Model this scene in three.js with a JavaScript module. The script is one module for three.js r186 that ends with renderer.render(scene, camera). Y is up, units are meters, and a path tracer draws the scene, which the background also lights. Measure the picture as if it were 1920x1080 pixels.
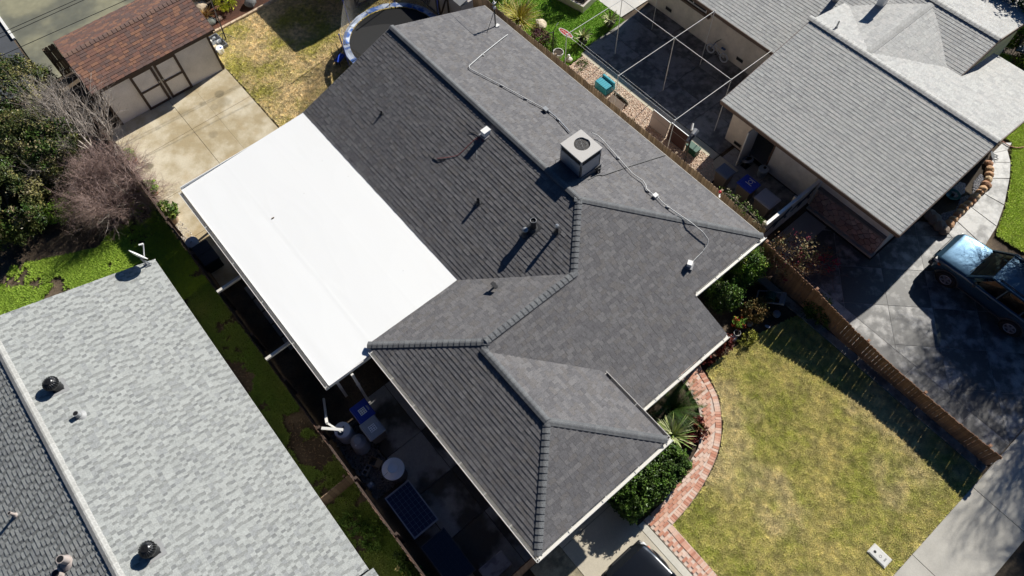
import * as THREE from 'three';
import { Sky } from 'three/addons/objects/Sky.js';
import { mergeGeometries } from 'three/addons/utils/BufferGeometryUtils.js';
import { RoundedBoxGeometry } from 'three/addons/geometries/RoundedBoxGeometry.js';

// ---------------------------------------------------------------- camera, sky, sun, exposure
const scene = new THREE.Scene();
const renderer = new THREE.WebGLRenderer({ antialias: true });
renderer.toneMapping = THREE.LinearToneMapping;
renderer.toneMappingExposure = 1.5;
renderer.shadowMap.enabled = true;

const FOCAL = 1338.83, EYE = 24;                       // focal length in photo pixels, drone height in metres
const TILT = 0.496666, ROLL = -0.057242, HEAD = 0.644675;
const V3 = (x, y, z) => new THREE.Vector3(x, y, z);
const FW = V3(Math.sin(TILT) * Math.sin(HEAD), -Math.cos(TILT), -Math.sin(TILT) * Math.cos(HEAD));
const UP0 = V3(Math.cos(TILT) * Math.sin(HEAD), Math.sin(TILT), -Math.cos(TILT) * Math.cos(HEAD));
const RT = new THREE.Vector3().crossVectors(FW, UP0).multiplyScalar(Math.cos(ROLL)).addScaledVector(UP0, Math.sin(ROLL));
const UPV = new THREE.Vector3().crossVectors(RT, FW);
const camera = new THREE.PerspectiveCamera(2 * Math.atan(540 / FOCAL) * 180 / Math.PI, 16 / 9, 0.5, 900);
camera.position.set(0, EYE, 0);
camera.up.copy(UPV);
camera.lookAt(FW.x, EYE + FW.y, FW.z);
scene.add(camera);

const SUN = V3(0.838, 0.530, -0.134).normalize();
const sky = new Sky();
sky.name = 'sky'; sky.scale.setScalar(800); sky.userData = { kind: 'structure', label: 'clear blue winter sky above the houses', category: 'sky' };
Object.assign(sky.material.uniforms.turbidity, { value: 3.5 });
Object.assign(sky.material.uniforms.rayleigh, { value: 0.65 });
Object.assign(sky.material.uniforms.mieCoefficient, { value: 0.004 });
sky.material.uniforms.sunPosition.value.copy(SUN);
if (sky.material.uniforms.cloudCoverage) sky.material.uniforms.cloudCoverage.value = 0;
scene.add(sky);
scene.environmentIntensity = 0.1;

const sun = new THREE.DirectionalLight(new THREE.Color().setRGB(1, 0.955, 0.86), 5.0);
sun.name = 'sun';
sun.position.set(10 + SUN.x * 60, SUN.y * 60, -12 + SUN.z * 60); sun.target.position.set(10, 0, -12);
sun.castShadow = true; sun.shadow.mapSize.set(4096, 4096); sun.shadow.radius = 1;
Object.assign(sun.shadow.camera, { left: -34, right: 34, top: 34, bottom: -34, near: 1, far: 130 });
scene.add(sun, sun.target);

// ---------------------------------------------------------------- helpers
let seed = 7;
const rnd = () => { seed = (seed + 0x6D2B79F5) | 0; let t = Math.imul(seed ^ (seed >>> 15), 1 | seed); t = (t + Math.imul(t ^ (t >>> 7), 61 | t)) ^ t; return ((t ^ (t >>> 14)) >>> 0) / 4294967296; };
const rr = (a, b) => a + (b - a) * rnd();
const pick = (a) => a[Math.floor(rnd() * a.length)];
// photo pixel -> point at height h, or on the plane x = c
const ray = (px, py) => FW.clone().addScaledVector(RT, (px - 960) / FOCAL).addScaledVector(UPV, -(py - 540) / FOCAL);
const P = (px, py, h = 0) => { const d = ray(px, py); return d.multiplyScalar((h - EYE) / d.y).add(camera.position); };
const XZ = (h, ...pp) => pp.map(([a, b]) => { const q = P(a, b, h); return [q.x, q.z]; });

const taken = {};
const numbered = (n) => { const k = taken[n] = (taken[n] ?? -1) + 1; return k ? n + '_' + String(k).padStart(3, '0') : n; };
function tag(o, label, category, group, kind) {
  o.userData.label = label; o.userData.category = category;
  if (group) o.userData.group = group;
  if (kind) o.userData.kind = kind;
  return o;
}
function shade(o) { o.castShadow = true; o.receiveShadow = true; return o; }
function thing(name, label, category, pos = [0, 0, 0], turn = 0, group) {
  const o = new THREE.Group(); o.name = numbered(name); scene.add(o);
  o.position.set(...(pos.isVector3 ? pos.toArray() : pos)); o.rotation.y = turn;
  return tag(o, label, category, group);
}
const flat = (g) => Array.isArray(g) ? merge(g) : g;
function merge(list) {
  list = list.map((g) => { const q = g.index ? g.toNonIndexed() : g; for (const k of Object.keys(q.attributes)) if (!['position', 'normal', 'uv', 'color'].includes(k)) q.deleteAttribute(k); if (!q.attributes.uv) q.setAttribute('uv', new THREE.BufferAttribute(new Float32Array(q.attributes.position.count * 2), 2)); return q; });
  return list.length === 1 ? list[0] : mergeGeometries(list);
}
function part(parent, name, geo, mat, label) {
  const m = shade(new THREE.Mesh(flat(geo), mat)); m.name = name; parent.add(m);
  if (label) m.userData.label = label;
  return m;
}
function stuff(parent, name, geo, mat, label) { const m = part(parent, name, geo, mat, label); m.userData.kind = 'stuff'; return m; }
function ground(name, geo, mat, label, category) {
  const m = part(scene, numbered(name), geo, mat); return tag(m, label, category, null, 'structure');
}
function single(name, label, category, geo, mat, group) { const m = part(scene, numbered(name), geo, mat); return tag(m, label, category, group); }
function copyOf(o, pos, turn, label, group) {
  const c = o.clone(); c.name = numbered(o.name.replace(/_\d{3}$/, '')); scene.add(c);
  c.userData = { ...o.userData };
  c.position.set(...(pos.isVector3 ? pos.toArray() : pos)); if (turn !== undefined) c.rotation.y = turn;
  if (label) c.userData.label = label; if (group) c.userData.group = group;
  return c;
}
// geometry
const box = (w, h, d, x = 0, y = 0, z = 0, ry = 0) => { const g = new THREE.BoxGeometry(w, h, d); boxUV(g, w, h, d); if (ry) g.rotateY(ry); return g.translate(x, y, z); };
function boxUV(g, w, h, d) { const uv = g.attributes.uv, s = [[d, h], [d, h], [w, d], [w, d], [w, h], [w, h]]; for (let i = 0; i < uv.count; i++) { const f = s[Math.floor(i / 4)]; uv.setXY(i, uv.getX(i) * f[0], uv.getY(i) * f[1]); } }
const rbox = (w, h, d, r, x = 0, y = 0, z = 0, seg = 2) => new RoundedBoxGeometry(w, h, d, seg, r).translate(x, y, z);
const cyl = (r0, r1, h, n = 16, x = 0, y = 0, z = 0, open = false) => new THREE.CylinderGeometry(r0, r1, h, n, 1, open).translate(x, y, z);
function rod(a, b, r, r2 = r, n = 8) {              // tapered bar from a to b
  const d = b.clone().sub(a), L = d.length(), g = new THREE.CylinderGeometry(r2, r, L, n, 1);
  g.translate(0, L / 2, 0).applyQuaternion(new THREE.Quaternion().setFromUnitVectors(V3(0, 1, 0), d.normalize()));
  return g.translate(a.x, a.y, a.z);
}
function bar(a, b, w, h) {                            // rectangular bar from a to b, h measured upwards
  const d = b.clone().sub(a), L = d.length(), g = new THREE.BoxGeometry(w, h, L); boxUV(g, w, h, L);
  const m = new THREE.Matrix4().lookAt(b, a, V3(0, 1, 0)); g.applyMatrix4(m);
  return g.translate((a.x + b.x) / 2, (a.y + b.y) / 2, (a.z + b.z) / 2);
}
const tube = (pts, r, n = 6, seg = 0, closed = false) => new THREE.TubeGeometry(new THREE.CatmullRomCurve3(pts, closed, 'catmullrom', 0.4), seg || pts.length * 6, r, n, closed);
const lathe = (pts, n = 24) => new THREE.LatheGeometry(pts.map(([x, y]) => new THREE.Vector2(x, y)), n);
// flat polygon or prism in plan, uv in metres
function plan(pts, y0, y1 = null, uvOff = [0, 0]) {
  const c = pts.map(([x, z]) => new THREE.Vector2(x, -z));
  if (THREE.ShapeUtils.isClockWise(c)) { c.reverse(); pts = [...pts].reverse(); }
  const tri = THREE.ShapeUtils.triangulateShape(c, []), pos = [], uv = [];
  const top = y1 === null ? y0 : y1;
  for (const t of tri) for (const i of t) { pos.push(pts[i][0], top, pts[i][1]); uv.push(pts[i][0] + uvOff[0], pts[i][1] + uvOff[1]); }
  if (y1 !== null) for (let i = 0; i < pts.length; i++) {
    const a = pts[i], b = pts[(i + 1) % pts.length], L = Math.hypot(b[0] - a[0], b[1] - a[1]);
    const q = [[a, y0, 0], [b, y0, L], [b, y1, L], [a, y0, 0], [b, y1, L], [a, y1, 0]];
    for (const [p, y, u] of q) { pos.push(p[0], y, p[1]); uv.push(u, y); }
  }
  const g = new THREE.BufferGeometry();
  g.setAttribute('position', new THREE.Float32BufferAttribute(pos, 3)); g.setAttribute('uv', new THREE.Float32BufferAttribute(uv, 2));
  g.computeVertexNormals(); return g;
}
const rect = (x0, z0, x1, z1) => [[x0, z0], [x1, z0], [x1, z1], [x0, z1]];
// a wall of quads through a list of 3D corners (fan), uv in metres along the first edge
function face(pts, thick = 0) {
  const a = V3(...pts[0]), e = V3(...pts[1]).sub(a).normalize(), n = V3(0, 0, 0); for (let i = 0; i < pts.length; i++) n.add(new THREE.Vector3().crossVectors(V3(...pts[i]).sub(a), V3(...pts[(i + 1) % pts.length]).sub(a))); n.normalize(); const f = new THREE.Vector3().crossVectors(n, e);
  const pos = [], uv = [];
  const put = (p, off) => { const q = V3(...p); uv.push(q.clone().sub(a).dot(e), q.clone().sub(a).dot(f)); q.addScaledVector(n, off); pos.push(q.x, q.y, q.z); };
  const loop = pts.map((p) => { const q = V3(...p).sub(a); return new THREE.Vector2(q.dot(e), q.dot(f)); });
  for (const t of THREE.ShapeUtils.triangulateShape(loop, [])) { for (const i of t) put(pts[i], 0); if (thick) for (const i of [...t].reverse()) put(pts[i], -thick); }
  if (thick) for (let i = 0; i < pts.length; i++) { const p = pts[i], q = pts[(i + 1) % pts.length]; put(p, -thick); put(q, -thick); put(q, 0); put(p, -thick); put(q, 0); put(p, 0); }
  const g = new THREE.BufferGeometry();
  g.setAttribute('position', new THREE.Float32BufferAttribute(pos, 3)); g.setAttribute('uv', new THREE.Float32BufferAttribute(uv, 2));
  g.computeVertexNormals(); return g;
}
// ---------------------------------------------------------------- noise and textures
const hash = (x, y, s) => { let h = Math.imul(x, 374761393) + Math.imul(y, 668265263) + Math.imul(s, 982451653); h = Math.imul(h ^ (h >>> 13), 1274126177); return ((h ^ (h >>> 16)) >>> 0) / 4294967296; };
const sm = (t) => t * t * (3 - 2 * t);
function vnoise(x, y, per, s) {
  const xi = Math.floor(x), yi = Math.floor(y), fx = sm(x - xi), fy = sm(y - yi), w = per ? (v) => ((v % per) + per) % per : (v) => v;
  const a = hash(w(xi), w(yi), s), b = hash(w(xi + 1), w(yi), s), c = hash(w(xi), w(yi + 1), s), d = hash(w(xi + 1), w(yi + 1), s);
  return a + (b - a) * fx + (c - a) * fy + (a - b - c + d) * fx * fy;
}
function fbm(x, y, per, s, oct = 4) { let v = 0, a = 0.5, t = 0; for (let i = 0; i < oct; i++) { v += a * vnoise(x, y, per, s + i); t += a; x *= 2; y *= 2; per *= 2; a *= 0.55; } return v / t; }
const step = (a, b, x) => sm(Math.min(1, Math.max(0, (x - a) / (b - a))));
const lin2s = (v) => v <= 0.0031308 ? v * 12.92 : 1.055 * Math.pow(v, 1 / 2.4) - 0.055;
// tiling colour texture of n pixels over `size` metres; fn gets (u,v) in 0..1 and returns linear rgb
function texture(n, size, fn, color = true, size2 = size) {
  const d = new Uint8Array(n * n * 4);
  for (let j = 0; j < n; j++) for (let i = 0; i < n; i++) {
    const c = fn(i / n, j / n), k = (j * n + i) * 4;
    for (let q = 0; q < 3; q++) { const v = Array.isArray(c) ? c[q] : c; d[k + q] = Math.max(0, Math.min(255, Math.round(255 * (color ? lin2s(Math.max(0, v)) : v)))); }
    d[k + 3] = 255;
  }
  const t = new THREE.DataTexture(d, n, n); t.wrapS = t.wrapT = THREE.RepeatWrapping; t.magFilter = THREE.LinearFilter; t.minFilter = THREE.LinearMipmapLinearFilter; t.generateMipmaps = true;
  if (color) t.colorSpace = THREE.SRGBColorSpace;
  t.repeat.set(1 / size, 1 / size2); t.needsUpdate = true; return t;
}
const C = (r, g, b) => new THREE.Color().setRGB(r, g, b);
const std = (color, roughness = 0.8, extra = {}) => new THREE.MeshStandardMaterial({ color: Array.isArray(color) ? C(...color) : color, roughness, side: THREE.DoubleSide, ...extra });
const mix3 = (a, b, t) => [a[0] + (b[0] - a[0]) * t, a[1] + (b[1] - a[1]) * t, a[2] + (b[2] - a[2]) * t];
const scale3 = (a, k) => [a[0] * k, a[1] * k, a[2] * k];
// shared textures: neutral grain (mean about 1) that multiplies a material's colour
const T = {};
T.granule = texture(512, 2.2, (u, v) => { const a = fbm(u * 16, v * 16, 16, 11, 5), b = vnoise(u * 256, v * 256, 256, 5), c = vnoise(u * 110, v * 110, 110, 8); return 0.6 + 0.16 * (a - 0.5) + 0.3 * (b - 0.5) + 0.2 * (c - 0.5); });
T.grain = texture(512, 1.7, (u, v) => 0.72 + 0.3 * (fbm(u * 6, v * 6, 6, 21, 6) - 0.5) + 0.12 * (vnoise(u * 200, v * 200, 200, 4) - 0.5));
T.stucco = texture(256, 0.6, (u, v) => 0.5 + 0.5 * (fbm(u * 24, v * 24, 24, 31, 3) - 0.5) * 2, false);
T.wood = texture(512, 1.1, (u, v) => { const g = fbm(u * 60, v * 3, 60, 41, 3), k = fbm(u * 8, v * 5, 8, 43, 3); return 0.62 + 0.5 * (g - 0.5) + 0.4 * (k - 0.5); });
T.rough = texture(256, 0.9, (u, v) => 0.55 + 0.6 * (fbm(u * 10, v * 10, 10, 51, 5) - 0.5), false);
const M = {
  white: std([0.72, 0.72, 0.7], 0.45, { map: T.grain }), whitePaint: std([0.75, 0.74, 0.71], 0.5),
  black: std([0.012, 0.012, 0.013], 0.5), rubber: std([0.02, 0.02, 0.02], 0.9), galv: std([0.5, 0.52, 0.54], 0.35, { metalness: 0.85 }),
  zinc: std([0.32, 0.33, 0.34], 0.5, { metalness: 0.6 }), darkMetal: std([0.045, 0.045, 0.048], 0.45, { metalness: 0.4 }),
  soil: std([0.06, 0.042, 0.028], 0.95, { map: T.grain }),
};
// ---------------------------------------------------------------- shingled roofs
// clip a polygon by an axis-aligned rectangle (Sutherland-Hodgman)
function clipRect(poly, x0, x1, y0, y1) {
  const cut = (pts, k, v, s) => { const o = []; for (let i = 0; i < pts.length; i++) { const a = pts[i], b = pts[(i + 1) % pts.length], da = (a[k] - v) * s, db = (b[k] - v) * s; if (da >= 0) o.push(a); if ((da > 0 && db < 0) || (da < 0 && db > 0)) { const t = da / (da - db); o.push([a[0] + (b[0] - a[0]) * t, a[1] + (b[1] - a[1]) * t]); } } return o; };
  let p = cut(poly, 0, x0, 1); if (p.length) p = cut(p, 0, x1, -1); if (p.length) p = cut(p, 1, y0, 1); if (p.length) p = cut(p, 1, y1, -1); return p;
}
const areaOf = (p) => { let a = 0; for (let i = 0; i < p.length; i++) { const q = p[(i + 1) % p.length]; a += p[i][0] * q[1] - q[0] * p[i][1]; } return Math.abs(a / 2); };
const WIDTHS = [0.14, 0.19, 0.24, 0.3];
function tabGeometry(w, ex, lift) {                     // one shingle tab: butt edge raised, thin at the top
  const y = lift, b = -0.004, p = [[0, y, 0], [w, y, 0], [w, 0.0015, -ex], [0, 0.0015, -ex], [0, b, 0], [w, b, 0], [w, b, -ex], [0, b, -ex]];
  const f = [[0, 1, 2], [0, 2, 3], [4, 5, 1], [4, 1, 0], [5, 6, 2], [5, 2, 1], [7, 4, 0], [7, 0, 3]], pos = [], uv = [];
  for (const t of f) for (const i of t) { pos.push(...p[i]); uv.push(p[i][0], -p[i][2]); }
  const g = new THREE.BufferGeometry(); g.setAttribute('position', new THREE.Float32BufferAttribute(pos, 3)); g.setAttribute('uv', new THREE.Float32BufferAttribute(uv, 2)); g.computeVertexNormals(); return g;
}
function roofKit(tones, o = {}) {                        // materials and tab shapes of one roof covering
  const k = { widths: WIDTHS, ex: 0.145, hi: 0.013, lo: 0.006, map: T.granule, loTone: 1, jitter: 0.06, ...o, tones };
  k.mats = tones.map((c) => std(scale3(c, 1 / 0.6), 0.92, { map: k.map }));
  k.matsLo = tones.map((c) => std(scale3(c, k.loTone / 0.6), 0.92, { map: k.map }));
  k.merged = std([1 / 0.6, 1 / 0.6, 1 / 0.6], 0.92, { map: k.map, vertexColors: true });
  k.geos = k.widths.map((w) => [tabGeometry(w, k.ex + 0.004, k.hi), tabGeometry(w, k.ex + 0.004, k.lo)]);
  k.deck = std(scale3(tones[0], 0.6), 0.95);
  k.full = []; k.rest = { pos: [], uv: [], col: [] };
  return k;
}
// one roof plane. pts: plan polygon; yAt: height; down: downhill unit vector in plan
function roofPlane(kit, pts, yAt, down, pitch) {
  const cs = 1 / Math.hypot(1, pitch), sn = pitch * cs, d3 = V3(down[0] * cs, -sn, down[1] * cs), n = V3(down[0] * sn, cs, down[1] * sn), ud = new THREE.Vector3().crossVectors(n, d3);
  const us = pts.map(([x, z]) => [ud.x * x + ud.z * z, -(down[0] * x + down[1] * z) / cs]);
  const at = (u, s, lift) => { const x = ud.x * u - down[0] * s * cs, z = ud.z * u - down[1] * s * cs; return V3(x, yAt(x, z), z).addScaledVector(n, lift); };
  const s0 = Math.min(...us.map((p) => p[1])), s1 = Math.max(...us.map((p) => p[1])), u0 = Math.min(...us.map((p) => p[0])), u1 = Math.max(...us.map((p) => p[0]));
  const basis = new THREE.Matrix4().makeBasis(ud, n, d3);
  const { ex } = kit, R = kit.rest;
  for (let s = s0; s < s1; s += ex) {
    let u = u0 - rr(0, 0.3), hi = rnd() < 0.5, band = rr(-kit.jitter, kit.jitter) * 0.4;
    while (u < u1) {
      hi = kit.alternate ? (!hi || rnd() < 0.2) : rnd() < 0.5; const wi = kit.alternate ? (hi ? 2 + Math.floor(rnd() * 2) : Math.floor(rnd() * 2)) : Math.floor(rnd() * 4), w = kit.widths[wi];
      const c = clipRect(us, u, u + w, s, s + ex), a = c.length > 2 ? areaOf(c) : 0, ti = Math.floor(rnd() * kit.tones.length);
      if (a > 0.0004) {
        if (a > w * ex * 0.999) {
          const o = at(u, s, 0.003), dist = o.distanceTo(camera.position), see = camera.position.clone().sub(o).normalize().dot(n);
          const q = o.clone().project(camera), inside = Math.abs(q.x) < 0.99 && Math.abs(q.y) < 0.99;
          kit.full.push({ o, basis, wi, hi: hi ? 0 : 1, ti, score: (inside ? 1 : 0) * see * w / dist / dist });
        } else {
          const lift = hi ? kit.hi : kit.lo, h = (v) => lift + (0.0015 - lift) * (v - s) / ex + 0.003, q = c.map(([a1, b1]) => at(a1, b1, h(b1))), q0 = c.map(([a1, b1]) => at(a1, b1, -0.004)), t = kit.tones[ti].map((v) => v * (hi ? 1 : kit.loTone));
          const put = (p, uv) => { R.pos.push(p.x, p.y, p.z); R.uv.push(uv[0], uv[1]); R.col.push(...t); };
          for (let i = 1; i < q.length - 1; i++) { put(q[0], c[0]); put(q[i], c[i]); put(q[i + 1], c[i + 1]); }
          for (let i = 0; i < q.length; i++) { const j = (i + 1) % q.length; put(q0[i], c[i]); put(q0[j], c[j]); put(q[j], c[j]); put(q0[i], c[i]); put(q[j], c[j]); put(q[i], c[i]); }
        }
      }
      u += w + (kit.gap ?? 0.003);
    }
  }
  // deck below the shingles
  const dk = pts.map(([x, z]) => [x, yAt(x, z) - 0.002, z]); let g = face(dk, 0); const nn = g.attributes.normal.getY(0);
  g = face(nn > 0 ? dk : dk.reverse(), 0.1);
  return g;
}
function finishRoof(roof, kit, most = 300) {             // the tabs that show largest as parts, the rest joined
  kit.full.sort((a, b) => b.score - a.score);
  const R = kit.rest, m = new THREE.Matrix4(), v = new THREE.Vector3();
  kit.full.forEach((f, i) => {
    const g = kit.geos[f.wi][f.hi];
    if (i < most) {
      const o = part(roof, 'shingle', g, (f.hi ? kit.matsLo : kit.mats)[f.ti]); o.matrixAutoUpdate = true; o.quaternion.setFromRotationMatrix(f.basis); o.position.copy(f.o);
    } else {
      m.copy(f.basis).setPosition(f.o); const p = g.attributes.position, uv = g.attributes.uv, t = kit.tones[f.ti].map((x) => x * (f.hi ? kit.loTone : 1)), ox = rnd() * 2, oy = rnd() * 2;
      for (let k = 0; k < p.count; k++) { v.fromBufferAttribute(p, k).applyMatrix4(m); R.pos.push(v.x, v.y, v.z); R.uv.push(uv.getX(k) + ox, uv.getY(k) + oy); R.col.push(...t); }
    }
  });
  const g = new THREE.BufferGeometry();
  g.setAttribute('position', new THREE.Float32BufferAttribute(R.pos, 3)); g.setAttribute('uv', new THREE.Float32BufferAttribute(R.uv, 2)); g.setAttribute('color', new THREE.Float32BufferAttribute(R.col, 3)); g.computeVertexNormals();
  stuff(roof, 'shingle_field', g, kit.merged);
}
// ridge and hip caps from a (butt end, lower) to b; wl, wr: unit vectors down each side
function ridgeCaps(roof, a, b, wl, wr, mats, step = 0.2, half = 0.15) {
  const t = b.clone().sub(a), L = t.length(); t.normalize();
  const up = wl.clone().add(wr).negate().normalize(); if (up.y < 0) up.negate();
  const crest = (k, lift) => t.clone().multiplyScalar(k).addScaledVector(up, lift), e = step * 1.25;
  const rows = [[0, 0.034], [e, 0.012]].map(([k, l]) => [crest(k, l).addScaledVector(wl, half), crest(k, l + 0.006).addScaledVector(wl, half * 0.2), crest(k, l + 0.006).addScaledVector(wr, half * 0.2), crest(k, l).addScaledVector(wr, half)]);
  const low = rows[0].map((p) => p.clone().addScaledVector(up, -0.02)), pos = [], uv = [];
  const quad = (p, q, r, s) => { for (const x of [p, q, r, p, r, s]) { pos.push(x.x, x.y, x.z); uv.push(x.x + x.y, x.z + x.y); } };
  for (let i = 0; i < 3; i++) { quad(rows[0][i], rows[0][i + 1], rows[1][i + 1], rows[1][i]); quad(low[i], low[i + 1], rows[0][i + 1], rows[0][i]); }
  const lowB = rows[1].map((p) => p.clone().addScaledVector(up, -0.012));
  quad(low[0], rows[0][0], rows[1][0], lowB[0]); quad(rows[0][3], low[3], lowB[3], rows[1][3]);
  const g = new THREE.BufferGeometry(); g.setAttribute('position', new THREE.Float32BufferAttribute(pos, 3)); g.setAttribute('uv', new THREE.Float32BufferAttribute(uv, 2)); g.computeVertexNormals();
  for (let k = 0; k < L - step * 0.4; k += step) { const m = part(roof, 'ridge_cap', g, pick(mats)); m.position.copy(a).addScaledVector(t, k); }
}
const downDir = (dx, dz, p) => V3(dx, -p, dz).normalize();
// perpendicular-to-ridge wings for a line a-b given the two plane normals
function wings(a, b, n1, n2) { const t = b.clone().sub(a).normalize(); return [n1, n2].map((n) => { const w = new THREE.Vector3().crossVectors(t, n).normalize(); return w; }).map((w, i) => { const o = i ? n1 : n2; if (w.dot(o) < 0) w.negate(); return w; }).map((w) => w.negate()); }
const nrm = (dx, dz, p) => V3(dx * p, 1, dz * p).normalize();
// wing direction must leave the crest into its own plane: choose the sign that points away from the other plane
function capLine(roof, a, b, n1, n2, mats, step, half, raise = 0) {
  a = a.clone().add(V3(0, raise, 0)); b = b.clone().add(V3(0, raise, 0));
  const t = b.clone().sub(a).normalize(), w1 = new THREE.Vector3().crossVectors(t, n1).normalize(), w2 = new THREE.Vector3().crossVectors(t, n2).normalize();
  if (w1.dot(n2) > 0) w1.negate(); if (w2.dot(n1) > 0) w2.negate();
  ridgeCaps(roof, a, b, w1, w2, mats, step, half);
}
// open gutter along a-b; out: horizontal unit vector away from the roof
function gutter(house, a, b, out, mats, hang = 1.25) {
  const w = 0.125, h = 0.1, A = a.clone().addScaledVector(out, 0.012), B = b.clone().addScaledVector(out, 0.012), o = (k, y) => [A.clone().addScaledVector(out, k).add(V3(0, y, 0)), B.clone().addScaledVector(out, k).add(V3(0, y, 0))];
  const g = part(house, 'gutter', [bar(...o(w, -0.05), 0.012, h), bar(...o(w - 0.004, 0.003), 0.02, 0.012), bar(...o(w / 2, -0.1), w, 0.008), bar(...o(0.0, -0.07), 0.01, h * 0.8)], mats.out);
  const L = a.distanceTo(b), n = Math.max(1, Math.round(L / hang)), t = B.clone().sub(A).normalize();
  for (let i = 0; i <= n; i++) { const c = A.clone().addScaledVector(t, 0.06 + (L - 0.12) * i / n); part(g, 'bracket', bar(c.clone().add(V3(0, 0.008, 0)), c.clone().addScaledVector(out, w).add(V3(0, 0.012, 0)), 0.022, 0.006), mats.out); }
  return g;
}
// ---------------------------------------------------------------- the dark-roofed house
const darkTones = [[0.108, 0.104, 0.109], [0.121, 0.117, 0.122], [0.135, 0.13, 0.134], [0.15, 0.144, 0.146], [0.127, 0.119, 0.118]];
const capMats = [[0.115, 0.118, 0.124], [0.125, 0.129, 0.135], [0.135, 0.139, 0.144]].map((c) => std(scale3(c, 1 / 0.6), 0.92, { map: T.granule }));
const gutterMats = { out: std([0.66, 0.64, 0.6], 0.4) };
const H = { e: 2.6, p: 0.3376, xR: 14.99, xr: 10.363, xL: 5.751, gL: 2.003, gR: 7.197, zB: -20.776, zF: -5.124, zC: -7.928, zG: -2.169, zP: -3.468, xP: 11.494 };
const house = thing('dark_roofed_house', 'L-shaped single-storey house with charcoal shingle roof and white patio cover alongside', 'house');
const HY = {};
{
  const { e, p, xR, xr, xL, gL, gR, zB, zF, zC, zG, zP, xP } = H;
  const yr = e + p * (xR - xr), zA = zF - (xR - xr), hc = e + p * (zF - zC), xc = xr - (zC - zA), xb = gL + (zF - zC), zL = zC - (xb - gL), x2 = (gL + gR) / 2, d = xb - x2, h2 = hc - p * d, zB2 = zC + d, w = (gR - gL) / 2, zD = zG - w, zV = zC - (hc - (yr - p * (xr - xL))) / p;
  Object.assign(HY, { right: (x) => e + p * (xR - x), left: (x) => yr - p * (xr - x), front: (x, z) => e + p * (zF - z), back: (x, z) => hc - p * (zC - z), gl: (x) => e + p * (x - gL), gr: (x) => e + p * (gR - x), gf: (x, z) => e + p * (zG - z), yr, zA });
  const kit = roofKit(darkTones, { ex: 0.138, hi: 0.0135, lo: 0.009, jitter: 0.05, gap: 0.005 });
  const decks = [
    roofPlane(kit, [[xR, zB], [xr, zB], [xr, zA], [xR, zF]], HY.right, [1, 0], p),
    roofPlane(kit, [[xr, zB], [xL, zB], [xL, zV], [xc, zC], [xr, zA]], HY.left, [-1, 0], p),
    roofPlane(kit, [[xr, zA], [xR, zF], [xP, zF], [xP, zP], [6.9, zP], [6.9, zF - (gR - 6.9)], [x2, zB2], [xb, zC], [xc, zC]], HY.front, [0, 1], p),
    roofPlane(kit, [[xc, zC], [xb, zC], [gL, zL], [xL, zV]], HY.back, [0, -1], p),
    roofPlane(kit, [[xb, zC], [x2, zB2], [x2, zD], [gL, zG], [gL, zL]], HY.gl, [-1, 0], p),
    roofPlane(kit, [[x2, zB2], [gR, zF], [gR, zG], [x2, zD]], HY.gr, [1, 0], p),
    roofPlane(kit, [[x2, zD], [gR, zG], [gL, zG]], HY.gf, [0, 1], p)];
  const roof = part(house, 'roof', decks, kit.deck, 'charcoal asphalt shingle roof with hips and ridges');
  finishRoof(roof, kit);
  const N = { r: nrm(1, 0, p), l: nrm(-1, 0, p), f: nrm(0, 1, p), b: nrm(0, -1, p) };
  const line = (a, b, n1, n2) => capLine(roof, V3(...a), V3(...b), n1, n2, capMats, 0.19, 0.125, a[1] === b[1] ? 0.035 : 0.006);
  line([xr, yr, zB], [xr, yr, zA], N.r, N.l);
  line([xR, e, zF], [xr, yr, zA], N.r, N.f);
  line([xc, hc, zC], [xr, yr, zA], N.l, N.f);
  line([xb, hc, zC], [xc, hc, zC], N.b, N.f);
  line([gL, e, zL], [xb, hc, zC], N.b, N.l);
  line([x2, h2, zB2], [xb, hc, zC], N.l, N.f);
  line([x2, h2, zD], [x2, h2, zB2], N.l, N.r);
  line([gR, e, zG], [x2, h2, zD], N.r, N.f);
  line([gL, e, zG], [x2, h2, zD], N.l, N.f);
  // gutters
  const yl = HY.front(0, zP), G = (a, b, o) => gutter(house, V3(...a), V3(...b), V3(...o), gutterMats);
  G([gL, e, zG + 0.12], [gL, e, zL + 0.25], [-1, 0, 0]); G([gR + 0.13, e, zG], [gL - 0.12, e, zG], [0, 0, 1]); gutter(house, V3(gR, e - 0.03, zF + 0.12), V3(gR, e - 0.03, zG), V3(1, 0, 0), { out: std([0.46, 0.44, 0.42], 0.5) });
  G([xP, yl, zP], [gR - 0.1, yl, zP], [0, 0, 1]); G([xR + 0.03, e, zF], [xP + 0.02, e, zF], [0, 0, 1]);
  part(house, 'drip_edge', box(0.025, 0.1, zF - zB, xR + 0.014, e - 0.05, (zF + zB) / 2), std([0.5, 0.46, 0.4], 0.6), 'pale metal drip edge along the side fence');
  // walls, gable, fascia
  const wall = std(scale3([0.5, 0.45, 0.37], 1 / 0.72), 0.9, { map: T.grain, bumpMap: T.stucco, bumpScale: 0.003 }), trim = std([0.66, 0.64, 0.6], 0.55);
  const i = 0.45, wp = [[xR - i, zB + 0.3], [xR - i, zF - i], [xP - i, zF - i], [xP - i, -4.6], [gR - i - 0.1, -4.6], [gR - i - 0.1, zG - i], [gL + i, zG - i], [gL + i, zL + i], [xL + i, zL + i], [xL + i, zB + 0.3]];
  part(house, 'wall', plan(wp, 0, 2.42), wall, 'beige stucco walls under the eaves');
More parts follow.
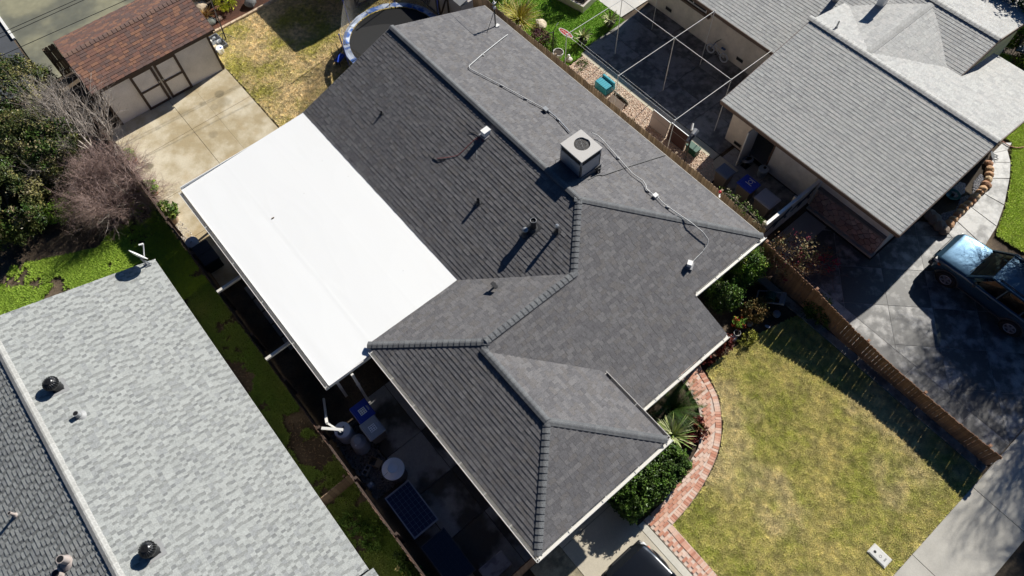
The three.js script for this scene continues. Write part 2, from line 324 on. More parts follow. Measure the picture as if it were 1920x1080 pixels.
  part(house, 'gable', face([[xR - i, 2.42, zB + 0.3], [xL + i, 2.42, zB + 0.3], [xL + i, 2.65, zB + 0.3], [xr, yr - 0.12, zB + 0.3], [xR - i, 2.65, zB + 0.3]], 0.1), wall);
  part(house, 'bargeboard', [bar(V3(xr, yr - 0.1, zB - 0.012), V3(xR, e - 0.1, zB - 0.012), 0.03, 0.15), bar(V3(xr, yr - 0.1, zB - 0.012), V3(xL, HY.left(xL) - 0.1, zB - 0.012), 0.03, 0.15)], trim);
  part(house, 'soffit', plan([[xR, zB], [xR, zF], [xP, zF], [xP, zF - 0.6], [xr, zF - 0.6], [gL + 0.6, zL + 0.5], [xL, zL], [xL, zB]], 2.42, 2.45), trim);
  part(house, 'soffit', plan(rect(gL, zL + 0.05, gR, zG), 2.42, 2.452), trim);
  const gd = part(house, 'garage_door', box(3.6, 2.1, 0.05, 4.4, 1.06, zG - i + 0.04), M.whitePaint);
  for (let r = 0; r < 4; r++) for (let c = 0; c < 4; c++) part(gd, 'panel', rbox(0.78, 0.42, 0.02, 0.008, 4.4 + (c - 1.5) * 0.88, 0.3 + r * 0.51, zG - i + 0.072), M.whitePaint);
  // porch post and front door under the front overhang
  part(house, 'post', [box(0.12, 1.95, 0.12, 11.3, 0.98, zP - 0.25)], trim); part(house, 'post', [box(0.12, 1.95, 0.12, 8.9, 0.98, zP - 0.25)], trim);
  const fd = part(house, 'door', box(0.95, 2.03, 0.05, 8.3, 1.05, -4.57), std([0.2, 0.05, 0.03], 0.5)); part(fd, 'handle', rbox(0.03, 0.16, 0.05, 0.01, 8.66, 1.02, -4.53), M.galv);
  for (const [x, wd] of [[10.1, 1.3], [12.9, 1.5]]) { const z = x > 11 ? zF - i + 0.02 : -4.58, wn = part(house, 'window', box(wd, 1.1, 0.05, x, 1.45, z), std([0.03, 0.035, 0.04], 0.08)); part(wn, 'frame', [box(wd + 0.14, 0.07, 0.08, x, 2.03, z), box(wd + 0.14, 0.07, 0.08, x, 0.87, z), box(0.07, 1.1, 0.08, x - wd / 2 - 0.03, 1.45, z), box(0.07, 1.1, 0.08, x + wd / 2 + 0.03, 1.45, z), box(0.04, 1.1, 0.07, x, 1.45, z)], M.whitePaint); }
}
// ---------------------------------------------------------------- patio cover and what stands on the roof
function hit(px, py, yAt) { const y0 = yAt(0, 0), bx = yAt(1, 0) - y0, bz = yAt(0, 1) - y0, d = ray(px, py), t = (y0 - EYE) / (d.y - bx * d.x - bz * d.z); return d.multiplyScalar(t).add(camera.position); }
{
  const cover = thing('patio_cover', 'large flat white patio cover attached to the dark-roofed house', 'patio cover');
  const yAt = (x, z) => 2.41 + 0.036 * (x - 0.3);
  const bump = (x, z) => 0.0025 * (fbm(x * 1.3 + 40, z * 0.35 + 40, 997, 61, 3) - 0.5) + 0.0014 * Math.pow(1 - Math.abs(2 * fbm(x * 1.1 + 9, z * 0.25 + 70, 997, 66, 3) - 1), 12) + 0.0015 * Math.exp(-Math.pow((x - 2.15) / 0.02, 2)) + 0.0015 * Math.exp(-Math.pow((x - 4.05) / 0.02, 2));
  const sheet = (x0, x1, z0, z1) => { const g = new THREE.PlaneGeometry(x1 - x0, z1 - z0, Math.round((x1 - x0) / 0.05), Math.round((z1 - z0) / 0.09)).rotateX(-Math.PI / 2).translate((x0 + x1) / 2, 0, (z0 + z1) / 2), p = g.attributes.position; for (let i = 0; i < p.count; i++) p.setY(i, yAt(p.getX(i)) + bump(p.getX(i), p.getZ(i))); g.computeVertexNormals(); return g; };
  const tpo = std([0.82, 0.82, 0.815], 0.55, { map: texture(512, 5.5, (u, v) => { const a = fbm(u * 5, v * 5, 5, 71, 5), s = step(0.80, 0.9, vnoise(u * 90, v * 90, 90, 73)) * step(0.6, 0.8, vnoise(u * 9, v * 9, 9, 74)); return 0.96 + 0.08 * (a - 0.5) - 0.12 * s; }) });
  part(cover, 'membrane', [sheet(0.27, 2.0, -20.74, -10.45), sheet(2.0, 5.78, -20.76, -10.74)], tpo, 'bright white membrane with faint seams and wrinkles');
  const wood = std([0.62, 0.6, 0.56], 0.6);
  part(cover, 'deck', plan([[0.28, -20.73], [5.76, -20.75], [5.76, -10.75], [1.99, -10.75], [1.99, -10.46], [0.28, -10.46]], 2.3, 2.395), wood);
  part(cover, 'fascia', [box(0.03, 0.16, 10.27, 0.262, 2.345, -15.595), box(1.74, 0.16, 0.03, 1.13, 2.36, -10.437), box(5.5, 0.18, 0.03, 3.02, 2.43, -20.755)], M.whitePaint);
  gutter(cover, V3(0.245, 2.38, -20.7), V3(0.245, 2.38, -10.42), V3(-1, 0, 0), gutterMats, 2.2);
  for (const z of [-20.4, -17.3, -14.1, -10.9]) part(cover, 'post', box(0.1, 2.3, 0.1, 0.55, 1.15, z), M.whitePaint);
  part(cover, 'beam', box(0.1, 0.18, 10, 0.55, 2.2, -15.6), M.whitePaint);
  const ds = part(cover, 'downspout', [bar(V3(1.05, 2.3, -10.34), V3(1.05, 0.25, -10.34), 0.09, 0.065), bar(V3(1.05, 0.27, -10.36), V3(1.05, 0.06, -10.1), 0.09, 0.065)], gutterMats.out); part(ds, 'strap', [box(0.12, 0.03, 0.09, 1.05, 1.4, -10.34)], gutterMats.out);
  // braces from the cover's posts across to the side fence
  for (const [z, y] of [[-16.3, 1.86], [-12.9, 1.86]]) single('brace_beam', z < -14 ? 'white timber brace from patio cover to side fence, beside the black storage box' : 'white timber brace from patio cover to side fence, nearer the garage', 'beam', bar(V3(-0.86, y, z), V3(0.5, y + 0.05, z), 0.1, 0.09), std([0.6, 0.57, 0.52], 0.7), 'braces under the patio cover');
  // small litter lying on the membrane
  const leaf = (px, py, s, label) => single('dead_leaf', label, 'leaf', new THREE.SphereGeometry(s, 6, 4).scale(1, 0.15, 0.4).rotateY(px).translate(...hit(px, py, yAt).add(V3(0, 0.016, 0)).toArray()), std([0.12, 0.08, 0.05], 0.9));
  for (const [a, b] of [[604, 302], [653, 331], [570, 363], [756, 508]]) tag(leaf(a, b, 0.015, 'tiny dark speck of litter on the white patio cover'), 'tiny dark speck of litter on the white patio cover', 'leaf', 'specks of litter on the patio cover');
  leaf(512, 409, 0.07, 'single curled brown leaf lying alone on the white patio cover');
}
const pipeWhite = std([0.5, 0.5, 0.49], 0.4), galvPipe = std([0.4, 0.41, 0.42], 0.35, { metalness: 0.7 });
{ // rooftop air conditioner
  const x0 = 11.1, x1 = 12.06, z0 = -11.55, z1 = -10.47, yb = 3.94, yt = 4.81, cx = (x0 + x1) / 2, cz = (z0 + z1) / 2;
  const ac = thing('air_conditioner', 'boxy beige rooftop air conditioner with round fan grille on the charcoal roof', 'air conditioner', [cx, yb, cz]);
  const w = x1 - x0, d = z1 - z0, h = yt - yb, beige = std([0.50, 0.475, 0.45], 0.45), side = std([0.36, 0.355, 0.36], 0.45), slat = std([0.028, 0.024, 0.022], 0.6);
  part(ac, 'cabinet', [rbox(w - 0.03, h - 0.27, d - 0.03, 0.01, 0, (h - 0.27) / 2, 0), box(0.05, h, 0.05, -w / 2 + 0.04, h / 2, -d / 2 + 0.04), box(0.05, h, 0.05, w / 2 - 0.04, h / 2, -d / 2 + 0.04), box(0.05, h, 0.05, -w / 2 + 0.04, h / 2, d / 2 - 0.04), box(0.05, h, 0.05, w / 2 - 0.04, h / 2, d / 2 - 0.04)], side);
  for (const [a, b, c] of [[0.012, 0.5, -0.24], [0.012, 0.32, 0.3]]) part(ac, 'service_panel', rbox(a, 0.5, b, 0.004, -w / 2 + 0.012, 0.32, c), side);
  const co = part(ac, 'coil', [box(w - 0.06, 0.24, d - 0.06, 0, h - 0.15, 0)], slat);
  for (let i = 0; i < 7; i++) { const y = h - 0.26 + i * 0.034; part(co, 'louver', [box(w - 0.02, 0.008, 0.02, 0, y, -d / 2 + 0.03), box(w - 0.02, 0.008, 0.02, 0, y, d / 2 - 0.03), box(0.02, 0.008, d - 0.02, -w / 2 + 0.03, y, 0), box(0.02, 0.008, d - 0.02, w / 2 - 0.03, y, 0)], std([0.07, 0.06, 0.055], 0.6)); }
  const f = P(1091, 270, yt), fx = f.x - cx, fz = f.z - cz, sh = new THREE.Shape([[-w / 2, -d / 2], [w / 2, -d / 2], [w / 2, d / 2], [-w / 2, d / 2]].map(([a, b]) => new THREE.Vector2(a, b)));
  sh.holes.push(new THREE.Path().absarc(fx, -fz, 0.29, 0, 7, true));
  part(ac, 'top_panel', new THREE.ExtrudeGeometry(sh, { depth: 0.03, bevelSize: 0.008, bevelThickness: 0.008, bevelSegments: 1, curveSegments: 40 }).rotateX(-Math.PI / 2).translate(0, h - 0.03, 0), beige);
  part(ac, 'fan_well', [cyl(0.29, 0.29, 0.22, 32, fx, h - 0.12, fz, true), cyl(0.29, 0.29, 0.005, 32, fx, h - 0.24, fz)], M.black);
  const fan = part(ac, 'fan', cyl(0.06, 0.06, 0.06, 16, fx, h - 0.08, fz), std([0.25, 0.25, 0.26], 0.35, { metalness: 0.7 }));
  for (let i = 0; i < 3; i++) { const g = new THREE.PlaneGeometry(0.2, 0.13, 4, 2).rotateX(-Math.PI / 2 - 0.35).translate(0.16, 0, 0).rotateY(i * Math.PI * 2 / 3 + 0.7); part(fan, 'blade', g.translate(fx, h - 0.1, fz), std([0.62, 0.62, 0.63], 0.4)); }
  const rings = []; for (const r of [0.18]) rings.push(new THREE.TorusGeometry(r, 0.002, 5, 40).rotateX(Math.PI / 2).translate(fx, h + 0.012, fz)); for (let i = 0; i < 4; i++) { const a = i * Math.PI / 2 + 0.4; rings.push(rod(V3(fx, h + 0.012, fz), V3(fx + Math.cos(a) * 0.29, h + 0.012, fz + Math.sin(a) * 0.29), 0.002, 0.002, 5)); }
  part(ac, 'fan_guard', rings, M.zinc);
  part(ac, 'curb', [plan([[-w / 2 - 0.03, -d / 2 - 0.03], [w / 2 + 0.03, -d / 2 - 0.03], [w / 2 + 0.03, d / 2 + 0.03], [-w / 2 - 0.03, d / 2 + 0.03]], -0.42, 0.0)], std([0.12, 0.12, 0.13], 0.7));
  part(ac, 'valve_set', [rod(V3(w / 2 - 0.2, 0.06, d / 2 + 0.06), V3(w / 2 - 0.2, -0.25, d / 2 + 0.08), 0.03), rod(V3(w / 2 - 0.1, 0.02, d / 2 + 0.05), V3(w / 2 - 0.08, -0.3, d / 2 + 0.1), 0.025), rod(V3(w / 2 - 0.3, 0.0, d / 2 + 0.07), V3(w / 2 - 0.05, -0.1, d / 2 + 0.1), 0.02)], M.black);
  part(ac, 'loose_wire', tube([V3(-w / 2 - 0.01, 0.2, -d / 2 + 0.1), V3(-w / 2 - 0.2, 0.16, -d / 2 + 0.02), V3(-w / 2 - 0.26, 0.06, -d / 2 + 0.12), V3(-w / 2 - 0.02, 0.04, -d / 2 + 0.14)], 0.007), M.black);
}
// conduits across the roof
const RSl = (a, b) => hit(a, b, HY.right), FSl = (a, b) => hit(a, b, HY.front), LSl = (a, b) => hit(a, b, HY.left), BSl = (a, b) => hit(a, b, HY.back);
const lift = (v, k = 0.07) => v.clone().add(V3(0, k, 0));
function conduit(pts, label, r = 0.017, mat = pipeWhite) {
  const o = thing('roof_conduit', label, 'pipe');
  const c = new THREE.CatmullRomCurve3(pts, false, 'catmullrom', 0.05);
  part(o, 'pipe', new THREE.TubeGeometry(c, pts.length * 14, r, 8), mat);
  return o;
}
function clampAt(o, v, dir) { part(o, 'support_block', [box(0.07, 0.05, 0.14, v.x, v.y - 0.045, v.z, dir), box(0.05, 0.012, 0.05, v.x, v.y + 0.014, v.z, dir)], std([0.35, 0.35, 0.35], 0.6)); }
function roofBox(name, label, v, mat, s = [0.16, 0.11, 0.14], turn = 0) { const o = thing(name, label, 'junction box', v, turn); part(o, 'box', rbox(s[0], s[1], s[2], 0.012, 0, s[1] / 2 + 0.03, 0), mat); part(o, 'lid', rbox(s[0] + 0.015, 0.014, s[2] + 0.015, 0.005, 0, s[1] + 0.035, 0), mat); part(o, 'flashing', box(s[0] + 0.12, 0.05, s[2] + 0.12, 0, 0.0, 0), std([0.2, 0.2, 0.21], 0.6)); return o; }
{
  const a = conduit([[952, 67], [940, 76], [905, 104], [880, 126], [880, 130], [886, 134], [940, 162], [1000, 195], [1023, 207]].map((q) => lift(RSl(...q))), 'thin white conduit bent across the sunny slope between antenna mast and air conditioner');
  for (const q of [[905, 104], [940, 162], [985, 187]]) clampAt(a, lift(RSl(...q)), 0.6);
  const a2 = conduit([[1024, 208], [1040, 220], [1052, 232], [1068, 250]].map((q) => lift(RSl(...q))), 'pair of grey pipes running from grey junction box into the air conditioner', 0.024, galvPipe); clampAt(a2, lift(RSl(1046, 226)), 0.6);
  const b = conduit([...[[1108, 262], [1120, 259], [1132, 268], [1160, 300], [1185, 328], [1205, 342], [1210, 350], [1212, 358], [1222, 366]].map((q, i) => lift(RSl(...q), i < 2 ? 0.4 - i * 0.25 : 0.09)), ...[[1232, 372], [1242, 383], [1268, 402], [1295, 420]].map((q) => lift(RSl(...q), 0.09)), ...[[1316, 440], [1327, 453], [1325, 462], [1318, 471]].map((q, i) => lift(FSl(...q), 0.16 - i * 0.045))], 'long white conduit from air conditioner over the hip to the front slope');
  for (const q of [[1158, 298], [1214, 359], [1251, 390]]) clampAt(b, lift(RSl(...q), 0.08), 0.7);
  conduit([[1317, 473], [1308, 482], [1296, 494]].map((q) => lift(FSl(...q), 0.05)), 'short white conduit stub entering the white box on the front slope', 0.014);
  conduit([[1103, 338], [1118, 330], [1124, 329], [1130, 330], [1180, 313], [1247, 292]].map((q) => lift(RSl(...q), 0.03)), 'thin black drain line from air conditioner down to the side gutter', 0.016, M.black);
  roofBox('junction_box', 'white plastic junction box midway along the long conduit', RSl(1228, 370), M.whitePaint);
  roofBox('junction_box', 'white junction box at the foot of the front slope conduit', FSl(1292, 498), M.whitePaint, [0.18, 0.16, 0.16], 0.5);
  roofBox('junction_box', 'grey metal junction box joining the white and grey pipes', RSl(1023, 209), M.zinc, [0.14, 0.12, 0.2]);
  const wb = roofBox('junction_box', 'white roof box with loose red and black wires beside the main ridge', LSl(911, 252), M.whitePaint, [0.3, 0.2, 0.22], 0.05);
  const o = LSl(911, 252), rel = (q, k = 0.02) => lift(LSl(...q), k).sub(o).applyAxisAngle(V3(0, 1, 0), -0.05), red = std([0.3, 0.03, 0.03], 0.5);
  part(wb, 'red_wire', tube([[906, 254], [893, 260], [880, 272], [870, 282], [858, 292], [840, 296], [820, 298]].map((q) => rel(q, 0.03)), 0.008), red);
  part(wb, 'red_wire', tube([[904, 256], [898, 261], [893, 264]].map((q) => rel(q, 0.05)), 0.009), red); part(wb, 'red_wire', tube([[904, 254], [905, 262], [906, 268]].map((q) => rel(q, 0.05)), 0.009), red);
  part(wb, 'black_wire', tube([[900, 256], [893, 251], [885, 249], [879, 250]].map((q) => rel(q, 0.03)), 0.009), M.black);
  part(wb, 'grey_wire', tube([[902, 258], [899, 274], [894, 280], [894, 292], [892, 299]].map((q) => rel(q, 0.02)), 0.006), M.zinc);
  part(wb, 'black_wire', tube([[836, 299], [824, 302], [816, 300], [813, 297], [815, 295]].map((q) => rel(q, 0.03)), 0.012), M.black);
}
function vent(v, h, r, cap, label, mat = M.darkMetal) {
  const o = thing('roof_vent', label, 'roof vent', v);
  part(o, 'pipe', cyl(r, r, h + 0.1, 18, 0, h / 2 - 0.05, 0, true), mat);
  part(o, 'flashing', [cyl(r * 1.15, r * 2.1, 0.12, 18, 0, 0.03, 0, true), box(r * 4.2, 0.012, r * 4.4).rotateZ(0.32).translate(0, 0.015, 0)], std([0.05, 0.05, 0.053], 0.7));
  if (cap === 'dome') part(o, 'cap', new THREE.SphereGeometry(r * 1.55, 20, 10, 0, 7, 0, 1.5).scale(1, 0.6, 1).translate(0, h - 0.02, 0), M.zinc);
  else if (cap === 'ring') { part(o, 'collar', cyl(r * 1.25, r * 1.25, 0.07, 18, 0, h - 0.03, 0), M.zinc); part(o, 'cap', [cyl(r * 0.9, r * 1.3, 0.05, 18, 0, h + 0.03, 0), cyl(r * 0.5, r * 0.5, 0.03, 12, 0, h + 0.06, 0)], M.galv); }
  else if (cap === 'open') part(o, 'bore', cyl(r * 0.86, r * 0.86, 0.01, 18, 0, h - 0.05, 0), M.black);
  return o;
}
vent(LSl(716, 214), 0.14, 0.035, 'open', 'short black stub vent high on the shaded slope near the trampoline');
vent(LSl(897, 381), 0.24, 0.055, 'open', 'slim black pipe vent in the middle of the shaded slope');
{ const o = vent(LSl(1000, 428), 0.48, 0.1, 'open', 'tall wide black flue with open top beside the domed vent'); part(o, 'rim', new THREE.TorusGeometry(0.1, 0.008, 6, 24).rotateX(Math.PI / 2).translate(0, 0.48, 0), M.zinc); }
vent(LSl(985, 440), 0.32, 0.07, 'dome', 'black roof vent with grey domed cap beside the tall flue');
vent(LSl(1044, 436), 0.4, 0.055, 'ring', 'slim black vent with bright ringed metal cap near the hip');
{ const o = thing('roof_vent', 'small black goose-neck exhaust on the slope above the white patio cover', 'roof vent', BSl(928, 537)); part(o, 'hood', [box(0.12, 0.05, 0.26).rotateX(0.1).translate(-0.06, 0.22, 0.05), box(0.07, 0.22, 0.07, 0, 0.1, 0)], M.darkMetal); part(o, 'flashing', box(0.2, 0.02, 0.2).rotateX(-0.32), std([0.06, 0.06, 0.06], 0.7)); }
{ // antenna mast on the back corner
  const b = RSl(929, 50), o = thing('antenna_mast', 'black antenna mast with brace and white clamp at the roof corner by the fence', 'antenna mast', b), t = V3(0, 1.25, 0);
  part(o, 'pole', rod(V3(0, -0.05, 0), t, 0.028), M.black); part(o, 'brace', rod(V3(-0.65, 0.22, 0.25), V3(0, 0.85, 0), 0.012), M.black);
  part(o, 'foot', rbox(0.2, 0.07, 0.16, 0.02, 0.07, 0.02, 0.02), M.whitePaint); part(o, 'clamp', [rbox(0.09, 0.12, 0.09, 0.02, 0, 0.98, 0), rbox(0.12, 0.07, 0.12, 0.02, 0, 1.2, 0)], M.whitePaint);
  part(o, 'cross_arm', rod(V3(-0.16, 1.12, 0.05), V3(0.16, 1.15, -0.05), 0.012), M.zinc);
  part(o, 'cable', tube([t, V3(0.4, 1.5, -0.6), V3(3, 3, -6), V3(8, 6.5, -18)], 0.01, 5), M.whitePaint);
}
// ---------------------------------------------------------------- ground, paving and grass
const inPoly = (p, x, z) => { let c = false; for (let i = 0, j = p.length - 1; i < p.length; j = i++) if ((p[i][1] > z) !== (p[j][1] > z) && x < (p[j][0] - p[i][0]) * (z - p[i][1]) / (p[j][1] - p[i][1]) + p[i][0]) c = !c; return c; };
const bounds = (p) => [Math.min(...p.map((q) => q[0])), Math.max(...p.map((q) => q[0])), Math.min(...p.map((q) => q[1])), Math.max(...p.map((q) => q[1]))];
T.earth = texture(512, 6, (u, v) => { const a = fbm(u * 5, v * 5, 5, 81, 6), b = vnoise(u * 170, v * 170, 170, 83); return scale3(mix3([0.05, 0.034, 0.022], [0.13, 0.095, 0.062], step(0.3, 0.75, a)), 0.7 + 0.6 * b); });
T.concrete = texture(1024, 7, (u, v) => { const a = fbm(u * 4, v * 4, 4, 91, 6), b = fbm(u * 15, v * 15, 15, 92, 4), c = vnoise(u * 330, v * 330, 330, 93); return 0.74 + 0.34 * (a - 0.5) + 0.18 * (b - 0.5) + 0.10 * (c - 0.5); });
T.worn = texture(1024, 6.3, (u, v) => { const a = fbm(u * 5, v * 5, 5, 101, 6), b = fbm(u * 30, v * 30, 30, 103, 4), c = vnoise(u * 300, v * 300, 300, 104); const k = step(0.34, 0.64, a * 0.5 + b * 0.5); return mix3([0.2, 0.195, 0.19], [0.5, 0.49, 0.475], k).map((x) => x * (0.86 + 0.28 * c)); });
T.stamped = texture(1024, 6.7, (u, v) => { const a = fbm(u * 4, v * 4, 4, 141, 6), b = fbm(u * 24, v * 24, 24, 143, 5), c = vnoise(u * 300, v * 300, 300, 144), k = step(0.44, 0.74, a * 0.5 + b * 0.5); return mix3([0.075, 0.073, 0.072], [0.4, 0.39, 0.38], k).map((x) => x * (0.82 + 0.36 * c)); });
T.damp = texture(512, 5.1, (u, v) => { const a = fbm(u * 4, v * 4, 4, 111, 5), c = vnoise(u * 160, v * 160, 160, 114); return mix3([0.075, 0.07, 0.062], [0.34, 0.34, 0.34], step(0.4, 0.6, a)).map((x) => x * (0.88 + 0.24 * c)); });
const base = ground('ground', plan(rect(-300, -300, 300, 300), -0.06), std([1, 1, 1], 0.95, { map: T.earth }), 'bare brown soil under the whole neighbourhood', 'ground');
const conc = (c, map = T.concrete, k = 0.74, r = 0.85) => std(scale3(c, 1 / k), r, { map });
function slabs(name, label, list, y, mat, thick = 0.08, lot = 'slab') {      // a paved surface of slabs with open joints
  const o = new THREE.Group(); o.name = numbered(name); scene.add(o); tag(o, label, 'paving', null, 'structure');
  list.forEach((pts, i) => part(o, lot, plan(pts, y - thick, y + rr(-0.002, 0.002), [i * 1.37, i * 2.11]), Array.isArray(mat) ? mat[i % mat.length] : mat));
  return o;
}
const grid = (xs, zs, gap = 0.012) => { const o = []; for (let i = 0; i + 1 < xs.length; i++) for (let j = 0; j + 1 < zs.length; j++) o.push(rect(xs[i] + gap / 2, zs[j] + gap / 2, xs[i + 1] - gap / 2, zs[j + 1] - gap / 2)); return o; };
// back patio: tan concrete with the oil and pot stains that the photograph shows
{
  const W = 6.2, D = 11, S = (px, py) => { const q = P(px, py, 0); return [q.x, q.z]; };
  const rings = [[S(412, 177), 0.26, 0.5], [S(402, 201), 0.22, 0.25], [S(280, 313), 0.24, 0.75], [S(380, 195), 0.2, 0.3], [S(400, 253), 0.26, 0.3], [S(421, 192), 0.4, 0.25], [S(296, 242), 0.16, 0.22], [S(345, 213), 0.3, 0.18]];
  const n = 1024, tex = texture(n, 1, (u, v) => {
    const x = -1 + u * W, z = -28.2 + v * D, a = fbm(x * 0.9 + 30, z * 0.9 + 60, 999, 121, 6), b = fbm(x * 3 + 30, z * 3 + 60, 999, 123, 5), g = vnoise(u * 500, v * 500, 999, 124);
    let c = mix3([0.37, 0.295, 0.175], [0.58, 0.515, 0.39], step(0.3, 0.7, a * 0.7 + b * 0.3));
    c = mix3(c, [0.40, 0.29, 0.15], 0.5 * step(0.55, 0.75, fbm(x * 0.7 + 80, z * 0.7 + 10, 999, 126, 4)));
    for (const [[sx, sz], r, k] of rings) { const d = Math.hypot(x - sx, z - sz) + 0.12 * (b - 0.5); c = mix3(c, [0.10, 0.085, 0.05], k * (1 - step(r * 0.55, r, d))); }
    return scale3(c, 0.88 + 0.24 * g);
  });
  tex.repeat.set(1 / W, 1 / D); tex.offset.set(1 / W, 28.2 / D);
  const m = std([1, 1, 1], 0.85, { map: tex }), o = new THREE.Group(); o.name = 'back_patio'; scene.add(o); tag(o, 'tan stained concrete patio between the brown shed and the white patio cover', 'paving', null, 'structure');
  const xs = [-0.72, 2.2, 5.14], zs = [-28.05, -25.7, -23.0, -20.55, -17.6];
  for (let i = 0; i < 2; i++) for (let j = 0; j < 4; j++) {
    if (i === 1 && j < 2) { const xm = 3.35 + 0.06; part(o, 'slab', plan(rect(xs[i] + 0.008, zs[j] + 0.008, xm - 0.003, zs[j + 1] - 0.008), -0.06, 0.03), m); part(o, 'slab', plan(rect(xm + 0.003, zs[j] + 0.008, xs[i + 1] - 0.008, zs[j + 1] - 0.008), -0.06, 0.03), m); } else part(o, 'slab', plan(rect(xs[i] + 0.008, zs[j] + 0.008, xs[i + 1] - 0.008, zs[j + 1] - 0.008), -0.06, 0.03), m);
  }
}
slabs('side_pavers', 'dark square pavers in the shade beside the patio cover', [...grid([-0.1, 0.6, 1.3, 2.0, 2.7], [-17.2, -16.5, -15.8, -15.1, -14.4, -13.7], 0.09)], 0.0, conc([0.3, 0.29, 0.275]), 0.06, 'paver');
slabs('garage_side_path', 'damp grey concrete beside the garage where bins and solar panels stand', [...grid([0.36, 1.82, 2.9], [-10.35, -8.12, -6.4, -4.62, -2.35], 0.022), rect(-0.5, -6.9, 0.34, -2.3)], 0.01, std([1, 1, 1], 0.8, { map: T.damp }));
slabs('driveway', 'pale beige concrete driveway in front of the garage', [rect(2.97, -2.09, 5.3, 6.2), rect(2.97, -2.9, 5.3, -2.105)], 0.03, conc([0.50, 0.45, 0.36]));
slabs('driveway_border', 'narrow pale concrete strip between driveway and brick path', [rect(5.315, -1.05, 5.55, 2.0), rect(5.315, 2.015, 5.55, 5.0)], 0.035, conc([0.56, 0.53, 0.46]));
slabs('driveway_side_strip', 'old stained concrete strip beside the driveway and gate', [rect(1.8, -2.3, 2.955, 5)], 0.02, conc([0.33, 0.29, 0.2], T.worn, 0.42));
slabs('sidewalk', 'grey public sidewalk along the front lawn', grid([1.5, 4.75, 8.0, 11.24, 14.48, 17.7, 21, 24.2], [5.07, 7.06], 0.02), 0.035, conc([0.42, 0.40, 0.36]));
ground('parking_strip', plan(rect(-20, 7.07, 60, 8.4), 0.0), std([0.5, 0.5, 0.5], 0.95, { map: T.earth }), 'dark leaf-strewn strip between sidewalk and street', 'ground');
ground('street', plan(rect(-60, 8.6, 90, 19), -0.05), conc([0.05, 0.05, 0.052]), 'dark asphalt street beyond the sidewalk', 'road');
// neighbour's driveway of diagonal slabs
{
  const area = [[16.66, -4.4], [19.0, -4.4], [19.0, -2.35], [22.0, -2.35], [22.5, -1.32], [22.35, 0.1], [22.6, 0.35], [22.6, 5.05], [16.66, 5.05]], list = [];
  for (let i = -5; i < 10; i++) for (let j = -5; j < 8; j++) {
    const a0 = 17.2 + 2.25 * i, b0 = 16.42 + 2.25 * j, rot = area.map(([x, z]) => [x + z, x - z]), c = clipRect(rot, a0 + 0.012, a0 + 2.25 - 0.012, b0 + 0.012, b0 + 2.25 - 0.012);
    if (c.length > 2 && areaOf(c) > 0.002) list.push(c.map(([a, b]) => [(a + b) / 2, (a - b) / 2]));
  }
  for (let z = -5.4; z < 5; z += 2.25) list.push(rect(15.6, z + 0.01, 16.64, Math.min(5.05, z + 2.24)));
  slabs('stamped_driveway', 'mottled grey stamped concrete driveway under the blue car', list, 0.012, std([1, 1, 1], 0.5, { map: T.stamped }));
  ground('driveway_joint_bed', plan([[15.6, -5.4], [19.0, -5.4], [19.0, -2.35], [22.0, -2.35], [22.5, -1.32], [22.6, 0.35], [22.6, 5.05], [15.6, 5.05]], 0.004), conc([0.34, 0.33, 0.32]), 'pale mortar in the joints of the stamped driveway', 'paving');
}
// curved walk of the neighbour
{
  const inner = XZ(0, [1772, 432], [1790, 412], [1815, 385], [1838, 360], [1852, 335], [1856, 305], [1860, 288], [1880, 268]), outer = XZ(0, [1822, 486], [1845, 463], [1868, 425], [1882, 385], [1892, 335], [1894, 305], [1888, 282], [1897, 268]);
  const list = []; for (let i = 0; i + 1 < inner.length; i++) { const s = (a, b, t) => [a[0] + (b[0] - a[0]) * t, a[1] + (b[1] - a[1]) * t]; list.push([s(inner[i], inner[i + 1], 0.02), s(inner[i], inner[i + 1], 0.985), s(outer[i], outer[i + 1], 0.985), s(outer[i], outer[i + 1], 0.02)]); }
  slabs('curved_walk', 'curved pale stamped concrete walk beside the stone-edged bed', list, 0.025, std([0.85, 0.85, 0.85], 0.6, { map: T.worn }));
}
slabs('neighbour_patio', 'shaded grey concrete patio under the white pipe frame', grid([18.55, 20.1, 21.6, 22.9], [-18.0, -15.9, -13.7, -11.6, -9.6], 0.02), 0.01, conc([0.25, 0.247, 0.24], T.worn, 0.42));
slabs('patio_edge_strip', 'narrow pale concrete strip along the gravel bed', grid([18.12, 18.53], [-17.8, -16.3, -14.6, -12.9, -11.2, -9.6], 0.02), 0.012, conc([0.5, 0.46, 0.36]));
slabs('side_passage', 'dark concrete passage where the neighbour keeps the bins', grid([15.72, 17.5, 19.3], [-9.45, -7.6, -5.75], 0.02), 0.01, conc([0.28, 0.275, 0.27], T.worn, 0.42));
slabs('back_walk', 'pale concrete walk at the corner of the neighbour lawn', [rect(21.2, -21, 24, -18.3)], 0.01, conc([0.55, 0.53, 0.5]));
slabs('bed_step', 'pale paving slabs at the end of the gravel bed', grid([17.2, 17.85, 18.5], [-9.55, -9.0, -8.5], 0.02), 0.03, conc([0.52, 0.48, 0.36]));
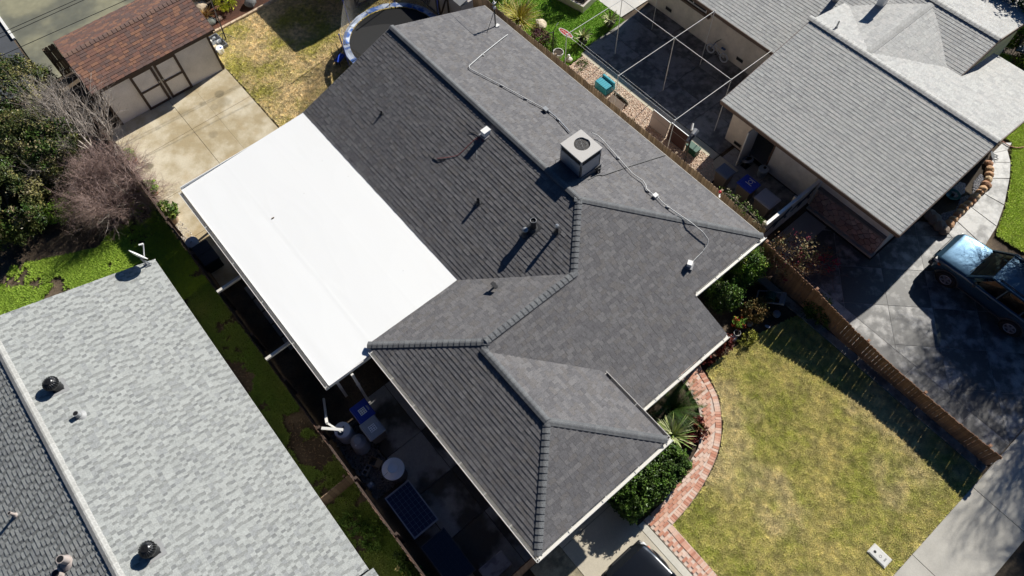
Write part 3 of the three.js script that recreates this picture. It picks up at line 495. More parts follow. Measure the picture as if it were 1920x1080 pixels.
// brick path
{
  const outer = [[10.95, -3.75], [10.83, -3.36], [10.49, -2.37], [9.8, -1.56], [9.01, -1.02], [7.95, -0.63], [6.98, -0.44], [6.17, -0.36], [6.14, 1.5], [6.14, 5.04]], inner = [[10.0, -3.9], [9.98, -3.3], [9.75, -2.6], [9.28, -1.95], [8.64, -1.55], [7.89, -1.37], [7.04, -1.17], [6.38, -1.05], [5.58, -1.06], [5.58, 5.04]];
  const curve = new THREE.CatmullRomCurve3(outer.slice(0, 8).map(([x, z]) => V3(x, 0, z)), false, 'catmullrom', 0.5), smooth = curve.getSpacedPoints(60).map((p) => [p.x, p.z]);
  const poly = [...smooth, ...outer.slice(8), ...[...inner].reverse()];
  const o = new THREE.Group(); o.name = 'brick_path'; scene.add(o); tag(o, 'curving red brick path from the driveway to the front porch', 'path', null, 'structure');
  part(o, 'mortar_bed', plan(poly, -0.06, 0.028), conc([0.58, 0.47, 0.4]));
  const cols = [[0.55, 0.31, 0.225], [0.49, 0.235, 0.155], [0.60, 0.40, 0.31], [0.54, 0.29, 0.21], [0.43, 0.19, 0.125], [0.61, 0.45, 0.37]], mats = cols.map((c) => std(scale3(c, 1 / 0.72), 0.9, { map: T.grain })), bricks = [];
  const fieldEdge = (x, z) => inPoly(poly, x, z) && [[0.06, 0.03], [-0.06, 0.03], [0.06, -0.03], [-0.06, -0.03]].every(([a, b]) => inPoly(poly, x + a, z + b));
  const soldiers = [...smooth.map(([x, z]) => V3(x, 0, z)), V3(6.14, 0, 0.2), V3(6.14, 0, 5.0)], sc = new THREE.CatmullRomCurve3(soldiers, false, 'catmullrom', 0.01), sl = sc.getLength(), sp = [];
  for (let k = 0; k < sl; k += 0.098) { const p = sc.getPointAt(k / sl), t = sc.getTangentAt(k / sl); const ang = Math.atan2(-t.z, t.x), nx = t.z, nz = -t.x, s = inPoly(poly, p.x + nx * 0.12, p.z + nz * 0.12) ? 1 : -1; const cx = p.x + nx * 0.105 * s, cz = p.z + nz * 0.105 * s; sp.push([cx, cz]); bricks.push([cx, cz, ang + Math.PI / 2]); }
  let row = 0; for (let z = -3.9; z < 5.04; z += 0.103, row++) for (let x = 5.5 + (row % 2) * 0.105; x < 11; x += 0.21) if (fieldEdge(x, z) && !sp.some(([a, b]) => Math.abs(a - x) < 0.165 && Math.abs(b - z) < 0.12 && Math.hypot(a - x, b - z) < 0.165)) bricks.push([x, z, 0]);
  const bg = rbox(0.2, 0.07, 0.093, 0.006, 0, 0, 0, 1);
  bricks.map((b) => [b, V3(b[0], 0, b[1])]).sort((a, b) => a[1].distanceTo(camera.position) - b[1].distanceTo(camera.position));
  const vis = (b) => { const q = V3(b[0], 0.03, b[1]).project(camera); return Math.abs(q.x) < 1.01 && Math.abs(q.y) < 1.01; };
  const seen = bricks.filter(vis), rest = bricks.filter((b) => !vis(b)).concat(seen.slice(300));
  for (const b of seen.slice(0, 300)) { const m = part(o, 'brick', bg, mats[Math.floor(rnd() * 6)]); m.position.set(b[0], 0.012 + rr(-0.004, 0.004), b[1]); m.rotation.set(rr(-0.01, 0.01), b[2] + rr(-0.02, 0.02), rr(-0.01, 0.01)); }
  const rg = rest.map((b) => { const g = bg.clone().rotateY(b[2] + rr(-0.02, 0.02)).translate(b[0], 0.012 + rr(-0.004, 0.004), b[1]), c = pick(cols), k = g.attributes.position.count, a = new Float32Array(k * 3); for (let i = 0; i < k; i++) a.set(c, i * 3); g.setAttribute('color', new THREE.BufferAttribute(a, 3)); return g; });
  stuff(o, 'brick_field', rg, std([1 / 0.72, 1 / 0.72, 1 / 0.72], 0.9, { map: T.grain, vertexColors: true }));
}
// ---- grass
const bladeGeo = (() => { const pos = [], q = [[0, 0.0], [2.1, 0.35], [4.2, 0.2], [1.1, 0.75], [5.2, 0.6]]; for (const [a, k] of q) { const cx = Math.cos(a), sz = Math.sin(a), ox = cx * k * 0.5, oz = sz * k * 0.5, px = -sz * 0.16, pz = cx * 0.16, lx = cx * (0.35 + k * 0.5), lz = sz * (0.35 + k * 0.5); pos.push(ox - px, 0, oz - pz, ox + px, 0, oz + pz, ox + lx, 1, oz + lz); } const g = new THREE.BufferGeometry(); g.setAttribute('position', new THREE.Float32BufferAttribute(pos, 3)); g.setAttribute('uv', new THREE.Float32BufferAttribute(new Float32Array(pos.length / 3 * 2), 2)); g.computeVertexNormals(); return g; })();
const grassMat = std([1, 1, 1], 0.8);
function grass(name, label, poly, n, hgt, spread, colorAt, keep = () => true) {
  const [x0, x1, z0, z1] = bounds(poly), m = new THREE.InstancedMesh(bladeGeo, grassMat, n), t = new THREE.Object3D(), c = new THREE.Color();
  let k = 0, tries = 0;
  while (k < n && tries++ < n * 12) {
    const x = rr(x0, x1), z = rr(z0, z1); if (!inPoly(poly, x, z) || !keep(x, z)) continue;
    t.position.set(x, 0, z); t.rotation.set(rr(-0.25, 0.25), rr(0, 6.3), rr(-0.25, 0.25)); const s = rr(0.7, 1.3); t.scale.set(spread * s, hgt * rr(0.6, 1.35), spread * s); t.updateMatrix(); m.setMatrixAt(k, t.matrix);
    const q = colorAt(x, z); c.setRGB(q[0], q[1], q[2]); m.setColorAt(k, c); k++;
  }
  m.count = k; m.name = numbered(name); shade(m); scene.add(m); return tag(m, label, 'grass', null, 'stuff');
}
const n2 = (x, z, s, k) => fbm(x * k + 50, z * k + 90, 9999, s, 4);
const dry = (x, z) => { const a = n2(x, z, 201, 0.75), b = n2(x, z, 205, 3.2), r = rnd(); let c = mix3([0.30, 0.33, 0.035], [0.60, 0.50, 0.18], step(0.3, 0.66, a * 0.4 + b * 0.3 + r * 0.3)); c = mix3(c, [0.78, 0.62, 0.36], 0.6 * step(0.5, 0.72, n2(x, z, 209, 0.55))); return scale3(c, rr(0.65, 1.3) * (0.55 + 0.9 * vnoise(x * 9 + 50, z * 9 + 90, 0, 207))); };
const lush = (x, z) => scale3(mix3([0.2, 0.42, 0.03], [0.4, 0.62, 0.07], n2(x, z, 221, 1.2) * 0.6 + rnd() * 0.4), rr(0.65, 1.3));
const weedy = (x, z) => scale3(mix3([0.12, 0.24, 0.025], [0.27, 0.31, 0.07], n2(x, z, 231, 1.1)), rr(0.6, 1.3));
const frontLawn = [[6.2, -0.32], [6.98, -0.36], [7.95, -0.53], [9.05, -0.92], [9.88, -1.48], [10.58, -2.3], [10.98, -3.3], [12.6, -3.2], [13.9, -2.9], [15.08, -2.6], [15.08, 5.03], [6.2, 5.03]];
ground('front_lawn_soil', plan(frontLawn, 0.0), std([3.2, 3.2, 1.6], 0.95, { map: T.earth }), 'soil under the front lawn between brick path, sidewalk and fence', 'lawn');
grass('front_lawn', 'patchy green and straw coloured front lawn beside the brick path', frontLawn, 150000, 0.028, 0.085, dry);
const backLawn = [[5.2, -30.35], [11.6, -30.35], [15.2, -30.35], [15.2, -20.9], [5.25, -20.9]];
ground('back_lawn_soil', plan(backLawn, 0.0), std([3.6, 3.6, 2], 0.95, { map: T.earth }), 'soil under the back lawn beside the trampoline', 'lawn');
grass('back_lawn', 'dry straw and green back lawn between patio and trampoline', backLawn, 70000, 0.03, 0.09, (x, z) => { const a = n2(x, z, 241, 0.9); return scale3(mix3([0.46, 0.42, 0.07], [0.82, 0.64, 0.34], step(0.3, 0.6, a * 0.7 + rnd() * 0.3)), rr(0.62, 1.22) * (0.6 + 0.8 * vnoise(x * 9 + 50, z * 9 + 90, 0, 247))); }, (x, z) => !(x > 9 && z > -22));
const leftYard = [[-14, -34], [-0.95, -34], [-0.95, -1.5], [-1.4, -1.5], [-1.8, -4], [-2.2, -18], [-14, -18.2]];
grass('left_yard_grass', 'green weedy grass in the yard behind the light grey roofed house', [[-9.5, -25.5], [-3.6, -22.6], [-1.0, -24.2], [-1.0, -18.2], [-9.5, -18.3]], 70000, 0.05, 0.09, (x, z) => scale3(mix3([0.2, 0.34, 0.03], [0.42, 0.56, 0.06], n2(x, z, 251, 0.9) * 0.6 + rnd() * 0.4), rr(0.65, 1.3)), (x, z) => n2(x, z, 253, 0.9) + rr(-0.1, 0.1) > 0.38 + 0.14 * (1 - step(-24.2, -21.5, z)));
grass('side_strip_weeds', 'weeds growing on bare soil between grey roof and side fence', [[-2.4, -18.3], [-1.0, -18.3], [-0.95, -1.6], [-2.0, -1.6]], 30000, 0.06, 0.09, weedy, (x, z) => n2(x, z, 261, 0.8) + rr(-0.09, 0.09) + (x > -1.45 ? 0.04 : -0.05) > 0.54);
const nLawn = [[15.75, -34], [21.15, -34], [21.15, -18.05], [18.5, -17.95], [17.9, -17.65], [15.75, -17.65]];
ground('neighbour_lawn_soil', plan(nLawn, 0.0), std([1.3, 2.0, 0.8], 0.95, { map: T.earth }), 'soil under the lush lawn behind the light roofed house', 'lawn');
grass('neighbour_back_lawn', 'lush green lawn beside the neighbour patio', [[15.75, -25], [21.15, -25], ...nLawn.slice(2)], 46000, 0.05, 0.09, lush);
const rLawn = [...XZ(0, [1899, 268], [1897, 305], [1897, 340], [1888, 385], [1874, 425], [1868, 440], [1900, 462], [1935, 480]), [26.5, 1.6], [34, -2], [32, -6], [28.2, -2.6]];
ground('right_lawn_soil', plan(rLawn, 0.0), std([1.3, 2.0, 0.8], 0.95, { map: T.earth }), 'soil under the bright lawn beyond the curved walk', 'lawn');
grass('right_front_lawn', 'bright green lawn beyond the curved walk', rLawn, 32000, 0.045, 0.09, (x, z) => scale3(mix3([0.36, 0.52, 0.05], [0.62, 0.72, 0.13], n2(x, z, 271, 1.5) * 0.5 + rnd() * 0.5), rr(0.7, 1.3)));
// loose stones: gravel bed
function pebbles(name, label, poly, n, r0, r1, cols, y = 0.02) {
  const [x0, x1, z0, z1] = bounds(poly), g = new THREE.IcosahedronGeometry(1, 0), m = new THREE.InstancedMesh(g, std([1, 1, 1], 0.85), n), t = new THREE.Object3D(), c = new THREE.Color(); let k = 0, tries = 0;
  while (k < n && tries++ < n * 15) { const x = rr(x0, x1), z = rr(z0, z1); if (!inPoly(poly, x, z)) continue; const s = rr(r0, r1); t.position.set(x, y + rr(-0.01, 0.012), z); t.rotation.set(rr(0, 6), rr(0, 6), rr(0, 6)); t.scale.set(s, s * rr(0.5, 0.9), s * rr(0.7, 1.2)); t.updateMatrix(); m.setMatrixAt(k, t.matrix); const q = scale3(pick(cols), rr(0.75, 1.25)); c.setRGB(...q); m.setColorAt(k, c); k++; }
  m.count = k; m.name = numbered(name); shade(m); scene.add(m); return tag(m, label, 'gravel', null, 'stuff');
}
pebbles('gravel_bed', 'pinkish tan pebbles in the bed along the side fence', [[16.08, -17.5], [18.1, -17.6], [18.1, -9.6], [17.2, -8.6], [16.08, -8.6]], 26000, 0.022, 0.048, [[0.62, 0.47, 0.37], [0.55, 0.39, 0.29], [0.7, 0.58, 0.48], [0.48, 0.36, 0.27], [0.64, 0.53, 0.41]], 0.0);
pebbles('patio_edge_gravel', 'pale gravel between the back patio and the side fence', [[-0.84, -22.0], [-0.5, -22.0], [-0.35, -19.8], [-0.84, -19.8]], 900, 0.02, 0.05, [[0.5, 0.45, 0.38], [0.4, 0.35, 0.3]], 0.0);
pebbles('bin_side_gravel', 'dark gravel beside the garage path by the grey drum', [[-0.7, -10], [0.3, -10], [0.3, -7.2], [-0.7, -7.2]], 2600, 0.02, 0.05, [[0.16, 0.15, 0.14], [0.22, 0.2, 0.18]], -0.02);
{ // wood chips and twigs on bare soil
  const g = new THREE.BoxGeometry(1, 0.12, 0.3), n = 3600, m = new THREE.InstancedMesh(g, std([1, 1, 1], 0.95), n), t = new THREE.Object3D(), c = new THREE.Color();
  for (let k = 0; k < n; k++) { const side = rnd() < 0.55, x = side ? rr(-2.1, -1.0) : rr(-9, -1.2), z = side ? rr(-18, -2) : rr(-26, -21.5); t.position.set(x, rr(-0.05, -0.03), z); t.rotation.set(rr(-0.3, 0.3), rr(0, 6), rr(-0.3, 0.3)); t.scale.setScalar(rr(0.03, 0.09)); t.updateMatrix(); m.setMatrixAt(k, t.matrix); c.setRGB(...scale3(pick([[0.16, 0.1, 0.06], [0.09, 0.06, 0.04], [0.22, 0.16, 0.1]]), rr(0.7, 1.3))); m.setColorAt(k, c); }
  m.name = 'leaf_litter'; shade(m); scene.add(m); tag(m, 'brown leaf litter and bark scattered on the bare soil by the hedge', 'leaf litter', null, 'stuff');
}
// ---------------------------------------------------------------- fences and gates
const picketShape = (w, t) => { const s = new THREE.Shape([[-w / 2, 0], [w / 2, 0], [w / 2, 0.965], [w / 2 - 0.03, 1], [-w / 2 + 0.03, 1], [-w / 2, 0.965]].map(([a, b]) => new THREE.Vector2(a, b))); return new THREE.ExtrudeGeometry(s, { depth: t, bevelEnabled: false }).translate(0, 0, -t / 2); };
const PICKET = picketShape(0.138, 0.019);
const woods = (cols) => cols.map((c) => std(scale3(c, 1 / 0.62), 0.9, { map: T.wood }));
// a -> b in plan; hAt(k) height at metre k; side: which face carries the rails
function fence(name, label, a, b, hAt, mats, { pitch = 0.1385, y0 = 0.05, side = 1, posts = 2.4, group, wob = 0.01 } = {}) {
  const dx = b[0] - a[0], dz = b[1] - a[1], L = Math.hypot(dx, dz), ang = Math.atan2(-dz, dx);
  const o = thing(name, label, 'fence', [a[0], 0, a[1]], ang, group);
  for (let k = pitch / 2; k < L; k += pitch) { const m = part(o, 'picket', PICKET, pick(mats)); m.position.set(k, y0 + rr(-0.012, 0.012), rr(-wob, wob) * 0.4); m.scale.set(rr(0.93, 1.0), hAt(k) - y0 + rr(-0.015, 0.015), 1); m.rotation.set(rr(-0.006, 0.006), rr(-wob, wob), rr(-0.006, 0.006)); }
  for (let k = 0; k < L; k += posts) { const e = Math.min(L, k + posts); for (const f of [0.18, 0.5, 0.84]) part(o, 'rail', bar(V3(k, hAt(k) * f, side * 0.035), V3(e, hAt(e) * f, side * 0.035), 0.04, 0.085), mats[0]); }
  for (let k = 0.05; k <= L; k += posts) part(o, 'post', box(0.09, hAt(k) - 0.02, 0.09, k, hAt(k) / 2 - 0.01, side * 0.1), mats[0]);
  return o;
}
const lerpT = (t) => (k) => { for (let i = 0; i + 1 < t.length; i++) if (k <= t[i + 1][0]) { const u = (k - t[i][0]) / (t[i + 1][0] - t[i][0]); return t[i][1] + (t[i + 1][1] - t[i][1]) * u; } return t[t.length - 1][1]; };
fence('front_fence', 'brown picket fence stepping down between front lawn and stamped driveway', [15.5, -5.15], [15.42, 4.98], lerpT([[0, 1.7], [2.45, 1.44], [3.4, 1.26], [4.8, 1.06], [6.2, 0.92], [7.2, 0.9], [8.6, 0.92], [10.2, 1.0]]), woods([[0.235, 0.13, 0.082], [0.205, 0.115, 0.072], [0.265, 0.15, 0.096], [0.18, 0.1, 0.064]]), { side: -1, pitch: 0.1385, wob: 0.012 });
slabs('fence_strip', 'rough grey strip along the foot of the brown front fence', grid([15.09, 15.42], [-4.9, -2.5, -0.1, 2.3, 5.0], 0.02), 0.06, conc([0.3, 0.28, 0.255], T.worn, 0.42));  // raised strip of mottled mid-grey along the fence foot
fence('side_fence', 'weathered grey-brown picket fence between dark roof and gravel bed', [16.03, -31.8], [16.03, -5.5], (k) => 1.58 + 0.03 * Math.sin(k * 0.9), woods([[0.23, 0.17, 0.115], [0.19, 0.14, 0.095], [0.27, 0.2, 0.14], [0.16, 0.115, 0.08]]), { side: -1 });
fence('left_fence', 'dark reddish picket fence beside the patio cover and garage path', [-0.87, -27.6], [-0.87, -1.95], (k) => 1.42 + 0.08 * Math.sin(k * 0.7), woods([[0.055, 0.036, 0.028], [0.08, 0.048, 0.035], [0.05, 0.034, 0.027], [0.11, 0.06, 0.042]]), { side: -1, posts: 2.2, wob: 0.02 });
fence('back_fence', 'dark board fence behind the planting bed at the back', [-0.9, -32.6], [15.4, -32.6], () => 1.7, woods([[0.12, 0.09, 0.06], [0.15, 0.11, 0.075], [0.1, 0.075, 0.05]]), { side: 1 });
fence('cross_fence', 'short low fence across the soil strip beside the light grey roof', [-2.3, -8.1], [-0.98, -8.14], () => 0.95, woods([[0.15, 0.1, 0.065], [0.2, 0.14, 0.09]]), { side: -1, posts: 1.2 });
{ // wooden gate beside the garage
  const o = thing('garage_gate', 'brown wooden gate beside the garage corner', 'gate', [1.95, 0, -2.32]), mats = woods([[0.22, 0.13, 0.08], [0.26, 0.16, 0.1]]);
  for (let k = -2.75; k < 0.5; k += 0.145) { const m = part(o, 'board', PICKET, pick(mats)); m.position.set(k, 0.05, 0); m.scale.y = 1.75; }
  part(o, 'rail', box(3.3, 0.09, 0.04, -1.15, 1.5, -0.035), mats[0]); part(o, 'rail', box(3.3, 0.09, 0.04, -1.15, 0.4, -0.035), mats[0]); part(o, 'latch', box(0.12, 0.04, 0.03, 0.3, 1.1, 0.03), M.black);
}
{ // neighbour's cream gate with dark animal cut-outs
  const a = 16.14, b = 19.28, z = -5.62, o = thing('cream_gate', 'cream board gate with black animal silhouettes beside the stone wall', 'gate', [a, 0, z]);
  const cream = woods([[0.5, 0.45, 0.38], [0.46, 0.41, 0.35], [0.53, 0.48, 0.41]]);
  for (let k = 0.07; k < b - a; k += 0.148) part(o, 'board', box(0.142, 1.5, 0.02, k, 0.83, 0), pick(cream));
  part(o, 'top_rail', box(b - a, 0.07, 0.11, (b - a) / 2, 1.62, 0), M.whitePaint); part(o, 'bottom_rail', box(b - a, 0.09, 0.05, (b - a) / 2, 0.2, -0.04), cream[0]);
  for (const k of [0.02, 1.75, b - a - 0.02]) part(o, 'post', box(0.1, 1.7, 0.1, k, 0.85, -0.08), cream[0]);
  const beast = (x, s) => { const sh = new THREE.Shape([[0, 0.32], [0.1, 0.4], [0.36, 0.36], [0.62, 0.42], [0.76, 0.56], [0.92, 0.58], [0.96, 0.5], [0.84, 0.44], [0.74, 0.3], [0.82, 0.12], [0.9, 0.02], [0.8, 0], [0.66, 0.2], [0.4, 0.2], [0.3, 0.02], [0.2, 0], [0.22, 0.18], [0.04, 0.22], [-0.2, 0.14], [-0.26, 0.2]].map(([p, q]) => new THREE.Vector2(p * s, q * s))); part(o, 'silhouette', new THREE.ExtrudeGeometry(sh, { depth: 0.012, bevelEnabled: false }).translate(x, 0.62, 0.02), M.black, 'black metal animal silhouette'); };
  beast(0.55, 1.15); beast(2.0, 1.1);
}
// ---------------------------------------------------------------- neighbouring houses and sheds
const lightTones = [[0.295, 0.304, 0.294], [0.312, 0.321, 0.31], [0.33, 0.339, 0.327], [0.26, 0.268, 0.265], [0.318, 0.326, 0.314]];
const cottage = thing('light_grey_roofed_house', 'neighbour house with mottled light grey shingle roof and turbine vents', 'house');
const CY = { right: (x) => 2.6 + 0.337 * (-1.9 - x), left: (x) => 4.275 + 0.337 * (x + 6.87), low: (x) => 2.47 + 0.337 * (-1.78 - x) };
{
  const kit = roofKit(lightTones, { widths: [0.07, 0.1, 0.12, 0.19], ex: 0.138, hi: 0.014, lo: 0.006, loTone: 0.68, alternate: true, gap: 0.003 });
  const zb = -18.42, zf = -4.98, xe = -1.9, xr = -6.87, xl = -11.84;
  const decks = [roofPlane(kit, [[xe, zb], [xr, zb], [xr, zf], [xe, zf]], CY.right, [1, 0], 0.337), roofPlane(kit, [[xr, zb], [xl, zb], [xl, 3], [xr, 3]], CY.left, [-1, 0], 0.337), roofPlane(kit, [[-1.78, zf + 0.03], [xr, zf + 0.03], [xr, 3], [-1.78, 3]], CY.low, [1, 0], 0.337)];
  const roof = part(cottage, 'roof', decks, kit.deck, 'mottled light grey shingle roof'); finishRoof(roof, kit);
  const cm = [[0.36, 0.355, 0.335], [0.4, 0.395, 0.375]].map((c) => std(scale3(c, 1 / 0.6), 0.92, { map: T.granule }));
  capLine(roof, V3(xr, 4.275, zb), V3(xr, 4.275, 0), nrm(1, 0, 0.337), nrm(-1, 0, 0.337), cm, 0.2, 0.135, 0.016);
  const wall = std([0.5, 0.48, 0.44], 0.9, { bumpMap: T.stucco, bumpScale: 0.003 });
  part(cottage, 'wall', plan(rect(xl + 0.5, zb + 0.4, xe - 0.5, 3), 0, 2.4), wall); part(cottage, 'gable', face([[xe - 0.5, 2.4, zb + 0.4], [xl + 0.5, 2.4, zb + 0.4], [xr, 4.1, zb + 0.4]], 0.1), wall);
  part(cottage, 'bargeboard', [bar(V3(xr, 4.16, zb - 0.012), V3(xe, 2.48, zb - 0.012), 0.03, 0.16), bar(V3(xr, 4.16, zb - 0.012), V3(xl, 2.48, zb - 0.012), 0.03, 0.16)], M.whitePaint); part(cottage, 'fascia', box(0.03, 0.13, zf - zb, xe - 0.012, 2.5, (zf + zb) / 2), std([0.3, 0.3, 0.29], 0.7));
}
const CR = (a, b) => hit(a, b, CY.right), CL = (a, b) => hit(a, b, CY.left);
function turbine(v, label) {
  const o = thing('turbine_vent', label, 'roof vent', v, 0, 'turbine vents on the light grey roof'), m = std([0.03, 0.03, 0.032], 0.32, { metalness: 0.55 });
  part(o, 'base', [cyl(0.16, 0.17, 0.3, 24, 0, 0.06, 0), box(0.3, 0.02, 0.3).rotateZ(-0.325).translate(0, 0.015, 0)], m); part(o, 'flashing', box(0.52, 0.012, 0.52).rotateZ(-0.325).translate(0, 0.016, 0), std([0.22, 0.22, 0.22], 0.7));
  const head = part(o, 'head', lathe([[0.15, 0.2], [0.2, 0.26], [0.21, 0.36], [0.17, 0.46], [0.1, 0.5], [0, 0.515]], 28), m);
  for (let i = 0; i < 20; i++) { const g = new THREE.TorusGeometry(0.155, 0.016, 5, 10, 1.9).rotateZ(-0.7).scale(1, 0.85, 1).translate(0.065, 0.36, 0).rotateY(i * Math.PI / 10); part(head, 'fin', g, m); }
  part(o, 'cap', [cyl(0.1, 0.13, 0.025, 24, 0, 0.51, 0), cyl(0.015, 0.015, 0.03, 8, 0, 0.53, 0)], m);
}
turbine(CR(108, 727), 'black turbine vent beside the small hooded vent on the light grey roof'); turbine(CR(288, 1034), 'black turbine vent farther along the ridge, with no other vent beside it');
function slantVent(v, label, r, h, mat, tilt) { const o = thing('roof_pipe', label, 'roof vent', v); const d = V3(tilt[0], 1, tilt[1]).normalize().multiplyScalar(h); part(o, 'pipe', rod(V3(0, -0.05, 0), d, r, r, 16), mat); part(o, 'mouth', rod(d.clone().multiplyScalar(0.985), d.clone().multiplyScalar(1.01), r * 0.82, r * 0.82, 16), M.black); part(o, 'flashing', cyl(r * 1.2, r * 2.2, 0.08, 16, 0, 0.02, 0), mat); return o; }
const beigePipe = std([0.42, 0.36, 0.33], 0.6);
slantVent(CR(150, 780), 'short light grey hooded vent beside a turbine vent', 0.085, 0.24, std([0.3, 0.3, 0.3], 0.6), [0, 0]);
slantVent(CL(30, 966), 'thin beige pipe with black mouth on the shaded light grey slope', 0.045, 0.3, beigePipe, [0, 0]); slantVent(CL(128, 1052), 'wide beige flue leaning upright low on the shaded light grey slope', 0.11, 0.38, beigePipe, [0, 0]); slantVent(CL(112, 1078), 'short beige flue next to the wide beige flue', 0.12, 0.2, beigePipe, [0, 0]);
{ // satellite dish at the roof corner
  const b = CR(277, 497), o = thing('satellite_dish', 'grey satellite dish on an arm at the corner of the light grey roof', 'satellite dish', b), m = std([0.6, 0.6, 0.6], 0.4);
  part(o, 'mount', [rbox(0.2, 0.08, 0.2, 0.02, 0, 0.03, 0), rod(V3(0, 0, 0), V3(-0.02, 0.45, -0.02), 0.03), rod(V3(0.14, 0, 0.05), V3(0, 0.35, 0), 0.014)], M.zinc);
  const n = V3(0.82, 0.3, -0.34).normalize(), q = new THREE.Quaternion().setFromUnitVectors(V3(0, 1, 0), n), c = V3(-0.06, 0.62, -0.02);
  part(o, 'reflector', lathe([[0, 0], [0.12, 0.008], [0.24, 0.035], [0.32, 0.066], [0.335, 0.07], [0.32, 0.08], [0.23, 0.045], [0, 0.008]], 36).applyQuaternion(q).translate(c.x, c.y, c.z), m);
  const tip = c.clone().addScaledVector(n, 0.52).add(V3(-0.05, 0.0, 0)); part(o, 'feed_arm', rod(V3(0.06, 0.36, 0.0), tip, 0.02, 0.018), m); part(o, 'receiver', rod(tip, tip.clone().add(V3(-0.14, 0.05, -0.02)), 0.035, 0.028, 12), M.whitePaint);
}
// ---- house on the right
const paleTones = [[0.40, 0.397, 0.385], [0.42, 0.417, 0.405], [0.44, 0.437, 0.42], [0.37, 0.367, 0.36], [0.43, 0.42, 0.405]];
const villa = thing('pale_roofed_house', 'neighbour house with pale grey shingle roof, cream stucco walls and stone skirting', 'house');
const VP = 0.22, VY = { wl: (x) => 2.7 + VP * (x - 18.5), wr: (x) => 3.787 - VP * (x - 23.44), body: (x) => 3.76 - VP * (27.95 - x), bodyR: (x) => 3.76 - VP * (x - 27.95), sf: (x, z) => 3.74 - 0.2 * (z + 7.75), sb: (x, z) => 3.74 + 0.2 * (z + 7.75) };
{
  const kit = roofKit(paleTones, { ex: 0.15, hi: 0.0105, lo: 0.0078, gap: 0.004 }), zf = -2.05, zb = -10.3, xr = 23.44, xb = 27.95;
  const decks = [roofPlane(kit, [[18.5, zb], [xr, zb], [xr, zf], [18.5, zf]], VY.wl, [-1, 0], VP), roofPlane(kit, [[xr, zb], [25.9, zb], [25.9, -4.85], [28.6, -4.85], [28.6, zf], [xr, zf]], VY.wr, [1, 0], VP),
    roofPlane(kit, [[22.2, -18.6], [xb, -18.6], [xb, -4.85], [25.7, -4.85], [25.7, -10.2], [22.2, -10.2]], VY.body, [-1, 0], VP), roofPlane(kit, [[xb, -18.6], [33, -18.6], [33, -4.85], [xb, -4.85]], VY.bodyR, [1, 0], VP),
    roofPlane(kit, [[23.5, -7.75], [27.7, -7.75], [25.95, -5.3], [25.5, -5.3]], VY.sf, [0, 1], 0.2), roofPlane(kit, [[23.5, -7.75], [27.7, -7.75], [25.95, -10.2], [25.5, -10.2]], VY.sb, [0, -1], 0.2)];
  const roof = part(villa, 'roof', decks, kit.deck, 'pale grey shingle roof with ridge and saddle'); finishRoof(roof, kit);
  const cm = [[0.38, 0.375, 0.36], [0.42, 0.415, 0.4]].map((c) => std(scale3(c, 1 / 0.6), 0.92, { map: T.granule }));
  capLine(roof, V3(xr, 3.787, zf), V3(xr, 3.787, zb), nrm(-1, 0, VP), nrm(1, 0, VP), cm, 0.22, 0.15, 0.025); capLine(roof, V3(xb, 3.76, -4.85), V3(xb, 3.76, -18.6), nrm(-1, 0, VP), nrm(1, 0, VP), cm, 0.22, 0.15, 0.025); capLine(roof, V3(27.7, 3.74, -7.75), V3(23.6, 3.74, -7.75), nrm(0, 1, 0.2), nrm(0, -1, 0.2), cm, 0.22, 0.14);
  const cream = std(scale3([0.7, 0.63, 0.54], 1 / 0.72), 0.9, { map: T.grain, bumpMap: T.stucco, bumpScale: 0.003 }), white = std(scale3([0.72, 0.7, 0.67], 1 / 0.72), 0.9, { map: T.grain, bumpMap: T.stucco, bumpScale: 0.003 }), brown = std([0.13, 0.085, 0.065], 0.7), wx = 19.35;
  // side walls of the front wing: two wall panels with the open side door between them
  part(villa, 'wall', box(0.15, 2.62, 1.2, wx + 0.075, 1.31, -9.45), cream); part(villa, 'wall', box(0.15, 2.62, 2.25, wx + 0.075, 1.31, -6.72), white, 'white stucco wall beside the bins'); part(villa, 'wall', box(0.15, 2.62, 3.16, wx + 0.078, 1.31, -4.005), cream); part(villa, 'wall', box(0.15, 0.5, 1.0, wx + 0.078, 2.37, -8.35), cream);
  part(villa, 'wall', [box(8.2, 2.6, 0.15, 23.5, 1.3, -2.5), box(3.5, 2.6, 0.15, 21.2, 1.3, -9.97)], cream);
  part(villa, 'gable', [face([[19.35, 2.6, -2.5], [19.35, 2.75, -2.5], [23.44, 3.66, -2.5], [27, 2.88, -2.5], [27, 2.6, -2.5]], 0.1), face([[19.35, 2.6, -10.0], [19.35, 2.75, -10.0], [23.44, 3.66, -10.0], [25.6, 3.18, -10.0], [25.6, 2.6, -10.0]], 0.1)], cream);
  const open = part(villa, 'doorway', [box(3.4, 0.05, 7.4, 21.2, 0.0, -6.2), box(0.1, 2.5, 7.4, 22.9, 1.25, -6.2), box(3.4, 0.04, 7.4, 21.2, 2.56, -6.2)], std([0.45, 0.42, 0.38], 0.85), 'room seen through the open side door'); part(open, 'door_frame', [box(0.2, 2.15, 0.07, wx + 0.07, 1.07, -8.84), box(0.2, 2.15, 0.07, wx + 0.07, 1.07, -7.86)], brown); part(open, 'door_leaf', box(0.8, 2.05, 0.045, wx - 0.35, 1.03, -8.78), M.whitePaint);
  part(villa, 'eave_fascia', [box(0.03, 0.16, 8.25, 18.482, 2.62, -6.18), bar(V3(18.5, 2.6, zf + 0.016), V3(xr, 3.69, zf + 0.016), 0.03, 0.16), bar(V3(18.5, 2.6, zb - 0.016), V3(xr, 3.69, zb - 0.016), 0.03, 0.16), bar(V3(xr, 3.69, zf + 0.016), V3(28.6, 2.55, zf + 0.016), 0.03, 0.16)], brown);
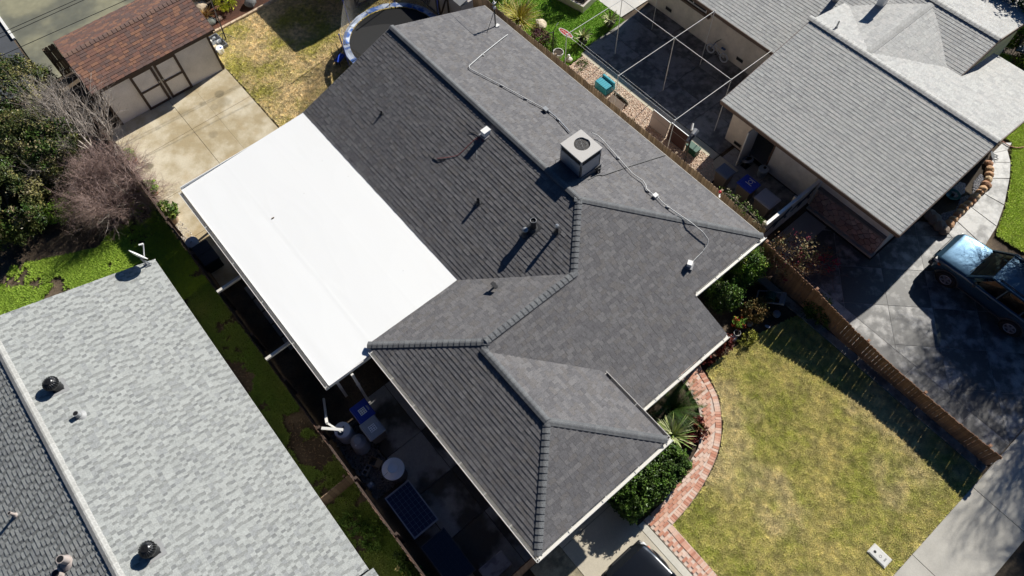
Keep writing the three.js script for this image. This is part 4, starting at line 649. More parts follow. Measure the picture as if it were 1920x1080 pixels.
  part(villa, 'eave_soffit', [face([[18.5, 2.58, zb], [19.4, 2.58, zb], [19.4, 2.58, zf], [18.5, 2.58, zf]], 0.02), face([[22.2, 2.4, -18.6], [22.95, 2.4, -18.6], [22.95, 2.4, -10.3], [22.2, 2.4, -10.3]], 0.02)], brown);
  part(villa, 'body_fascia', [box(0.03, 0.16, 8.3, 22.182, 2.42, -14.45), bar(V3(25.7, 3.16, -4.835), V3(xb, 3.66, -4.835), 0.03, 0.2), bar(V3(xb, 3.66, -4.835), V3(32, 2.77, -4.835), 0.03, 0.2)], brown);
  part(villa, 'wall', [box(0.15, 2.5, 8.0, 22.975, 1.25, -14.2), box(9.5, 2.5, 0.15, 27.7, 1.25, -18.15), face([[22.95, 2.4, -18.2], [22.95, 2.56, -18.2], [27.95, 3.62, -18.2], [32.4, 2.66, -18.2], [32.4, 2.4, -18.2]], 0.1), face([[25.7, 2.4, -5.1], [25.7, 3.1, -5.1], [27.95, 3.6, -5.1], [31.5, 2.82, -5.1], [31.5, 2.4, -5.1]], 0.1), box(5.8, 2.4, 0.1, 28.6, 1.2, -5.15)], cream, 'cream stucco back wall with two brown-framed windows');
  for (const [z, y, w, h] of [[-15.6, 2.0, 1.6, 0.95], [-13.0, 2.13, 1.15, 0.5]]) {
    const x = 22.88, wn = part(villa, 'window', box(0.02, h, w, x, y, z), std([0.035, 0.04, 0.05], 0.06));
    part(wn, 'sash', [box(0.035, h, 0.05, x - 0.01, y, z), box(0.035, 0.05, w, x - 0.01, y + h / 2 - 0.02, z), box(0.035, 0.05, w, x - 0.01, y - h / 2 + 0.02, z), box(0.036, h, 0.05, x - 0.01, y, z - w / 2 + 0.02), box(0.036, h, 0.05, x - 0.01, y, z + w / 2 - 0.02), box(0.03, 0.022, w, x - 0.008, y, z)], M.whitePaint);
    part(wn, 'frame', [box(0.07, h + 0.3, 0.13, x - 0.02, y, z - w / 2 - 0.09), box(0.07, h + 0.3, 0.13, x - 0.02, y, z + w / 2 + 0.09), box(0.08, 0.13, w + 0.05, x - 0.02, y + h / 2 + 0.08, z), box(0.14, 0.12, w + 0.5, x - 0.04, y - h / 2 - 0.08, z)], brown);
  }
  for (const [x, z, y] of [[22.893, -16.9, 0.4], [22.893, -12.5, 0.42], [19.343, -9.4, 0.22]]) { const v = part(villa, 'foundation_vent', box(0.02, 0.16, 0.36, x, y, z), M.black); part(v, 'frame', [box(0.026, 0.015, 0.38, x, y + 0.085, z), box(0.026, 0.015, 0.38, x, y - 0.085, z)], M.zinc); }
  // stone skirting on the front wing: each stone a piece
  const sk = part(villa, 'stone_skirting', [box(0.1, 1.16, 3.0, wx - 0.03, 0.58, -3.97)], std([0.1, 0.085, 0.075], 0.95), 'rough pink and brown stone skirting'), y1 = 1.16, z0 = -5.46, z1 = -2.48, sites = [];
  for (let r = 0, y = 0.1; y < 1.25; y += 0.2, r++) for (let z = z0 + (r % 2) * 0.14; z < z1 + 0.2; z += 0.29) sites.push([z + rr(-0.08, 0.08), y + rr(-0.06, 0.06)]);
  const smats = [[0.4, 0.27, 0.23], [0.45, 0.31, 0.27], [0.33, 0.22, 0.19], [0.48, 0.36, 0.31], [0.37, 0.28, 0.25]].map((c) => std(scale3(c, 1 / 0.72), 0.9, { map: T.grain }));
  for (const s of sites) {
    let c = [[z0, 0.02], [z1, 0.02], [z1, y1], [z0, y1]];
    for (const t of sites) if (t !== s) { const mx = (s[0] + t[0]) / 2, my = (s[1] + t[1]) / 2, nx = t[0] - s[0], ny = t[1] - s[1], L = Math.hypot(nx, ny); if (L > 0.9) continue; const o = []; for (let i = 0; i < c.length; i++) { const a = c[i], b = c[(i + 1) % c.length], da = ((a[0] - mx) * nx + (a[1] - my) * ny) / L + 0.013, db = ((b[0] - mx) * nx + (b[1] - my) * ny) / L + 0.013; if (da <= 0) o.push(a); if (da * db < 0) { const u = da / (da - db); o.push([a[0] + (b[0] - a[0]) * u, a[1] + (b[1] - a[1]) * u]); } } c = o; if (c.length < 3) break; }
    if (c.length < 3 || areaOf(c) < 0.006) continue;
    const sh = new THREE.Shape(c.map(([a, b]) => new THREE.Vector2(a, b))); part(sk, 'stone', new THREE.ExtrudeGeometry(sh, { depth: 0.02 + rnd() * 0.025, bevelSize: 0.012, bevelThickness: 0.015, bevelOffset: -0.012, bevelSegments: 1 }).rotateY(-Math.PI / 2).translate(wx - 0.08, 0, 0), pick(smats));
  }
  part(villa, 'ledge', box(0.22, 0.07, 3.06, wx - 0.05, y1 + 0.05, -3.97), std([0.2, 0.17, 0.155], 0.8)); part(villa, 'footing', box(0.3, 0.1, 3.1, wx - 0.1, 0.05, -3.95), conc([0.42, 0.39, 0.34]));
  part(villa, 'downpipe', rod(V3(19.28, 2.5, -5.55), V3(19.28, 0.1, -5.55), 0.035), M.whitePaint);
}
const VW = (a, b) => hit(a, b, VY.wr), VB = (a, b) => hit(a, b, VY.body);
{ const v = VB(1652, 8), o = thing('roof_flue', 'white square flue on the pale roof beyond the saddle', 'roof vent', v); part(o, 'flue', [rbox(0.3, 0.8, 0.3, 0.02, 0, 0.3, 0)], M.whitePaint); part(o, 'cap', [cyl(0.17, 0.17, 0.12, 16, 0, 0.78, 0), box(0.36, 0.03, 0.36, 0, 0.86, 0)], M.zinc); }
{ const v = VB(1566, 0), o = thing('roof_flue', 'grey round flue on the pale roof above the cream back wall', 'roof vent', v); part(o, 'flue', cyl(0.14, 0.14, 0.9, 18, 0, 0.35, 0), M.zinc); part(o, 'cap', cyl(0.2, 0.2, 0.06, 18, 0, 0.85, 0), M.zinc); }
slantVent(VW(1568, 52), 'slender grey pipe vent on the sunny slope beside the pale ridge', 0.035, 0.34, M.zinc, [0, 0]);
// ---- brown shed
const shedTones = [[0.15, 0.078, 0.058], [0.18, 0.09, 0.066], [0.12, 0.07, 0.058], [0.23, 0.115, 0.072], [0.13, 0.08, 0.068]];
function panelFace(o, w, h, x, y, z, ry, name, mat) { const g = new THREE.BoxGeometry(w, h, 0.03); g.rotateY(ry).translate(x, y, z); return part(o, name, g, mat); }
{
  const o = thing('brown_roofed_shed', 'beige garden shed with brown shingle roof and brown-framed double doors', 'shed'), kit = roofKit(shedTones, { ex: 0.15, hi: 0.018, lo: 0.009, gap: 0.005 });
  const p = 0.33, zf = -27.86, zr = -29.85, zb = -32.0, yr = 2.22 + p * (zf - zr), front = (x, z) => 2.22 + p * (zf - z), back = (x, z) => yr - p * (zr - z), x0 = -0.3, x1 = 5.42;
  const roof = part(o, 'roof', [roofPlane(kit, [[x0, zf], [x1, zf], [x1, zr], [x0, zr]], front, [0, 1], p), roofPlane(kit, [[x0, zr], [x1, zr], [x1, zb], [x0, zb]], back, [0, -1], p)], kit.deck, 'mottled red-brown shingle roof'); finishRoof(roof, kit);
  capLine(roof, V3(x0, yr, zr), V3(x1, yr, zr), nrm(0, 1, p), nrm(0, -1, p), [[0.13, 0.08, 0.065], [0.16, 0.095, 0.07]].map((c) => std(scale3(c, 1 / 0.6), 0.92, { map: T.granule })), 0.2, 0.14);
  const wallM = std(scale3([0.8, 0.765, 0.73], 1 / 0.74), 0.85, { map: T.concrete }), trim = std([0.065, 0.042, 0.032], 0.7), z = -28.0, bx0 = -0.08, bx1 = 5.1;
  part(o, 'wall', [box(bx1 - bx0, 2.16, 0.06, (bx0 + bx1) / 2, 1.08, z - 0.04), box(0.06, 2.2, 3.8, bx0 + 0.03, 1.1, z - 1.97), box(0.06, 2.2, 3.8, bx1 - 0.03, 1.1, z - 1.97), box(bx1 - bx0, 2.1, 0.06, (bx0 + bx1) / 2, 1.05, z - 3.9)], wallM, 'plain beige board walls');
  part(o, 'corner_trim', [box(0.1, 2.12, 0.03, bx0 + 0.05, 1.06, z + 0.008), box(0.1, 2.12, 0.03, bx1 - 0.05, 1.06, z + 0.008), box(5.6, 0.14, 0.03, 2.55, 2.14, zf - 0.0)], trim);
  part(o, 'fascia', [bar(V3(x0 - 0.016, 2.14, zf), V3(x0 - 0.016, yr - 0.08, zr), 0.03, 0.14), bar(V3(x1 + 0.016, 2.14, zf), V3(x1 + 0.016, yr - 0.08, zr), 0.03, 0.14), bar(V3(x1 + 0.016, yr - 0.08, zr), V3(x1 + 0.016, 2.07, zb), 0.03, 0.14)], trim);
  const doorX = (px, py) => { const d = ray(px, py), t = (z - 0) / d.z; return d.x * t; }, L = doorX(262, 175), R = doorX(346, 125);
  for (const [a, b, nm] of [[1.3, 2.33, 'door'], [2.41, 3.44, 'door']]) {
    const c = (a + b) / 2, w = b - a, dr = part(o, nm, box(w, 1.98, 0.035, c, 1.02, z + 0.012), wallM), zz = z + 0.045;
    part(dr, 'frame', [box(0.11, 1.98, 0.03, a + 0.05, 1.02, zz), box(0.11, 1.98, 0.03, b - 0.05, 1.02, zz), box(w - 0.2, 0.1, 0.03, c, 1.96, zz), box(w - 0.2, 0.1, 0.03, c, 0.08, zz), box(w - 0.2, 0.09, 0.03, c, 1.0, zz)], trim);
    part(dr, 'hasp', box(0.06, 0.1, 0.03, a < 2 ? b - 0.05 : a + 0.05, 1.15, zz + 0.025), M.zinc);
  }
}
{ // second shed behind the trampoline, mostly above the frame, whose shadow lies on the back lawn
  const o = thing('back_shed', 'dark trimmed grey shed behind the trampoline that shades the back lawn', 'shed'), wallM = std([0.36, 0.34, 0.32], 0.85), trim = std([0.04, 0.03, 0.028], 0.7), x0 = 11.75, x1 = 15.1, z0 = -31, z1 = -27.35;
  part(o, 'wall', plan(rect(x0, z0, x1, z1), 0, 2.1), wallM); part(o, 'roof', [face([[x0 - 0.1, 2.25, z0], [x0 - 0.1, 2.25, z1 + 0.08], [13.4, 2.75, z1 + 0.08], [13.4, 2.75, z0]], 0.06), face([[13.4, 2.75, z0], [13.4, 2.75, z1 + 0.08], [x1 + 0.1, 2.25, z1 + 0.08], [x1 + 0.1, 2.25, z0]], 0.06)], std(shedTones[2], 0.9)); part(o, 'gable', face([[x0, 2.1, z1 - 0.01], [x1, 2.1, z1 - 0.01], [13.4, 2.7, z1 - 0.01]], 0.05), wallM);
  for (const [a, b] of [[12.0, 13.2], [13.4, 14.6]]) { const c = (a + b) / 2, d = part(o, 'door', box(b - a, 1.9, 0.03, c, 1.0, z1 + 0.02), wallM); part(d, 'frame', [box(0.1, 1.9, 0.03, a + 0.05, 1.0, z1 + 0.045), box(0.1, 1.9, 0.03, b - 0.05, 1.0, z1 + 0.045), box(b - a - 0.2, 0.1, 0.03, c, 1.9, z1 + 0.045), box(b - a - 0.2, 0.1, 0.03, c, 0.12, z1 + 0.045), bar(V3(a + 0.08, 0.15, z1 + 0.045), V3(b - 0.08, 1.85, z1 + 0.045), 0.02, 0.08)], trim); }
}
{ // lean-to against the side fence
  const o = thing('lean_to_shed', 'narrow lean-to with grey panels and dark cross trim against the side fence', 'shed'), wallM = std([0.42, 0.39, 0.37], 0.85), trim = std([0.035, 0.026, 0.024], 0.7), x = 14.75, z0 = -26.2, z1 = -22.2;
  part(o, 'wall', plan(rect(x, z0, 15.4, z1), 0, 1.8), wallM); part(o, 'roof', face([[x - 0.08, 1.85, z0], [x - 0.08, 1.85, z1], [15.45, 2.05, z1], [15.45, 2.05, z0]], 0.05), std([0.3, 0.3, 0.3], 0.8));
  for (let i = 0; i < 3; i++) { const a = z0 + 0.1 + i * 1.0, b = a + 0.92, pn = part(o, 'panel', box(0.03, 1.7, b - a, x - 0.02, 0.9, (a + b) / 2), wallM); part(pn, 'trim', [box(0.03, 1.7, 0.12, x - 0.05, 0.9, a + 0.06), box(0.03, 1.7, 0.12, x - 0.05, 0.9, b - 0.06), box(0.03, 0.1, b - a - 0.24, x - 0.05, 0.1, (a + b) / 2), box(0.03, 0.1, b - a - 0.24, x - 0.05, 1.7, (a + b) / 2), bar(V3(x - 0.045, 0.15, a + 0.1), V3(x - 0.045, 1.65, b - 0.1), 0.02, 0.09)], trim); }
}
{ // paved yard behind the sheds
  const a = P(0, 30, 0), b = P(29, 72, 0), m = std([1, 1, 1], 0.7, { map: texture(512, 9, (u, v) => { const q = fbm(u * 3, v * 3, 3, 301, 5), w = fbm(u * 40, v * 40, 40, 303, 3); return mix3([0.13, 0.13, 0.1], [0.26, 0.245, 0.16], step(0.38, 0.66, q)).map((x) => x * (0.85 + 0.3 * w)); }) });
  ground('paved_yard', plan([[a.x, -60], [30, -60], [30, -32.75], [b.x, -32.75]], -0.02), m, 'smooth olive-beige paved yard behind the brown shed', 'paving');
  ground('yard_kerb', plan([[a.x - 0.12, -60], [a.x, -60], [b.x, b.z], [b.x - 0.12, b.z]], -0.05, 0.05), M.whitePaint, 'thin white kerb beside the olive-beige yard', 'kerb');
  ground('back_lane', plan([[-40, -60], [a.x - 0.13, -60], [b.x - 0.13, -33], [-40, -33]], -0.04), conc([0.07, 0.075, 0.085]), 'dark grey lane behind the hedge', 'road');
}
{ // overhead cables
  for (const [a, b, l] of [[[-20, 72], [160, -8], 'upper black overhead cable crossing above the flat roof'], [[-20, 80], [166, -4], 'second black overhead cable just below the upper one'], [[30, 92], [250, -6], 'lowest black overhead cable running past the brown shed roof']]) { const A = P(...a, 5.5), B = P(...b, 5.5), d = B.clone().sub(A).normalize(); single('overhead_cable', l, 'cable', rod(A.clone().addScaledVector(d, -14), B.clone().addScaledVector(d, 14), 0.011, 0.011, 6), M.black); }
}
// ---------------------------------------------------------------- plants
const leafMat = (rough = 0.6) => new THREE.MeshPhysicalMaterial({ color: 0xffffff, vertexColors: true, roughness: rough, side: THREE.DoubleSide, transmission: 0, specularIntensity: 0.35 });
const LEAF = leafMat(), LEAF_SHINY = leafMat(0.38);
function geoOf(pos, col, nrmv) { const g = new THREE.BufferGeometry(); g.setAttribute('position', new THREE.Float32BufferAttribute(pos, 3)); g.setAttribute('color', new THREE.Float32BufferAttribute(col, 3)); g.setAttribute('uv', new THREE.Float32BufferAttribute(new Float32Array(pos.length / 3 * 2), 2)); if (nrmv) g.setAttribute('normal', new THREE.Float32BufferAttribute(nrmv, 3)); else g.computeVertexNormals(); return g; }
const rdir = () => { const z = rr(-1, 1), a = rr(0, 6.283), s = Math.sqrt(1 - z * z); return V3(s * Math.cos(a), z, s * Math.sin(a)); };
// add one leaf: folded lozenge, length L, width W
function addLeaf(pos, col, c, n, L, W, color) {
  const t = rdir().cross(n).normalize(), b = new THREE.Vector3().crossVectors(n, t).normalize(), p = [c.clone().addScaledVector(t, -L / 2), c.clone().addScaledVector(b, W / 2).addScaledVector(n, W * 0.18), c.clone().addScaledVector(t, L / 2).addScaledVector(n, -L * 0.12), c.clone().addScaledVector(b, -W / 2).addScaledVector(n, W * 0.18)];
  for (const i of [0, 2, 1, 0, 3, 2]) { pos.push(p[i].x, p[i].y, p[i].z); col.push(...color); }
}
// crown: leaf clumps through an ellipsoid (or a box-shaped hedge); colors picked per leaf
function crown(o, { c = [0, 1, 0], r = [1, 1, 1], clumps = 120, leaves = 40, size = 0.07, spread = 0.22, colors, boxy = 0, hollow = 0.55, name = 'foliage', mat = LEAF, keep, rag = 0.12 }) {
  const pos = [], col = [];
  for (let i = 0; i < clumps; i++) {
    const d = rdir(); let k = hollow + (1 - hollow) * Math.cbrt(rnd()); k *= 1 + rr(-rag, rag);
    if (boxy) { const m = Math.max(Math.abs(d.x), Math.abs(d.y), Math.abs(d.z)); d.multiplyScalar((1 - boxy) + boxy / m); }
    const cc = V3(c[0] + d.x * r[0] * k, c[1] + d.y * r[1] * k, c[2] + d.z * r[2] * k); if (cc.y < 0.03 || (keep && !keep(cc))) continue;
    const base = pick(colors), f = rr(0.75, 1.25), sp = spread * rr(0.6, 1.3);
    for (let j = 0; j < leaves; j++) { const q = rdir().multiplyScalar(sp * Math.sqrt(rnd())), p = cc.clone().add(q); if (p.y < 0.01) continue; const n = d.clone().multiplyScalar(0.7).add(V3(0, 0.5, 0)).add(rdir().multiplyScalar(0.9)).normalize(), s = size * rr(0.6, 1.35); addLeaf(pos, col, p, n, s * 1.5, s * 0.75, scale3(base, f * rr(0.7, 1.3))); }
  }
  return stuff(o, name, geoOf(pos, col), mat);
}
// woody stems: recursive tapered three-sided twigs
function twigs(o, name, starts, { depth = 4, len = 1, r = 0.04, kids = 3, bend = 0.5, shrink = 0.68, up = 0.15, mat, tip = 0.35 }) {
  const geos = { pos: [], nor: [] };
  const seg = (a, b, r0, r1) => { const d = b.clone().sub(a).normalize(), x = Math.abs(d.y) < 0.9 ? V3(0, 1, 0) : V3(1, 0, 0), u = new THREE.Vector3().crossVectors(d, x).normalize(), v = new THREE.Vector3().crossVectors(d, u), N = r0 > 0.02 ? 6 : 3; for (let i = 0; i < N; i++) { const A = i / N * 6.2832, B = (i + 1) / N * 6.2832, e = (q, rr0, an) => q.clone().addScaledVector(u, Math.cos(an) * rr0).addScaledVector(v, Math.sin(an) * rr0), nn = (an) => u.clone().multiplyScalar(Math.cos(an)).addScaledVector(v, Math.sin(an)), p = [e(a, r0, A), e(a, r0, B), e(b, r1, B), e(b, r1, A)], n = [nn(A), nn(B), nn(B), nn(A)]; for (const k of [0, 1, 2, 0, 2, 3]) { geos.pos.push(p[k].x, p[k].y, p[k].z); geos.nor.push(n[k].x, n[k].y, n[k].z); } } };
  const grow = (a, d, L, r0, lev) => {
    let p = a, dir = d.clone(), rad = r0; const n = lev > 1 ? 3 : 2;
    for (let i = 0; i < n; i++) { dir = dir.clone().add(rdir().multiplyScalar(bend * 0.35)).add(V3(0, up * 0.3, 0)).normalize(); const q = p.clone().addScaledVector(dir, L / n); if (q.y < 0.02) q.y = 0.02; const r1 = rad * (lev === 0 ? tip : 0.86); seg(p, q, rad, r1); rad = r1; p = q;
      if (lev > 0) { const m = i === n - 1 ? kids : Math.max(1, kids - 2); for (let k = 0; k < m; k++) grow(p, dir.clone().add(rdir().multiplyScalar(bend)).normalize(), L * shrink * rr(0.75, 1.2), rad * 0.66, lev - 1); } }
  };
  for (const [a, d, k = 1] of starts) grow(a, d.clone().normalize(), len * k, r * k, depth);
  const g = new THREE.BufferGeometry(); g.setAttribute('position', new THREE.Float32BufferAttribute(geos.pos, 3)); g.setAttribute('normal', new THREE.Float32BufferAttribute(geos.nor, 3)); g.setAttribute('uv', new THREE.Float32BufferAttribute(new Float32Array(geos.pos.length / 3 * 2), 2));
  return part(o, name, g, mat);
}
// rosette of arching straps
function straps(o, name, { n = 40, len = 0.6, w = 0.04, lift = [0.2, 1.3], arch = 0.6, colors, mat = LEAF, y = 0.05, taper = 1, each = true, comb = 0 }) {
  const all = [];
  for (let i = 0; i < n; i++) {
    const az = rr(0, 6.283), el = rr(lift[0], lift[1]), L = len * rr(0.75, 1.15), pos = [], col = [], c = scale3(pick(colors), rr(0.75, 1.25)), S = 6, side = V3(-Math.sin(az), 0, Math.cos(az)); let p = V3(rr(-0.03, 0.03), y, rr(-0.03, 0.03)), e = el, prev = null;
    for (let k = 0; k <= S; k++) { const t = k / S, ww = w * (taper ? Math.pow(Math.sin(Math.PI * Math.min(0.999, 0.12 + 0.86 * t)), 0.7) : 1 - t * 0.8) / 2, a = p.clone().addScaledVector(side, ww), m = p.clone().add(V3(0, -ww * 0.5, 0)), b = p.clone().addScaledVector(side, -ww); if (prev && !comb) for (const q of [prev[0], m, prev[1], prev[0], a, m, prev[1], b, prev[2], prev[1], m, b]) { pos.push(q.x, q.y, q.z); col.push(...c); }
      if (comb && prev) { const d = p.clone().sub(prev[1]).normalize(); for (let j = 0; j < comb; j++) for (const s of [-1, 1]) { const b0 = prev[1].clone().lerp(p, j / comb), tip = b0.clone().addScaledVector(side, s * w * (0.4 + 0.6 * Math.sin(Math.PI * Math.min(1, t + 0.1)))).addScaledVector(d, w * 0.55).add(V3(0, w * 0.25, 0)), b1 = b0.clone().addScaledVector(d, 0.016); for (const q of [b0, tip, b1]) { pos.push(q.x, q.y, q.z); col.push(...c); } } }
      prev = [a, m, b]; p = p.clone().add(V3(Math.cos(az) * Math.cos(e), Math.sin(e), Math.sin(az) * Math.cos(e)).multiplyScalar(L / S)); if (p.y < 0.02) p.y = 0.02; e -= arch / S * 1.6; }
    const g = geoOf(pos, col); if (each) part(o, name, g, mat); else all.push(g);
  }
  if (!each) stuff(o, name, all, mat);
}
const G3 = { dark: [[0.03, 0.06, 0.012], [0.045, 0.08, 0.016], [0.06, 0.1, 0.02]], mid: [[0.06, 0.12, 0.02], [0.09, 0.16, 0.028], [0.12, 0.2, 0.035]], bright: [[0.16, 0.28, 0.03], [0.22, 0.34, 0.04], [0.12, 0.22, 0.025]], olive: [[0.07, 0.085, 0.025], [0.12, 0.13, 0.04], [0.16, 0.15, 0.055], [0.05, 0.065, 0.02]], rust: [[0.2, 0.12, 0.04], [0.26, 0.18, 0.06], [0.14, 0.09, 0.03], [0.1, 0.1, 0.03]], red: [[0.1, 0.015, 0.012], [0.07, 0.012, 0.01], [0.15, 0.03, 0.02]], yellow: [[0.42, 0.38, 0.04], [0.5, 0.42, 0.1], [0.3, 0.32, 0.04], [0.5, 0.44, 0.2]] };
const bark = std([0.2, 0.17, 0.14], 0.9), greyBark = std([0.4, 0.345, 0.3], 0.85), redBark = std([0.34, 0.24, 0.21], 0.85);
function shrub(name, label, pos, opt, stems = 5, group) { const o = thing(name, label, opt.cat || 'shrub', pos, 0, group); twigs(o, 'stem', Array.from({ length: stems }, () => [V3(rr(-0.05, 0.05), 0, rr(-0.05, 0.05)), V3(rr(-0.6, 0.6), 1, rr(-0.6, 0.6))]), { depth: 1, len: opt.c[1] * 0.8, r: 0.022, kids: 2, bend: 0.7, mat: bark }); crown(o, opt); return o; }
const at0 = (px, py, h = 0) => { const q = P(px, py, h); return [q.x, 0, q.z]; };
{ // tall evergreen hedge in the left yard
  const spec = [[-2.9, -30.6, 1.7, 'upper evergreen bush of the tall hedge beside the olive yard'], [-4.6, -28.3, 1.8, 'wide evergreen bush in the middle of the tall hedge'], [-5.6, -25.9, 1.7, 'dark evergreen bush at the soil end of the tall hedge'], [-3.2, -27.2, 1.35, 'evergreen bush behind the bare grey branches']];
  for (const [x, z, r, l] of spec) { const o = thing('evergreen_bush', l, 'bush', [x, 0, z], 0, 'evergreen bushes of the tall hedge'); twigs(o, 'trunk', [[V3(0, 0, 0), V3(0.2, 1, 0.1)], [V3(0.2, 0, 0.1), V3(-0.3, 1, 0.3)], [V3(-0.2, 0, 0), V3(0.3, 1, -0.4)]], { depth: 2, len: 1.1, r: 0.06, kids: 3, bend: 0.6, mat: bark }); crown(o, { c: [0, 1.55, 0], r: [r, 1.45, r * 1.05], clumps: 480, leaves: 42, size: 0.075, spread: 0.26, colors: [...G3.olive, ...G3.olive, ...G3.dark, [0.24, 0.21, 0.08], [0.2, 0.17, 0.09]], hollow: 0.72, mat: LEAF_SHINY, rag: 0.16 }); }
}
{ // bare branching shrubs
  const o = thing('bare_tree', 'leafless pale grey tree spreading thin branches over the shed corner', 'tree', [-1.5, 0, -26.1]);
  twigs(o, 'trunk', [[V3(0, 0, 0), V3(0.5, 1, -0.75), 1.15], [V3(0.1, 0, 0), V3(-0.55, 1, -0.85), 1.1], [V3(0, 0, 0.1), V3(0.1, 1, -1.1), 1.2], [V3(-0.1, 0, 0), V3(0.7, 1, -0.1), 0.9], [V3(-0.1, 0, 0.1), V3(-0.7, 1, -0.3), 1], [V3(0, 0, 0.1), V3(-0.9, 1, 0.2), 1.05], [V3(0.05, 0, 0.1), V3(-0.2, 1, -0.5), 1.25]], { depth: 4, len: 1.42, r: 0.055, kids: 3, bend: 0.62, shrink: 0.68, up: 0.2, mat: greyBark, tip: 0.7 });
  const b = thing('bare_thicket', 'dense reddish-brown leafless thicket beside the side fence', 'shrub', [-2.1, 0, -24.3]);
  const st = []; for (let i = 0; i < 15; i++) { const a = i / 15 * 6.283; st.push([V3(Math.cos(a) * 0.3, 0, Math.sin(a) * 0.45), V3(Math.cos(a) * 0.75, 0.9, Math.sin(a) * 0.95), rr(0.8, 1.1)]); }
  twigs(b, 'branch', st, { depth: 3, len: 1.1, r: 0.03, kids: 5, bend: 0.95, shrink: 0.68, up: -0.05, mat: redBark, tip: 0.6 });
  twigs(b, 'pale_branch', st.slice(0, 6), { depth: 2, len: 1.2, r: 0.024, kids: 3, bend: 0.7, shrink: 0.65, up: 0.05, mat: greyBark });
}
shrub('leafy_bush', 'small bright green bush at the foot of the tall hedge', at0(126, 402), { c: [0, 0.35, 0], r: [0.75, 0.4, 0.5], clumps: 70, leaves: 40, size: 0.06, spread: 0.17, colors: G3.bright });
// front bed along the house
{ // clipped box hedge by the driveway
  const o = thing('clipped_hedge', 'clipped dark green hedge under the garage eave beside driveway and brick path', 'hedge', [6.35, 0, -2.02]); twigs(o, 'stem', [[V3(-0.6, 0, 0), V3(0, 1, 0)], [V3(0.2, 0, 0), V3(0.1, 1, 0)], [V3(0.9, 0, 0), V3(0, 1, 0.1)]], { depth: 2, len: 0.6, r: 0.03, kids: 3, bend: 0.6, mat: bark });
  crown(o, { c: [0.12, 0.55, 0.12], r: [1.38, 0.52, 0.72], clumps: 1300, leaves: 46, size: 0.06, spread: 0.13, colors: [...G3.dark, ...G3.mid, [0.06, 0.12, 0.015]], boxy: 0.75, hollow: 0.5, mat: LEAF_SHINY, rag: 0.06 });
}
{ const o = thing('sago_palm', 'dark green sago palm spreading fronds beside the porch gutter', 'palm', at0(1262, 765, 0.55)); part(o, 'trunk', cyl(0.14, 0.18, 0.4, 14, 0, 0.2, 0), bark); straps(o, 'frond', { n: 64, len: 1.2, w: 0.15, lift: [0.05, 1.15], arch: 0.75, colors: [[0.025, 0.055, 0.01], [0.04, 0.08, 0.014], [0.07, 0.11, 0.02]], y: 0.42, comb: 7 }); }
{ const o = thing('striped_yucca', 'pale yellow-green striped yucca at the garage eave corner', 'yucca', at0(1264, 812, 0.85)); part(o, 'trunk', cyl(0.06, 0.08, 0.5, 10, 0, 0.25, 0), bark); straps(o, 'leaf', { n: 95, len: 0.78, w: 0.05, lift: [0.1, 1.45], arch: 0.35, colors: [[0.34, 0.4, 0.14], [0.45, 0.48, 0.24], [0.2, 0.28, 0.07], [0.55, 0.55, 0.3]], y: 0.5 }); }
shrub('red_leaf_shrub', 'dark red leafy shrub between yucca and brick path', at0(1302, 805), { c: [0, 0.25, 0], r: [0.32, 0.28, 0.5], clumps: 36, leaves: 16, size: 0.09, spread: 0.16, colors: [...G3.red, [0.12, 0.06, 0.02]] });
shrub('red_leaf_shrub', 'dark red leafy shrub tight against the clipped hedge', at0(1288, 828), { c: [0, 0.2, 0], r: [0.25, 0.22, 0.3], clumps: 20, leaves: 14, size: 0.08, spread: 0.13, colors: G3.red });
shrub('red_leaf_shrub', 'red leafy shrub under the porch corner gutter', at0(1352, 652), { c: [0, 0.3, 0], r: [0.4, 0.3, 0.26], clumps: 40, leaves: 18, size: 0.07, spread: 0.15, colors: [...G3.red, [0.16, 0.05, 0.03]] });
shrub('small_red_shrub', 'sprawling reddish plant beside the porch where the brick path ends', at0(1330, 672), { c: [0, 0.2, 0], r: [0.34, 0.2, 0.18], clumps: 22, leaves: 14, size: 0.07, spread: 0.12, colors: [...G3.red, [0.2, 0.12, 0.08]] });
shrub('leafy_shrub', 'rounded dark green shrub in the bed beside the porch', at0(1350, 565), { c: [0, 0.72, 0], r: [0.72, 0.6, 0.62], clumps: 190, leaves: 42, size: 0.055, spread: 0.17, colors: [...G3.dark, ...G3.mid, [0.12, 0.16, 0.06]], mat: LEAF_SHINY });
shrub('leafy_shrub', 'taller yellow-green shrub against the front gutter', at0(1385, 520), { c: [0, 0.95, 0], r: [0.75, 0.75, 0.7], clumps: 220, leaves: 42, size: 0.055, spread: 0.18, colors: [...G3.mid, ...G3.bright, [0.2, 0.24, 0.05]], mat: LEAF_SHINY });
shrub('rusty_shrub', 'low rusty yellow shrub at the edge of the front lawn', at0(1412, 588), { c: [0, 0.35, 0], r: [0.55, 0.34, 0.42], clumps: 70, leaves: 26, size: 0.05, spread: 0.15, colors: G3.rust });
shrub('flowering_plant', 'small plant with orange-red leaves by the white stones', at0(1382, 612), { c: [0, 0.28, 0], r: [0.25, 0.25, 0.2], clumps: 24, leaves: 20, size: 0.05, spread: 0.1, colors: [...G3.bright, [0.4, 0.08, 0.03], [0.3, 0.05, 0.02]] });
